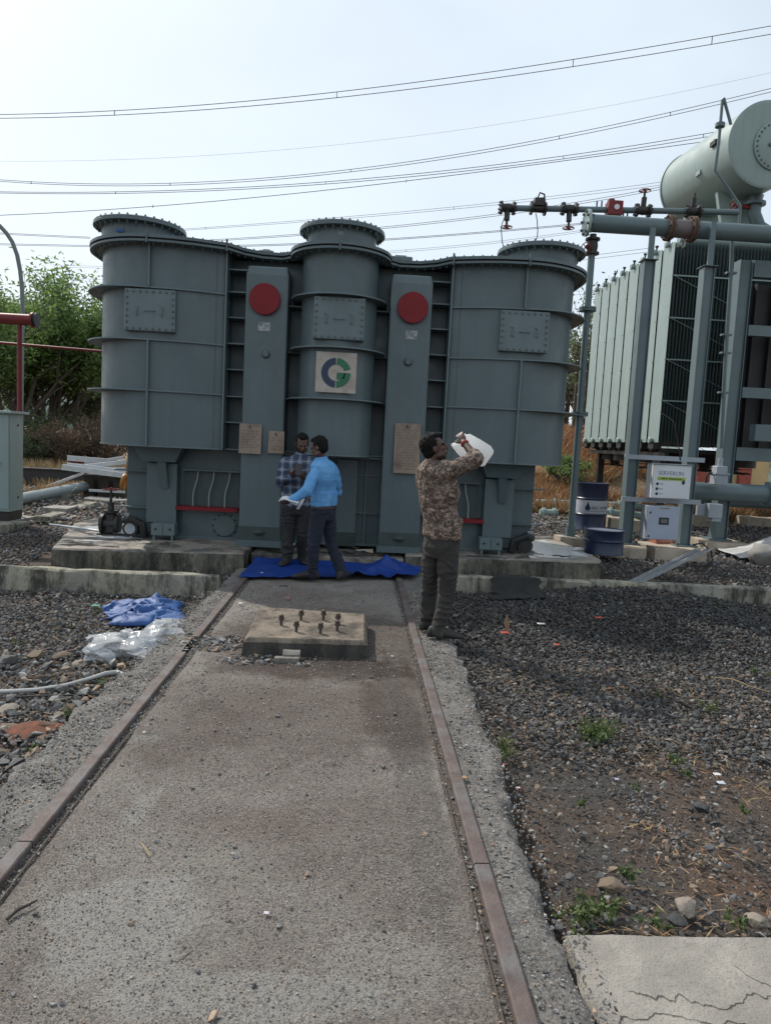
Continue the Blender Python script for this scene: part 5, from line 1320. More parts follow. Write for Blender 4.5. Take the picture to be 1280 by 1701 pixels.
line([(-40, 297), (290, 303), (460, 299), (930, 227), (1320, 140)], (2.5, 6), (62, 290, 582, 930, 1108), 52, 46, 'second twin power line passing the breather pipe')
line([(-40, 319), (200, 319), (540, 305), (935, 261), (1330, 196)], (2, 6), (200, 538, 933, 1166), 54, 48, 'third twin power line ending behind the conservator', .022)
line([(-40, 359), (252, 343), (680, 300), (1200, 231)], (0, 0), (252, 680), 50, 46, 'single power line just below the third twin line', .022, False)
line([(300, 382), (640, 356), (900, 330), (1110, 303)], (2, 5), (348, 752), 60, 54, 'thin twin power line just above the middle turret', .015)
line([(340, 400), (640, 378), (840, 355), (1110, 310)], (2, 4), (), 60, 56, 'twin power line passing behind the pipe valves', .02)
line([(-40, 386), (150, 395)], (2, 2), (), 60, 58, 'power line behind the lamp arm, upper of two', .02)
line([(-40, 405), (160, 409)], (2, 2), (), 60, 58, 'power line behind the lamp arm, lower of two', .02)
line([(350, 409), (640, 398), (840, 383), (975, 371)], (2, 2), (), 60, 58, 'power line passing below the pressure pipe', .022)
line([(640, 419), (800, 405), (980, 382)], (3, 3), (672,), 64, 60, 'lowest thin twin power line right of the middle turret', .014)
line([(960, 430), (1080, 415)], (6, 6), (), 64, 62, 'twin power line between the right turret and the radiators', .018)
line([(100, 442), (170, 444)], (3, 3), (), 64, 62, 'thin power line left of the tank at tree top height', .015)
line([(100, 462), (172, 467)], (4, 4), (), 66, 64, 'faint power line left of the tank beside the tree', .014)
line([(100, 491), (172, 496)], (4, 4), (), 66, 64, 'lowest faint power line left of the tank', .012)
line([(945, 487), (975, 486)], (6, 6), (), 66, 64, 'short stretch of line seen right of the tank', .014)
line([(-40, 268), (300, 258), (640, 236), (960, 182), (1320, 112)], (0, 0), (), 90, 84, 'very faint high single wire between the top two lines', .012, False)
# ================================================================ ballast, rubble and litter
def rock_template(seed, sub=0):
    bm = bmesh.new(); r = random.Random(seed)
    if sub == 0:      # angular crushed chip: hull of a few points
        for _ in range(10):
            d = Vector((r.gauss(0, 1), r.gauss(0, 1), r.gauss(0, 1))).normalized()*r.uniform(.75, 1.15); bm.verts.new((d.x*1.15, d.y*.95, d.z*.75))
        h = bmesh.ops.convex_hull(bm, input=bm.verts); bmesh.ops.delete(bm, geom=[v for v in bm.verts if not v.link_faces], context='VERTS'); bmesh.ops.triangulate(bm, faces=bm.faces)
        bm.verts.index_update(); V = np.array([v.co[:] for v in bm.verts]); F = np.array([[v.index for v in f.verts] for f in bm.faces]); bm.free(); return V, F
    bmesh.ops.create_icosphere(bm, subdivisions=1+sub, radius=1)
    for v in bm.verts:
        v.co *= r.uniform(.72, 1.18) if sub == 0 else 1+.22*mnoise.noise(v.co*1.6+Vector((seed, 0, 0)))+.08*r.uniform(-1, 1)
    # cut two or three flat facets
    for _ in range(3):
        n = Vector((r.gauss(0, 1), r.gauss(0, 1), r.gauss(0, 1))).normalized(); k = r.uniform(.55, .8)
        for v in bm.verts:
            d = v.co.dot(n)
            if d > k: v.co -= n*(d-k)
    V = np.array([v.co[:] for v in bm.verts]); F = np.array([[v.index for v in f.verts] for f in bm.faces]); bm.free(); return V, F
TPL = [rock_template(i) for i in range(16)]
def stone_mat(name, rough=.85):
    m = bpy.data.materials.new(name); N, K, B = nodes(m)
    at = N.new('ShaderNodeAttribute'); at.attribute_name = 'col'
    o = coords(N, K); c = mixc(N, K, ramp(N, K, noise(N, K, o, 60, 4, .7), .4, .75), at.outputs['Color'], (.16, .15, .14)); 
    c = mixc(N, K, .35, at.outputs['Color'], c)
    K.new(c, B.inputs['Base Color']); B.inputs['Roughness'].default_value = rough
    bump(N, K, B, noise(N, K, o, 130, 4, .7), .5, .006); return m
STONE = stone_mat('crushed_basalt')
def stones(name, pts, sizes, cols, mat, label, sink=.25):
    n = len(pts); which = rng.integers(0, len(TPL), n); VV = []; FF = []; CC = []; off = 0
    q = rng.normal(size=(n, 4)); q /= np.linalg.norm(q, axis=1)[:, None]; w, x, y, z = q.T
    Rm = np.stack([np.stack([1-2*(y*y+z*z), 2*(x*y-z*w), 2*(x*z+y*w)], 1), np.stack([2*(x*y+z*w), 1-2*(x*x+z*z), 2*(y*z-x*w)], 1), np.stack([2*(x*z-y*w), 2*(y*z+x*w), 1-2*(x*x+y*y)], 1)], 1)
    an = rng.uniform(.6, 1.3, (n, 3))
    for t, (V, F) in enumerate(TPL):
        i = np.where(which == t)[0]
        if not len(i): continue
        v = V[None]*an[i][:, None]*sizes[i][:, None, None]
        v = np.einsum('nij,nkj->nki', Rm[i], v); v[:, :, 2] *= .8
        v += pts[i][:, None]
        v[:, :, 2] += (sizes[i]*(.5-sink))[:, None]
        k = len(V); VV.append(v.reshape(-1, 3)); FF.append((F[None]+(off+np.arange(len(i))*k)[:, None, None]).reshape(-1, 3)); off += k*len(i)
        CC.append(np.repeat(cols[i], k, axis=0))
    V = np.concatenate(VV); F = np.concatenate(FF); Cc = np.concatenate(CC); Cc = np.concatenate([Cc, np.ones((len(Cc), 1))], 1)
    me = bpy.data.meshes.new(name); me.vertices.add(len(V)); me.vertices.foreach_set('co', V.reshape(-1)); me.loops.add(F.size); me.loops.foreach_set('vertex_index', F.reshape(-1)); me.polygons.add(len(F))
    me.polygons.foreach_set('loop_start', np.arange(len(F))*3); me.polygons.foreach_set('loop_total', np.full(len(F), 3))
    a = me.attributes.new('col', 'FLOAT_COLOR', 'POINT'); a.data.foreach_set('color', Cc.astype(np.float32).reshape(-1))
    me.materials.append(mat); me.update(); me.validate(); me.shade_flat()
    o = bpy.data.objects.new(name, me); COL.objects.link(o); return tag(o, label, kind='stuff')
def jgrid(x0, x1, y0, y1, step, keep):
    xs, ys = np.meshgrid(np.arange(x0, x1, step), np.arange(y0, y1, step)); x = xs.ravel()+rng.uniform(-.5, .5, xs.size)*step; y = ys.ravel()+rng.uniform(-.5, .5, xs.size)*step
    k = np.array([keep(a, b_) for a, b_ in zip(x, y)]); x, y = x[k], y[k]
    return np.stack([x, y, np.array([gz(a, b_) for a, b_ in zip(x, y)])], 1)
def greys(n, lo=.03, hi=.10, brown=.1, pale=.05):
    g = rng.uniform(lo, hi, n)**1.0; c = np.stack([g*1.0, g*.99, g*1.0], 1)
    b_ = rng.random(n) < brown; c[b_] = np.stack([g*1.9+.03, g*1.35+.022, g*.95+.016], 1)[b_]
    p = rng.random(n) < pale; c[p] = np.stack([g*1.3+.12, g*1.3+.115, g*1.25+.105], 1)[p]; return c
# right hand ballast: black and dense far off, thin and brown near the slab
def soilmask(x, y): return smooth01((4.55-.35*(x-1.3)-y+1.0*fbm(x, y, .8))/.9)
p = jgrid(1.08, 5.6, 3.6, 7.62, .030, lambda x, y: random.random() > .88*soilmask(x, y))
n = len(p); stones('ballast', p, rng.uniform(.010, .025, n), greys(n, .02, .078, .12, .08), STONE, 'black crushed stone ballast right of the track')
p = jgrid(1.05, 3.6, 2.12, 4.6, .017, lambda x, y: random.random() < .5-.25*soilmask(x, y) or fbm(x, y, 2.5) > .26)
n = len(p); stones('grit', p, rng.uniform(.004, .011, n)*rng.choice([1, 1, 1.6], n), greys(n, .035, .13, .3, .1), STONE, 'small loose grit on the brown soil at right')
p = jgrid(1.1, 3.6, 2.12, 4.9, .05, lambda x, y: random.random() < .40+1.1*fbm(x, y, 1.3, 4))
n = len(p); stones('ballast', p, rng.uniform(.007, .022, n), greys(n, .035, .11, .22, .08), STONE, 'scattered ballast stones on the brown soil at right')
# heap pressed to the kerb and second layer
p = jgrid(1.2, 5.6, 5.4, 7.58, .045, lambda x, y: True); p[:, 2] += .015
n = len(p); stones('ballast', p, rng.uniform(.014, .027, n), greys(n, .014, .052, .03, .02), STONE, 'coarse black ballast heaped against the right kerb')
p = jgrid(1.5, 8.5, 7.8, 10.6, .055, lambda x, y: not (x < 3.7 and y > 8.9)); n = len(p); stones('ballast', p, rng.uniform(.015, .034, n), greys(n, .03, .10, .08, .08), STONE, 'dark ballast between the right kerb and the post footings')
p = jgrid(2.9, 10, 10.4, 15.8, .085, lambda x, y: not (x < 3.62 and y < 11.7)); n = len(p); stones('ballast', p, rng.uniform(.02, .045, n), greys(n, .04, .15, .15, .15), STONE, 'grey ballast around the drums and footings')
# left hand ballast
p = jgrid(-5.6, -1.0, 3.0, 7.16, .034, lambda x, y: x < -1.10-.06*fbm(x, y, 3) and random.random() < .86+.5*fbm(x, y, 1.2)); n = len(p)
stones('ballast', p, rng.uniform(.010, .027, n), greys(n, .028, .11, .12, .07), STONE, 'grey ballast left of the track')
p = jgrid(-4.2, -1.12, 2.6, 5.2, .11, lambda x, y: random.random() < .7 and x < -1.14 and y < 4.9+fbm(x, y, 1)); n = len(p)
stones('rubble', p, rng.uniform(.02, .055, n), greys(n, .06, .16, .45, .2), STONE, 'mixed brown rubble at the lower left')
p = jgrid(-1.75, -1.05, 2.0, 4.3, .03, lambda x, y: x < -1.07-.05*fbm(x, y, 3)); n = len(p); stones('grit', p, rng.uniform(.005, .014, n), greys(n, .06, .16, .5, .15), STONE, 'loose brown grit along the left concrete edge')
p = jgrid(-6.2, -.95, 7.36, 8.5, .05, lambda x, y: True); n = len(p); stones('ballast', p, rng.uniform(.014, .034, n), greys(n, .03, .10, .15, .06), STONE, 'dark ballast between the left kerb and the plinth')
p = jgrid(-6.6, -3.3, 8.3, 10.9, .06, lambda x, y: x < -3.6 or y < 8.4); n = len(p); stones('ballast', p, rng.uniform(.016, .036, n), greys(n, .04, .12, .15, .08), STONE, 'ballast strip between the left kerb blocks and the plinth')
p = jgrid(-7.5, -2.4, 11.2, 16.8, .09, lambda x, y: True); n = len(p); stones('rubble', p, rng.uniform(.02, .05, n), greys(n, .05, .18, .3, .2), STONE, 'mixed stone rubble behind the kiosk')
# gravel crumbs on the concrete
def crumbs(x0, x1, y0, y1, step, prob, lo, hi, label, zoff=0.0, zf=None):
    p = jgrid(x0, x1, y0, y1, step, lambda x, y: random.random() < prob*(1+1.6*fbm(x, y, 1.5)+.8*fbm(x, y, 6)))
    p[:, 2] = [(zf or bedz)(a, b_) for a, b_ in zip(p[:, 0], p[:, 1])]; n = len(p)
    stones('grit', p, rng.uniform(lo, hi, n)*rng.choice([1, 1, 1, 1.7], n), greys(n, .05, .20, .3, .25), STONE, label, .1)
crumbs(-.72, .72, 1.4, 3.6, .0105, .5, .0013, .0032, 'fine grit on the near track bed')
crumbs(-.72, .72, 3.6, 7.4, .02, .45, .002, .005, 'fine grit on the far track bed')
crumbs(-.72, .72, 1.2, 7.4, .085, .22, .005, .011, 'small pebbles strewn over the track bed')
crumbs(-1.1, -.5, 5.05, 5.45, .03, .75, .006, .02, 'line of broken stones across the left rail')
crumbs(-.6, .1, 4.78, 5.0, .03, .6, .005, .016, 'crumbs of concrete in front of the bolted block')
crumbs(.89, 1.12, 1.5, 7.4, .014, .6, .002, .007, 'grit on the right concrete edge', zf=lambda x, y: -.012)
crumbs(-1.14, -.89, 1.9, 7.0, .014, .6, .002, .007, 'grit on the left concrete edge', zf=lambda x, y: -.012)
crumbs(.782, .812, 1.4, 7.4, .010, .7, .002, .006, 'stones lodged in the right rail groove', zf=lambda x, y: -.02)
crumbs(-.812, -.782, 1.9, 7.4, .010, .7, .002, .006, 'stones lodged in the left rail groove', zf=lambda x, y: -.02)

# single rocks
def rock(px, py, r, c, label, z=-.10, sq=(1.2, 1, .65), seed=0):
    g = G(px, py, z); V, F = rock_template(100+seed, 2); b = MB()
    a = seed*1.3; ca, sa = math.cos(a), math.sin(a)
    for v in V:
        x, y = v[0]*sq[0]*r, v[1]*sq[1]*r; b.v.append((g.x+x*ca-y*sa, g.y+x*sa+y*ca, g.z+v[2]*sq[2]*r+.25*r))
    b.f = [tuple(f) for f in F]
    m = M('rock_%d' % seed, c, tuple(x*.7 for x in c), scale=12, rough=.9, bmp=.6, bscale=40, dist=.01)
    tag(b.build('rock', m, smooth=True, angle=28, loc=(g.x, g.y, g.z)), label, 'rock')
BR = (.16, .12, .085); GR = (.10, .10, .10); DK = (.05, .05, .052); PL = (.23, .20, .165)
for k, (px, py, r, c, l) in enumerate([
    (1015, 1474, .040, BR, 'brown rounded rock among weeds above the cracked slab'), (1140, 1512, .042, PL, 'flat tan rock lying by the top edge of the cracked slab'),
    (1252, 1533, .035, PL, 'tan rock on the right end of the slab edge'), (945, 1458, .018, GR, 'grey pebble left of the brown rounded rock'), (1165, 1345, .035, DK, 'black angular rock in the middle of the brown soil'),
    (1178, 1410, .02, GR, 'small grey rock right of the brown soil'), (925, 1540, .022, GR, 'grey lump in the corner between slab and edging'), (1125, 1532, .028, DK, 'dark lump by the weeds at the slab edge'),
    (1010, 1530, .026, GR, 'bluish stone under the weeds by the slab'), (905, 1108, .06, DK, 'dark flat stone on the right ballast'), (1185, 1020, .07, GR, 'round grey boulder by the right kerb'), (1276, 1020, .10, BR, 'brown boulder against the right kerb at the picture edge'),
    (60, 1092, .06, BR, 'brown boulder on the left ballast'), (105, 1093, .06, BR, 'second brown boulder on the left ballast'), (135, 1108, .055, PL, 'tan rock beside the clear plastic sheet'), (12, 1100, .06, GR, 'grey rock at the left edge by the ballast'),
    (100, 1195, .05, PL, 'pale flat rock at lower left'), (60, 1175, .05, GR, 'grey rock at lower left below the hose'), (15, 1185, .06, PL, 'pale rock at the left edge below the hose'), (88, 1225, .045, DK, 'dark slab of stone by the red dust patch'), (12, 1215, .05, BR, 'brown rock at the left edge beside the red dust'), (150, 1180, .04, GR, 'grey chip near the concrete edge at lower left'), (70, 1238, .04, GR, 'grey wedge of stone below the red dust'), (205, 1145, .045, DK, 'black stone by the end of the hose')]):
    rock(px, py, r, c, l, -.115 if px > 700 else -.13, (1.3, 1, .6), k)
b = MB()
for i in range(2):
    a = G(455+i*14, 1100-i*4, -.01); rough_box(b, a.x, a.x+.17-.05*i, a.y, a.y+.07, -.03, .02+.03*i, .04, .01, 90+i)
tag(b.build('broken_concrete', concrete('chip_concrete', (.20, .185, .165), (.08, .07, .06)), smooth=True, angle=40, loc=G(465, 1095)), 'broken chips of concrete leaning on the front of the bolted block', 'rubble')

# ---- cloth and plastic
def sheet(name, poly_fn, nx, ny, mat, label, cat, loc, thick=.004, kind=None):
    b = MB(); b.v = [poly_fn(i/(nx-1), j/(ny-1)) for j in range(ny) for i in range(nx)]
    b.f = [(j*nx+i, j*nx+i+1, (j+1)*nx+i+1, (j+1)*nx+i) for j in range(ny-1) for i in range(nx-1)]
    o = b.build(name, mat, smooth=True, angle=180, loc=loc)
    s = o.modifiers.new('thickness', 'SOLIDIFY'); s.thickness = thick; s.offset = 1
    return tag(o, label, cat)
def quadmap(A, u, v):
    a, b_, c, d = A; return ((1-u)*(1-v)*a[0]+u*(1-v)*b_[0]+u*v*c[0]+(1-u)*v*d[0], (1-u)*(1-v)*a[1]+u*(1-v)*b_[1]+u*v*c[1]+(1-u)*v*d[1])
BLUET = M('blue_tarpaulin', (.009, .044, .235), (.006, .031, .175), scale=4, rough=.55, bmp=.35, bscale=18, dist=.012, spec=.3)
A = [(-.90, 7.62), (1.02, 7.98), (1.20, 8.55), (-.88, 8.72)]     # lies over rails and bed
def tarp(u, v):
    x, y = quadmap(A, u, v); k = .35+1.2*smooth01((u-.55)/.25)
    z = .012+k*(.035*abs(fbm(x*1.2, y*2.5, 1.6, 4))+.05*max(0, mnoise.noise(Vector((x*2.2+3, y*3.5, 1))))+.022*(1-2*abs(mnoise.noise(Vector((x*5+y*2, y*4-x, 5))))))
    if .58 < u < .95: z += .055*math.exp(-((u-.78)/.12)**2)*math.exp(-((v-.6)/.25)**2)+.05*math.exp(-((u-.66-.2*v)/.03)**2)
    y += .05*fbm(x, 1, 2.5)*(1 if v < .2 else .4); z += .035*smooth01((y-8.5)/.15)
    return (x, y, z)
sheet('tarpaulin', tarp, 150, 60, BLUET, 'crumpled bright blue tarpaulin spread across the track under two men', 'tarpaulin', (0, 8.1, 0))
def crumple(px0, px1, py0, py1, z0, hgt, seed, foot):
    a, b_, c, d = G(px0, py1, z0), G(px1, py1, z0), G(px1, py0, z0), G(px0, py0, z0); Q = [(q.x, q.y) for q in (a, b_, c, d)]
    def f(u, v):
        x, y = quadmap(Q, u, v); r = max(0, 1-((u-.5)*2)**2)*max(0, 1-((v-.5)*2)**2)
        w = 1+.5*fbm(u*3, v*3, 1.3, 3, seed)
        rd = 1-2*abs(mnoise.noise(Vector((x*4+y*3, y*6-x*2, seed))))
        z = gz(x, y)+.02+hgt*(r**.6)*(.45+.8*abs(fbm(x*3, y*3, 1.5, 5, seed))+.7*fbm(x, y, 2, 3, seed+3)+.45*rd)
        return (x+.26*fbm(u, v, 3, 4, seed+1), y+.22*fbm(v, u, 3, 4, seed+2), z)
    return f
sheet('plastic_bundle', crumple(178, 300, 1008, 1046, -.12, .15, 3.0, 0), 70, 50, M('faded_blue_sheet', (.008, .052, .19), (.018, .085, .26), scale=5, rough=.6, bmp=.15), 'crumpled blue plastic sheet dumped on the left ballast', 'plastic sheet', G(240, 1030, -.1))
def clear_mat():
    m = bpy.data.materials.new('milky_clear_film'); N, K, B = nodes(m)
    B.inputs['Base Color'].default_value = (.62, .64, .66, 1); B.inputs['Roughness'].default_value = .16; B.inputs['Alpha'].default_value = .34
    bump(N, K, B, noise(N, K, coords(N, K), 7, 5, .6), .5, .03); return m
CLEAR = clear_mat()
sheet('clear_film', crumple(150, 262, 1068, 1106, -.12, .13, 7.0, 0), 80, 50, CLEAR, 'crumpled clear plastic film on the left ballast', 'plastic film', G(205, 1085, -.1), .002)
sheet('clear_film', crumple(245, 300, 1036, 1085, -.10, .10, 9.0, 0), 50, 40, CLEAR, 'strip of clear plastic film beside the blue plastic sheet', 'plastic film', G(270, 1060, -.1), .002)
rock(248, 1080, .05, (.02, .018, .016), 'black lump of tar on the clear plastic film', -.10, (.7, .8, 1.5), 77)
# black cloth thrown over the right kerb
Q = [P(818, 1003, 7.2), P(905, 1006, 7.2), P(876, 975, 7.68), P(826, 974, 7.68)]
def cloth(u, v):
    a, b_, c, d = Q; p = a.lerp(b_, u).lerp(d.lerp(c, u), v)
    y = p.y
    if v > .55: z = .145+.012*fbm(u*5, v*3, 2); y = 7.585+(v-.55)/.45*.14
    else:
        t = v/.55; y = 7.18+.40*t**.5*1.0; z = gz(p.x, y)+.03+(.145-gz(p.x, 7.3)-.03)*t**2.4
        y = min(y, 7.58)-.018; 
    return (p.x+.16*fbm(v*2.2, u*1.5, 1.5, 4)+(.10*(1-u)*(v-.4) if v > .4 else 0), y-.02*abs(fbm(u*6, v*2, 2)), z+.03*abs(fbm(u*6, v*5, 1.2))*(1-v))
sheet('black_cloth', cloth, 50, 40, M('black_cloth', (.012, .012, .012), (.02, .019, .018), rough=.9, bmp=.3, bscale=150), 'black cloth thrown over the right kerb wall', 'cloth', P(850, 990, 7.4), .006)
# woven sack pile at the right edge
SACK = M('dirty_white_sack', (.46, .46, .46), (.33, .32, .31), scale=4, rough=.8, bmp=.3, bscale=120)
def sack(u, v):
    x0 = P(1208, 905, 11.0).x; x = x0+1.5*u; y = 10.6+1.1*v
    z = gz(x, y)+.05+.32*smooth01(u*1.4+.05)*math.sin(math.pi*min(1, v+.15))*(.8+.8*abs(fbm(x, y, 1.8, 5)))
    return (x+.1*fbm(v*3, 1, 1), y, z)
sheet('white_sack', sack, 60, 40, SACK, 'dirty white woven sack draped at the right edge by the ladder frame', 'sack', P(1250, 905, 11), .01)
V, F = rock_template(301, 2); b = MB(); c = P(1272, 915, 10.4); b.v = [(c.x+v[0]*.26, c.y+v[1]*.22, gz(c.x, c.y)+.14+v[2]*.2) for v in V]; b.f = [tuple(f) for f in F]
tag(b.build('full_sack', M('grey_full_sack', (.25, .24, .22), rough=.9, bmp=.4, bscale=80), smooth=True, angle=60, loc=c), 'lumpy grey filled sack in front of the white sack', 'sack')
# white hose at the left
pts = [G(x, y, -.07) for x, y in ((-30, 1150), (0, 1149), (60, 1146), (110, 1138), (150, 1127), (175, 1119), (195, 1117), (208, 1122), (214, 1128))]
b = MB(); b.tube(pts, [.012]*5+[.015, .017, .016, .010], 10); tag(b.build('hose', M('dirty_white_hose', (.40, .40, .39), (.30, .30, .29), rough=.5), smooth=True, loc=pts[2]), 'dirty white hose curving over the lower left rubble', 'hose')
b = MB(); b.tube([G(x, y, -.08) for x, y in ((-20, 1160), (60, 1156), (140, 1154), (180, 1152))], .005, 6); tag(b.build('wire', RUBBER, smooth=True, loc=G(60, 1156, -.08)), 'thin dark wire lying below the white hose', 'wire')
# brick dust patch
b = MB(); c = G(62, 1212, -.11); nn = 24
b.v = [(c.x, c.y, c.z+.05)]+[(c.x+.20*math.cos(t)*(1+.4*fbm(t, 0, 1)), c.y+.13*math.sin(t)*(1+.4*fbm(t, 3, 1)), c.z-.005) for t in np.linspace(0, 6.283, nn+1)[:-1]]
b.f = [(0, 1+i, 1+(i+1) % nn) for i in range(nn)]
tag(b.build('brick_dust', M('red_brick_dust', (.20, .07, .04), (.10, .05, .035), scale=30, rough=1, bmp=.8, bscale=150, dist=.01), smooth=True, loc=c), 'small heap of red brick dust among the lower left rubble', 'brick dust')
# wrappers and scraps
def scrap(px, py, w, c, label, z, name='wrapper', seed=0):
    g = G(px, py, z); b = MB(); n = 7; b.v = [(g.x+w*(i/(n-1)-.5)+.15*w*fbm(j, i, .9, 2, seed), g.y+w*.8*(j/(n-1)-.5)+.15*w*fbm(i, j, .9, 2, seed), g.z+.006+w*.35*abs(fbm(i*.5, j*.5, 1, 3, seed+1))) for j in range(n) for i in range(n)]
    b.f = [(j*n+i, j*n+i+1, (j+1)*n+i+1, (j+1)*n+i) for j in range(n-1) for i in range(n-1)]
    o = b.build(name, M('scrap_%d' % seed, c, rough=.5, bmp=0), smooth=True, angle=180, loc=g); s = o.modifiers.new('thickness', 'SOLIDIFY'); s.thickness = .002
    tag(o, label, 'litter')
RED_ = (.42, .07, .045); WH = (.62, .60, .58)
for k, (px, py, w, c, l, z) in enumerate([(838, 1052, .07, RED_, 'red wrapper under the brown leaf on the right ballast', -.06), (994, 1027, .075, RED_, 'red wrapper near the right kerb', .06), (924, 1072, .05, RED_, 'small red wrapper left of the middle of the ballast', -.05), (828, 1270, .038, RED_, 'red bottle cap sized scrap beside the weeds near the right edging', -.12), (478, 994, .05, (.42, .16, .11), 'pinkish scrap on the shaded track bed', 0),
    (898, 1037, .07, WH, 'white paper scrap on the dark ballast near the kerb', -.03), (848, 1093, .06, WH, 'crumpled white scrap on the ballast right of the man', -.08), (816, 1126, .035, WH, 'tiny white scrap by the right edging', -.1), (1190, 1288, .035, WH, 'white scrap at the right of the brown soil', -.1), (1197, 1302, .04, (.45, .48, .52), 'silvery scrap below the white scrap', -.1), (1024, 1296, .022, (.40, .36, .55), 'pale violet scrap on the brown soil', -.11), (860, 1310, .02, (.6, .45, .42), 'tiny pink scrap near the right edging', -.12), (758, 1058, .03, WH, 'small white piece at the toe of the camouflage shirt man', -.08), (837, 1160, .03, (.5, .3, .28), 'pink scrap among the tan stones', -.11),
    (443, 1519, .018, (.5, .42, .5), 'tiny blue and pink wrapper on the near track bed', -.012), (770, 1293, .03, (.36, .22, .11), 'tan dry leaf on the right concrete edging', 0), (160, 1007, .07, (.03, .28, .16), 'green plastic scrap on the left ballast', -.1), (305, 1027, .035, RED_, 'red scrap beside the blue plastic sheet', -.05), (1243, 1025, .05, (.2, .24, .1), 'green scrap by the right kerb', -.03), (835, 1271, .02, (.5, .1, .08), 'tiny red scrap touching the larger red one', -.12), (435, 952, .03, WH, 'white scrap on the left front of the blue tarpaulin', .05), (400, 1003, .04, WH, 'white sliver beside the left rail', 0), (875, 1000, .06, (.3, .34, .4), 'bluish scrap below the black cloth', -.03)]):
    scrap(px, py, w, c, l, z, seed=k)
b = MB(); pts = [G(842, 1050, -.06), G(842, 1050, -.06)+Vector((.0, .01, .05)), G(842, 1050, -.06)+Vector((.01, .02, .11))]; g = pts[0]
b.loft([[(g.x-.004, g.y, g.z), (g.x+.004, g.y, g.z), (g.x+.004, g.y+.004, g.z), (g.x-.004, g.y+.004, g.z)], [(g.x-.03, g.y+.01, g.z+.07), (g.x+.02, g.y, g.z+.06), (g.x+.02, g.y+.006, g.z+.06), (g.x-.03, g.y+.016, g.z+.07)], [(g.x-.01, g.y+.02, g.z+.14), (g.x, g.y+.02, g.z+.14), (g.x, g.y+.024, g.z+.14), (g.x-.01, g.y+.024, g.z+.14)]])
tag(b.build('dry_leaf', M('dry_leaf', (.26, .17, .09), (.18, .11, .06), rough=.8), loc=g), 'upright brown dry leaf on the right ballast', 'leaf')
b = MB(); b.tube([G(12, 1530, -.012)+Vector((0, 0, .006)), G(30, 1516, -.012)+Vector((0, 0, .01)), G(45, 1510, -.012)+Vector((0, 0, .012)), G(62, 1499, -.012)+Vector((0, 0, .008))], [.005, .006, .005, .003], 6)
tag(b.build('twig', M('dark_twig', (.04, .035, .032), rough=.9), smooth=True, loc=G(35, 1515)), 'dark twig on the near left of the track bed', 'twig')
b = MB(); b.tube([G(1180, 1125, -.05), G(1215, 1128, -.03), G(1245, 1140, -.04), G(1278, 1150, -.05)], [.004, .005, .004, .003], 6)
tag(b.build('straw', M('straw_stalk', (.30, .22, .11), rough=.9), smooth=True, loc=G(1215, 1128, -.04)), 'long straw stalk lying on the right ballast', 'straw')
b = MB(); b.tube([G(235, 1400, 0), G(243, 1412, .003), G(250, 1422, 0)], .0025, 5); tag(b.build('straw', M('straw_bit', (.32, .25, .12), rough=.9), smooth=True, loc=G(243, 1412)), 'short straw on the left of the track bed', 'straw')
# weeds
def weed(px, py, r, n, label, z=-.11, ls=.014, seed=0):
    g = G(px, py, z); g.z = gz(g.x, g.y); t = thing('weed', g, label, 'weed')
    b = MB(); st = []
    rr = random.Random(seed)
    for i in range(max(5, n//14)):
        a = rr.uniform(0, 6.28); d = Vector((math.cos(a), math.sin(a), rr.uniform(.5, 1.6))).normalized(); l = r*rr.uniform(.5, 1.2)
        p0 = Vector(g)+Vector((rr.gauss(0, r*.3), rr.gauss(0, r*.3), 0)); p1 = p0+d*l*.6; p2 = p1+(d+Vector((0, 0, -.3)))*l*.4; b.tube([p0, p1, p2], [.002, .0016, .001], 4); st += [p0.lerp(p1, .5), p1, p1.lerp(p2, .5), p2]
    b.build('stems', WEED, t)
    S_ = np.array([list(s) for s in st]); C = S_[rng.integers(0, len(S_), n)]+rng.normal(size=(n, 3))*r*.10; C[:, 2] = np.maximum(C[:, 2], g.z+.008)
    D = rdir(n)*ls*rng.uniform(.5, 1.2, n)[:, None]; Wd = np.cross(D, rdir(n)); Wd = Wd/np.linalg.norm(Wd, axis=1)[:, None]*ls*.45
    quads('leaves', C, D, Wd, WEED, t)
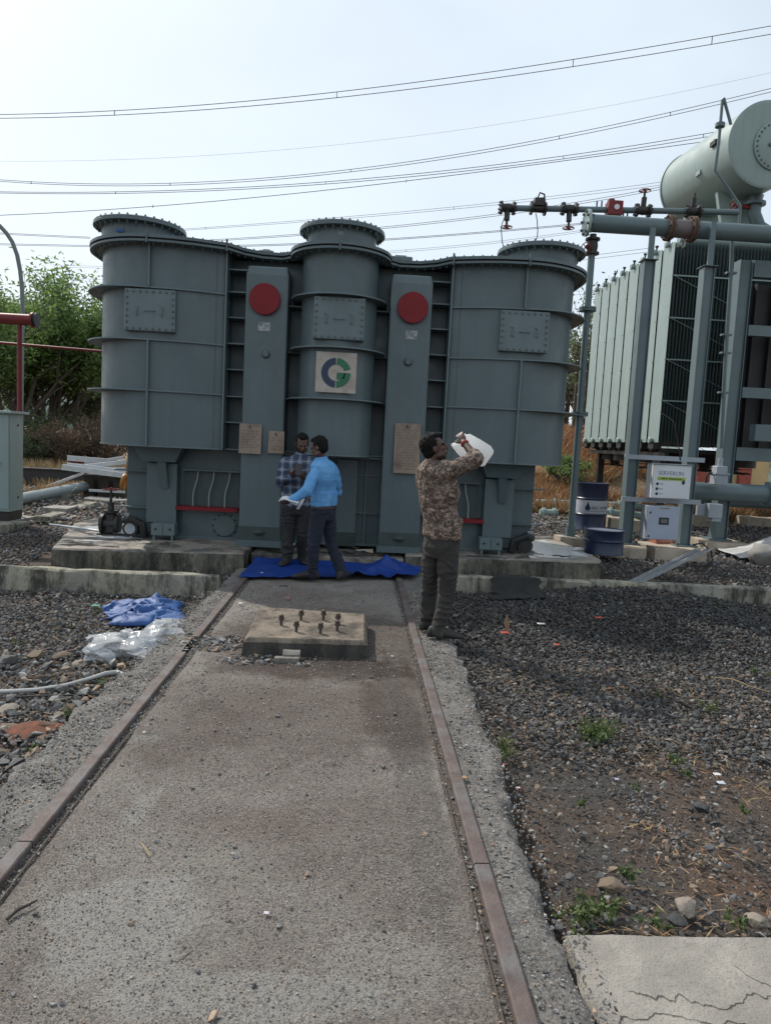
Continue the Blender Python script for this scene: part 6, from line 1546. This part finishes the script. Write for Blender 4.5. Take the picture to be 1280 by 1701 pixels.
for k, (px, py, r, n, l) in enumerate([(985, 1222, .13, 420, 'brightest green weed clump at the middle of the brown soil'), (832, 1250, .11, 230, 'loose green weed clump beside the right concrete edging'), (968, 1520, .10, 260, 'leafy yellow green weed above the left corner of the slab'), (1010, 1508, .07, 120, 'thin weed right of the leafy yellow green weed'), (1040, 1450, .06, 90, 'small weed behind the brown rounded rock'), (1080, 1535, .06, 90, 'low weed at the top edge of the slab'), (1225, 1528, .06, 100, 'low weed by the tan rock on the slab edge'), (1122, 1265, .06, 110, 'flat weed on the stones right of the bright clump'), (1145, 1285, .05, 60, 'tiny weed below the flat weed'), (970, 1332, .04, 60, 'tiny weed in the middle of the brown soil'), (1055, 1303, .035, 50, 'small weed by the pale violet scrap'), (1180, 1182, .07, 110, 'low weed among the right ballast'), (1258, 1128, .07, 90, 'yellowish weed near the straw stalk'), (1092, 1163, .06, 60, 'small weed left among the right ballast'), (1240, 1345, .04, 60, 'small weed at right near the picture edge'), (1115, 1090, .05, 40, 'sparse weed in the middle of the right ballast'), (172, 1148, .06, 70, 'weed by the concrete edge below the hose'), (28, 1068, .05, 60, 'weed patch on the left ballast'), (160, 1020, .04, 40, 'tiny weed under the green plastic scrap'), (120, 1200, .06, 60, 'yellowish weed at the lower left edge'), (65, 1255, .07, 60, 'weed beside the grey wedge of stone'), (1185, 1030, .06, 40, 'sparse weed by the round grey boulder'), (1000, 1215, .06, 120, 'right part of the bright weed clump')]):
    weed(px, py, r, n, l, -.11 if px > 700 else -.13, .012 if r < .08 else .015, k)

# bits of dead straw and bark on the soil
def straws(x0, x1, y0, y1, n, label):
    x = rng.uniform(x0, x1, n); y = rng.uniform(y0, y1, n); k = np.array([fbm(a, c, 1.1) > -.05 for a, c in zip(x, y)]); x, y = x[k], y[k]; n = len(x)
    z = np.array([gz(a, c) for a, c in zip(x, y)])+rng.uniform(.004, .02, n); a = rng.uniform(0, 6.28, n); l = rng.uniform(.008, .05, n)
    D = np.stack([np.cos(a), np.sin(a), rng.normal(0, .12, n)], 1)*l[:, None]; Wd = np.stack([-np.sin(a), np.cos(a), np.zeros(n)], 1)*rng.uniform(.0012, .0035, n)[:, None]
    tag(quads('dead_straw', np.stack([x, y, z], 1), D, Wd, STRAW if label[0] == 'd' else RUSTG), label, kind='stuff')
straws(1.1, 3.2, 2.15, 4.9, 1500, 'dead straw bits on the brown soil at right'); straws(1.1, 3.4, 2.15, 5.2, 900, 'reddish dry bits on the brown soil at right'); straws(-3.0, -1.12, 2.4, 5.0, 900, 'dead straw bits among the lower left rubble'); straws(1.1, 5, 4.9, 7.4, 500, 'dead straw bits on the right ballast')
# ================================================================ people
def vox(name, b, mat, parent, voxel=.007, sm=6, fold=None, loc=None):
    """closed overlapping solids fused into one continuous surface, relaxed, then folded like cloth"""
    o = b.build(name, mat, None)
    m = o.modifiers.new('fuse', 'REMESH'); m.mode = 'VOXEL'; m.voxel_size = voxel
    s = o.modifiers.new('relax', 'SMOOTH'); s.factor = .5; s.iterations = sm
    dg = bpy.context.evaluated_depsgraph_get(); me = bpy.data.meshes.new_from_object(o.evaluated_get(dg))
    bpy.data.objects.remove(o)
    n = len(me.vertices); co = np.empty(n*3); me.vertices.foreach_get('co', co); co = co.reshape(-1, 3)
    if fold:
        no = np.empty(n*3); me.vertex_normals.foreach_get('vector', no); no = no.reshape(-1, 3)
        d = np.array([fold(Vector(c)) for c in co]); co = co+no*d[:, None]
    org = np.array(ORG[parent.name]); me.vertices.foreach_set('co', (co-org).reshape(-1))
    me.materials.clear(); me.materials.append(mat); me.polygons.foreach_set('use_smooth', [True]*len(me.polygons)); me.update()
    o = bpy.data.objects.new(name, me); COL.objects.link(o); o.parent = parent; ORG[o.name] = Vector(org); return o
def limb(b, pts, rs, seg=12):
    b.tube(pts, rs, seg)
    for p, r in zip(pts, rs): b.ball(p, r*.99, seg=12)
def smooth_pts(pts, rs, n=5):
    P_, R_ = [], []
    for i in range(len(pts)-1):
        for k in range(n): P_.append(pts[i].lerp(pts[i+1], k/n)); R_.append(rs[i]+(rs[i+1]-rs[i])*k/n)
    return P_+[pts[-1]], R_+[rs[-1]]
def ring(c, a, d, rx, ry, n=20): return [c+a*rx*math.cos(t)+d*ry*math.sin(t) for t in (2*math.pi*i/n for i in range(n))]
def hand(b, wrist, d, pn, thumb, curl=.9, k=1.0):
    """palm with five fingers of different length; d: direction, pn: palm side, thumb: side the thumb leaves from"""
    d = d.normalized(); pn = (pn-d*pn.dot(d)).normalized(); t = thumb-d*thumb.dot(d)-pn*thumb.dot(pn); t = t.normalized()
    rot = Matrix((t, d, pn)).transposed()
    b.ball(wrist+d*.045*k, .040*k, .052*k, .017*k, 12, rot); b.ball(wrist, .027*k, .030*k, .022*k, 10, rot)
    for i, (off, ln) in enumerate(((.030, .070), (.011, .080), (-.010, .074), (-.029, .058))):
        p = wrist+d*.082*k+t*off*k; q = [wrist+d*.05*k+t*off*.8*k, p]; a = 0
        for s in (.45, .32, .25):
            a += curl*(.75 if s > .4 else 1.0); v = d*math.cos(a)+pn*math.sin(a); p = p+v*ln*s*k; q.append(p)
        limb(b, q, [.0095*k, .0095*k, .009*k, .0085*k, .0075*k], 8)
    p0 = wrist+d*.022*k+t*.026*k; p1 = p0+(t*.75+d*.65+pn*.25).normalized()*.036*k; p2 = p1+(t*.25+d*.7+pn*.5).normalized()*.030*k; p3 = p2+(d*.7+pn*.6).normalized()*.022*k
    limb(b, [p0, p1, p2, p3], [.014*k, .0115*k, .0105*k, .009*k], 8)
def head(b, c, f, u, k=1.0):
    f = f.normalized(); u = (u-f*u.dot(f)).normalized(); r = f.cross(u)
    rot = Matrix((r, f, u)).transposed()
    L_ = lambda x, y, z: c+r*x*k+f*y*k+u*z*k
    b.ball(L_(0, -.012, .022), .074*k, .093*k, .093*k, 18, rot)          # skull
    b.ball(L_(0, .025, -.035), .058*k, .066*k, .075*k, 16, rot)          # face
    b.ball(L_(0, .052, -.088), .032*k, .030*k, .024*k, 12, rot)          # chin
    for s in (-1, 1):
        b.ball(L_(s*.045, .02, -.068), .018*k, .045*k, .024*k, 10, rot)  # jaw
        b.ball(L_(s*.040, .060, -.022), .020*k, .018*k, .018*k, 10, rot)  # cheek
        b.ball(L_(s*.077, -.008, -.012), .008*k, .020*k, .031*k, 10, rot) # ear
        b.ball(L_(s*.03, .078, .020), .028*k, .014*k, .010*k, 10, rot)   # brow
    b.tube([L_(0, .082, .012), L_(0, .100, -.012), L_(0, .112, -.032)], [.008*k, .011*k, .014*k], 10); b.ball(L_(0, .104, -.034), .019*k, .014*k, .011*k, 10, rot)
    b.ball(L_(0, .086, -.060), .026*k, .012*k, .008*k, 10, rot); b.ball(L_(0, .083, -.071), .022*k, .012*k, .008*k, 10, rot)
    return L_, rot
def hairdo(name, L_, rot, mat, parent, k=1.0, beard=False, full=1.0):
    b = MB()
    b.ball(L_(0, -.030, .036), .080*k*full, .084*k*full, .090*k*full, 18, rot); b.ball(L_(0, -.046, -.012), .072*k, .060*k, .070*k, 16, rot); b.ball(L_(0, .026, .094), .058*k, .048*k, .030*k, 14, rot)
    for s in (-1, 1): b.ball(L_(s*.066, -.002, .028), .014*k, .030*k, .038*k, 10, rot)
    vox(name, b, mat, parent, .007, 3, lambda c: .007*mnoise.noise(c*48)+.004*mnoise.noise(c*120))
    if beard:
        b = MB(); b.ball(L_(0, .056, -.088), .037*k, .030*k, .026*k, 12, rot)
        for s in (-1, 1): b.ball(L_(s*.047, .022, -.066), .018*k, .046*k, .026*k, 10, rot)
        b.ball(L_(0, .089, -.050), .030*k, .010*k, .006*k, 10, rot)
        vox('beard', b, mat, parent, .006, 4)
def torso(b, hip, chest, neck, right, fwd, sc=1.0, hem=None):
    up = (neck-hip).normalized(); R_ = []
    w = [(.165, .115), (.168, .118), (.158, .108), (.165, .115), (.185, .125), (.195, .122), (.185, .105), (.135, .080), (.07, .062)]
    ts = [-.10, 0, .2, .4, .6, .76, .90, .97, 1.03]
    for t, (a, d) in zip(ts, w):
        c = hip.lerp(neck, t) if t <= .4 else hip.lerp(chest, t/.7) if t < .7 else chest.lerp(neck, (t-.7)/.3)
        R_.append(ring(c, right, fwd, a*sc, d*sc, 24))
    b.loft(R_)
def shoe(b, ank, d, k=1.0):
    d = d.normalized(); s = d.cross(Vector((0, 0, 1))); z0 = ank.z-.085
    def rr(t, w, h0, h1): c = ank+d*t*k; return [Vector((c.x, c.y, z0))+s*w*k*math.cos(a)+Vector((0, 0, (h0+(h1-h0)*(.5+.5*math.sin(a)))*k)) for a in (2*math.pi*i/14 for i in range(14))]
    b.loft([rr(-.085, .018, .0, .05), rr(-.07, .034, 0, .085), rr(-.02, .040, 0, .11), rr(.05, .043, 0, .085), rr(.11, .048, 0, .062), rr(.155, .044, 0, .05), rr(.19, .026, 0, .036), rr(.20, .012, .004, .024)])
SKIN_D = M('dark_brown_skin', (.075, .036, .024), (.058, .028, .019), scale=20, rough=.5, bmp=.08, bscale=300, dist=.001)
SKIN_B = M('brown_skin', (.10, .05, .034), (.08, .04, .027), scale=20, rough=.5, bmp=.08, bscale=300, dist=.001)
HAIR = M('black_hair', (.006, .0055, .0055), (.011, .010, .0095), scale=60, rough=.8, bmp=.5, bscale=250, dist=.003, spec=.15)
SHOE = M('dusty_black_shoe', (.013, .012, .012), (.028, .025, .023), scale=14, rough=.7)
EYE = M('dark_eye', (.02, .015, .012), rough=.2, bmp=0)
def camo():
    m = bpy.data.materials.new('brown_camouflage_cloth'); N, K, B = nodes(m); o = coords(N, K, (1, 1, 1.5))
    c = mixc(N, K, ramp(N, K, noise(N, K, o, 15, 4, .65, .9), .44, .52), (.235, .175, .14), (.11, .074, .054))
    c = mixc(N, K, ramp(N, K, noise(N, K, coords(N, K, (1.2, 1.2, 1.9)), 23, 4, .65, 1.2), .50, .56), c, (.045, .034, .03))
    c = mixc(N, K, ramp(N, K, noise(N, K, coords(N, K, (1, 1, 1.3)), 27, 2, .5, .4), .60, .63), c, (.31, .24, .20))
    K.new(c, B.inputs['Base Color']); B.inputs['Roughness'].default_value = .9
    bump(N, K, B, noise(N, K, coords(N, K, (1, 1, .7)), 14, 4, .5, .8), .8, .03); return m
def plaid():
    m = bpy.data.materials.new('blue_plaid_cloth'); N, K, B = nodes(m); o = coords(N, K)
    nn = N.new('ShaderNodeTexNoise'); nn.inputs['Scale'].default_value = 5; K.new(o, nn.inputs['Vector'])
    va = N.new('ShaderNodeVectorMath'); va.operation = 'MULTIPLY_ADD'; va.inputs[1].default_value = (.03, .03, .03); K.new(nn.outputs['Color'], va.inputs[0]); K.new(o, va.inputs[2])
    s = N.new('ShaderNodeSeparateXYZ'); K.new(va.outputs[0], s.inputs[0])
    def band(v, per, w, ph=0.0): return mathn(N, K, 'LESS_THAN', mathn(N, K, 'PINGPONG', mathn(N, K, 'ADD', v, 10+ph), per/2), w/2)
    x, z = s.outputs[0], s.outputs[2]
    c = mixc(N, K, mathn(N, K, 'MULTIPLY', band(x, .10, .052), .65), (.13, .165, .23), (.016, .024, .055)); c = mixc(N, K, mathn(N, K, 'MULTIPLY', band(z, .10, .052), .65), c, (.018, .026, .055))
    c = mixc(N, K, mathn(N, K, 'MULTIPLY', band(x, .10, .008, .05), .8), c, (.27, .31, .36)); c = mixc(N, K, mathn(N, K, 'MULTIPLY', band(z, .10, .008, .05), .8), c, (.27, .31, .36))
    K.new(c, B.inputs['Base Color']); B.inputs['Roughness'].default_value = .9; return m
def folds(a, sx, sz, seed=0.0):
    return lambda c: a*(mnoise.noise(Vector((c.x*sx+seed, c.y*sx, c.z*sz)))+.5*mnoise.noise(Vector((c.x*sx*2.3, c.y*sx*2.3+seed, c.z*sz*2.0))))
def ankle_folds(a, z0=.0):
    def f(c):
        k = math.exp(-((c.z-z0-.15)/.14)**2)+.55*math.exp(-((c.z-z0-.50)/.09)**2)+.30
        w = 1-2*abs(mnoise.noise(Vector((c.x*9, c.y*9, c.z*24+2.2*mnoise.noise(c*4)))))
        return a*(1.5*k*(w-.35)*(.45+mnoise.noise(c*6+Vector((3, 0, 0))))+.5*mnoise.noise(Vector((c.x*11, c.y*11, c.z*3))))
    return f

def person(label, skin, pelvis, fwd, chest, neck, hc, face, headup, armR, armL, legR, legL, footR, footL, handR, handL, shirt, pants, hemz, cuff=1.0, k=1.0, beard=False, fullhair=1.0, sleeve=(.062, .052, .042), loose=1.0):
    fwd = fwd.normalized(); right = fwd.cross(Vector((0, 0, 1)))
    base_ = Vector((pelvis.x, pelvis.y, min(legR[2].z, legL[2].z)-.085)); t = thing('person', base_, label, 'person')
    b = MB(); L_, rot = head(b, hc, face, headup, k)
    limb(b, *smooth_pts([hc+(neck-hc)*.25, neck, chest.lerp(neck, .6)], [.050*k, .054*k, .055*k], 3))
    torso(b, pelvis, chest, neck-(neck-chest)*.25, right, fwd, .82*k)
    for arm, h in ((armR, handR), (armL, handL)):
        limb(b, *smooth_pts(list(arm), [.050*k, .041*k, .026*k], 4)); hand(b, arm[2], *h)
    for leg in (legR, legL): limb(b, *smooth_pts(list(leg), [.075*k, .050*k, .038*k], 4))
    for leg, d in ((legR, footR), (legL, footL)): shoe(b, leg[2], d, .88)
    body = vox('body', b, skin, t, .0062, 4)
    for s in (-1, 1):
        b = MB(); b.ball(L_(s*.030, .079, .004), .0115, .008, .007, 10, rot); b.build('eye', EYE, t, smooth=True)
    hairdo('hair', L_, rot, HAIR, t, k, beard, fullhair)
    # shirt with sleeves
    b = MB(); torso(b, pelvis+Vector((0, 0, hemz)), chest, neck, right, fwd, 1.06*k*loose)
    hh = pelvis+Vector((0, 0, hemz)); b.loft([ring(hh+Vector((0, 0, -.03)), right, fwd, .178*k*loose, .128*k*loose, 24), ring(hh+Vector((0, 0, .12)), right, fwd, .176*k*loose, .126*k*loose, 24)])
    for arm in (armR, armL):
        e = arm[1].lerp(arm[2], cuff); r2 = sleeve[1]+(sleeve[2]-sleeve[1])*cuff
        limb(b, *smooth_pts([chest.lerp(arm[0], .75), arm[0], arm[1], e], [.070*k, sleeve[0], sleeve[1], r2], 4))
    b.tube([neck-Vector((0, 0, .05)), neck+(hc-neck)*.28], [.088*k, .068*k], 18)
    ff = folds(.013, 8, 5.5, hc.x*3)
    def shf(c):      # creases run round the waist and across the back
        r_ = 1-2*abs(mnoise.noise(Vector((c.x*6+c.z*4, c.y*6, c.z*7-c.x*3+hc.x))))
        return ff(c)+.010*(r_-.5)*(.5+mnoise.noise(c*3))
    sh = vox('shirt', b, shirt, t, .0075, 5, shf)
    # trousers
    b = MB(); top = pelvis+Vector((0, 0, hemz+.02))
    b.loft([ring(pelvis+Vector((0, 0, -.12)), right, fwd, .150*k, .115*k), ring(pelvis+Vector((0, 0, -.04)), right, fwd, .178*k, .132*k), ring(pelvis+Vector((0, 0, .05)), right, fwd, .170*k, .122*k), ring(top, right, fwd, .158*k, .114*k)])
    for leg in (legR, legL):
        hem = leg[2]-Vector((0, 0, .035)); limb(b, *smooth_pts([leg[0], leg[0].lerp(leg[1], .4), leg[1], leg[1].lerp(hem, .5), hem], [.094*k, .086*k, .067*k, .064*k, .062*k], 4))
    vox('trousers', b, pants, t, .0075, 4, ankle_folds(.017, base_.z))
    for leg, d in ((legR, footR), (legL, footL)):
        b = MB(); shoe(b, leg[2], d, 1.05); b.tube([leg[2]-Vector((0, 0, .04)), leg[2]+Vector((0, 0, .02))], [.05, .045], 14); vox('shoe', b, SHOE, t, .007, 3)
    return t
Z = Vector((0, 0, 1))
def gp(px, py, z=.0): return G(px, py, z)

# --- man drinking from the jerrycan
f = Vector((.80, .60, 0)); Y0 = 5.68
pel = P(733, 900, Y0); ch = P(728, 808, Y0); nk = P(718, 770, Y0); hc = P(721, 744, Y0); hc.z += .0
aR = gp(729, 1060); aR = Vector((aR.x-.01, aR.y, .088)); aL = gp(710, 1046); aL = Vector((aL.x, aL.y, .088))
rt = f.cross(Z)
armR = (P(742, 785, 5.53), P(791, 762, 5.47), P(770, 735, 5.62)); armL = (P(712, 783, 5.85), P(766, 776, 5.98), P(788, 754, 5.88))
hd = P(763, 722, 5.67)-armR[2]
m1 = person('man in brown camouflage shirt drinking from a white can on the right concrete edge', SKIN_D, pel, f, ch, nk, hc, Vector((.96, .06, .34)), Vector((-.30, -.0, 1)),
       armR, armL, (pel+rt*.085-Z*.05, P(741, 984, 5.60), aR), (pel-rt*.085-Z*.05, P(713, 978, 5.80), aL), Vector((.97, -.12, 0)), Vector((.75, .6, 0)),
       (hd, Vector((.5, .7, -.3)), Vector((-.6, -.2, .5)), .8, .95), (P(800, 740, 5.84)-armL[2], Vector((0, -1, .2)), Vector((-1, 0, .5)), .4, .95),
       camo(), M('dusty_olive_trousers', (.042, .038, .035), (.026, .024, .0225), scale=7, rough=.95, c3=(.08, .074, .068), s3=4, bmp=.7, bscale=15, dist=.03), .085, .12, .97, fullhair=1.05, sleeve=(.075, .066, .060), loose=1.06)
b = MB(); e = armR[1].lerp(armR[2], .93); d = (armR[2]-armR[1]).normalized(); b.lathe(e, [(.030, -.008), (.034, -.004), (.034, .006), (.030, .01)], 18, d); b.build('wrist_band', M('red_thread', (.30, .03, .025), rough=.8), m1, smooth=True)
# the can
def can_mat():
    m = bpy.data.materials.new('milky_plastic'); N, K, B = nodes(m); B.inputs['Base Color'].default_value = (.86, .86, .85, 1); B.inputs['Roughness'].default_value = .4
    tl = N.new('ShaderNodeBsdfTranslucent'); tl.inputs['Color'].default_value = (.92, .93, .93, 1); ms = N.new('ShaderNodeMixShader'); ms.inputs[0].default_value = .68
    out = [n for n in N if n.type == 'OUTPUT_MATERIAL'][0]; K.new(B.outputs[0], ms.inputs[1]); K.new(tl.outputs[0], ms.inputs[2]); K.new(ms.outputs[0], out.inputs['Surface']); return m
MILK = can_mat(); YC = 5.79
op = [(752, 741.5), (756, 736.5), (764, 734.5), (768, 727), (771, 722.5), (780, 721), (797, 730), (814.5, 741), (819, 749), (818, 754), (804, 774), (793, 775), (789, 770), (778, 763), (766, 759), (759, 752)]
cpt = P(786, 748, YC); jc = thing('jerrycan', cpt, 'milky white plastic jerrycan tipped up to the drinking man mouth', 'jerrycan')
pv = [P(x, y, YC) for x, y in op]; b = MB(); rings = []
for dy, kk in ((-.075, .86), (-.062, .96), (-.045, 1), (.045, 1), (.062, .96), (.075, .86)): rings.append([cpt+(p-cpt)*kk+Vector((.25*dy, dy, 0)) for p in pv])
b.loft(rings); b.build('container', MILK, jc, smooth=True, angle=35)
b = MB(); a0 = P(755, 740, YC); d = (P(749, 743, YC)-a0).normalized(); b.lathe(a0, [(.024, -.01), (.024, .02), (.02, .022)], 18, d); b.build('spout', MILK, jc, smooth=True)
b = MB(); b.tube([P(765, 735, YC), P(761, 729, YC-.03), P(763, 722, YC-.04), P(771, 722, YC)], .013, 10); b.build('handle', MILK, jc, smooth=True)

# --- man in the blue shirt holding papers
f = Vector((-.86, .5, 0)); Y0 = 7.78; rt = f.cross(Z)
pel = P(537, 846, Y0); ch = P(540, 790, Y0); nk = P(535, 764, Y0); hc = P(530, 743, Y0-.03)
aL = gp(517, 961, .015); aL = Vector((aL.x, aL.y, .10)); aR = gp(567, 960, .02); aR = Vector((aR.x, aR.y, .10))
armL = (P(523, 788, 7.62), P(508, 816, 7.48), P(484, 831, 7.42)); armR = (P(555, 786, 7.90), P(561, 816, 7.98), P(524, 828, 8.12))
d = P(474, 835, 7.42)-armL[2]
LB = M('light_blue_shirt', (.105, .30, .58), (.085, .25, .50), scale=5, rough=.85, bmp=.7, bscale=13, dist=.03, c3=(.15, .36, .62), s3=4, t3=(.5, .7))
m2 = person('man in light blue shirt seen from behind on the blue tarpaulin holding papers', SKIN_B, pel, f, ch, nk, hc, Vector((-.80, .35, -.32)), Vector((-.25, .1, 1)), armR, armL,
       (pel+rt*.085-Z*.05, P(551, 905, 7.86), aR), (pel-rt*.085-Z*.05, P(521, 906, 7.66), aL), Vector((.35, .7, 0)), Vector((-.95, -.05, 0)),
       (Vector((-1, 0, -.1)), Vector((0, 0, 1)), Vector((0, 1, 0)), .6, .95), (d, Vector((.1, .5, .9)), Vector((.2, .8, .5)), .7, .95), LB, M('dark_blue_jeans', (.016, .020, .036), (.011, .014, .026), scale=9, rough=.95, bmp=.7, bscale=15, dist=.03, c3=(.03, .036, .055), s3=5), .075, .95, .95, fullhair=1.05, sleeve=(.066, .058, .044), loose=1.05)
b = MB(); right = rt; b.loft([ring(pel+Z*(.015), right, f, .176, .129), ring(pel+Z*(.048), right, f, .173, .127)], cap=False); b.build('belt', M('dark_belt', (.03, .018, .015), rough=.5), m2, smooth=True)
c = P(472, 829, 7.42); b = MB()
def pp_(u, v): return c+Vector((-.05+.19*u, -.10+.22*v, -.02+.03*math.sin(3*u)+.02*v-.03*u))
for k in range(2):
    n = 7; o0 = len(b.v); b.v += [tuple(pp_(i/(n-1), j/(n-1))+Vector((.015*k, 0, .008*k+.01*math.sin(i+k)))) for j in range(n) for i in range(n)]; b.f += [(o0+j*n+i, o0+j*n+i+1, o0+(j+1)*n+i+1, o0+(j+1)*n+i) for j in range(n-1) for i in range(n-1)]
o0 = len(b.v); q = P(497, 838, 7.45); b.v += [tuple(q+Vector(v)) for v in ((-.03, 0, -.05), (.0, 0, -.05), (.055, .01, .06), (.02, .01, .065))]; b.f.append((o0, o0+1, o0+2, o0+3))
pa = b.build('papers', M('white_paper', (.66, .66, .68), rough=.8, bmp=0), smooth=True, loc=c); s_ = pa.modifiers.new('thickness', 'SOLIDIFY'); s_.thickness = .0015
tag(pa, 'white papers in the hand of the light blue shirt man', 'papers')

# --- man in the plaid shirt looking at his phone
f = Vector((.22, -.97, 0)); Y0 = 8.52; rt = f.cross(Z)
pel = P(492, 838, Y0); ch = P(495, 780, Y0); nk = P(499, 757, Y0-.02); hc = P(502, 737, Y0-.06)
aR = gp(476, 936, .03); aR = Vector((aR.x, aR.y, .11)); aL = gp(501, 933, .03); aL = Vector((aL.x, aL.y, .11))
armR = (P(474, 768, 8.50), P(466, 801, 8.44), P(482, 791, 8.27)); armL = (P(518, 767, 8.56), P(526, 800, 8.50), P(507, 797, 8.28))
m3 = person('man in blue plaid shirt facing the camera and looking down at a phone', SKIN_B, pel, f, ch, nk, hc, Vector((.15, -.85, -.40)), Vector((.05, -.25, 1)), armR, armL,
       (pel+rt*.085-Z*.05, P(480, 886, 8.50), aR), (pel-rt*.085-Z*.05, P(502, 886, 8.50), aL), Vector((-.25, -.95, 0)), Vector((.3, -.95, 0)),
       (P(493, 783, 8.2)-armR[2], Vector((.3, .2, .9)), Vector((.2, -.5, .8)), .85, .95), (P(499, 790, 8.2)-armL[2], Vector((-.3, .2, .9)), Vector((-.2, -.5, .8)), .85, .95), plaid(), M('charcoal_trousers', (.020, .020, .022), (.03, .029, .03), scale=8, rough=.95), .02, .95, .97, True, 1.0, (.075, .064, .046), 1.03)
c = P(496, 780, 8.17); ph = thing('phone', c, 'dark mobile phone in the hands of the plaid shirt man', 'phone')
u = Vector((.0, .55, .83)).normalized(); sx = Vector((1, 0, 0)); nn_ = sx.cross(u)
b = MB(); b.obox(c, sx*.036, u*.075, nn_*.005); b.build('body', M('phone_case', (.015, .014, .016), rough=.4, bmp=0), ph, bevel=.003)
b = MB(); b.obox(c+nn_*(-.0055 if nn_.y < 0 else .0055)+u*0, sx*.032, u*.068, nn_*.0006); b.build('screen', M('phone_glass', (.02, .02, .025), rough=.1, bmp=0), ph)
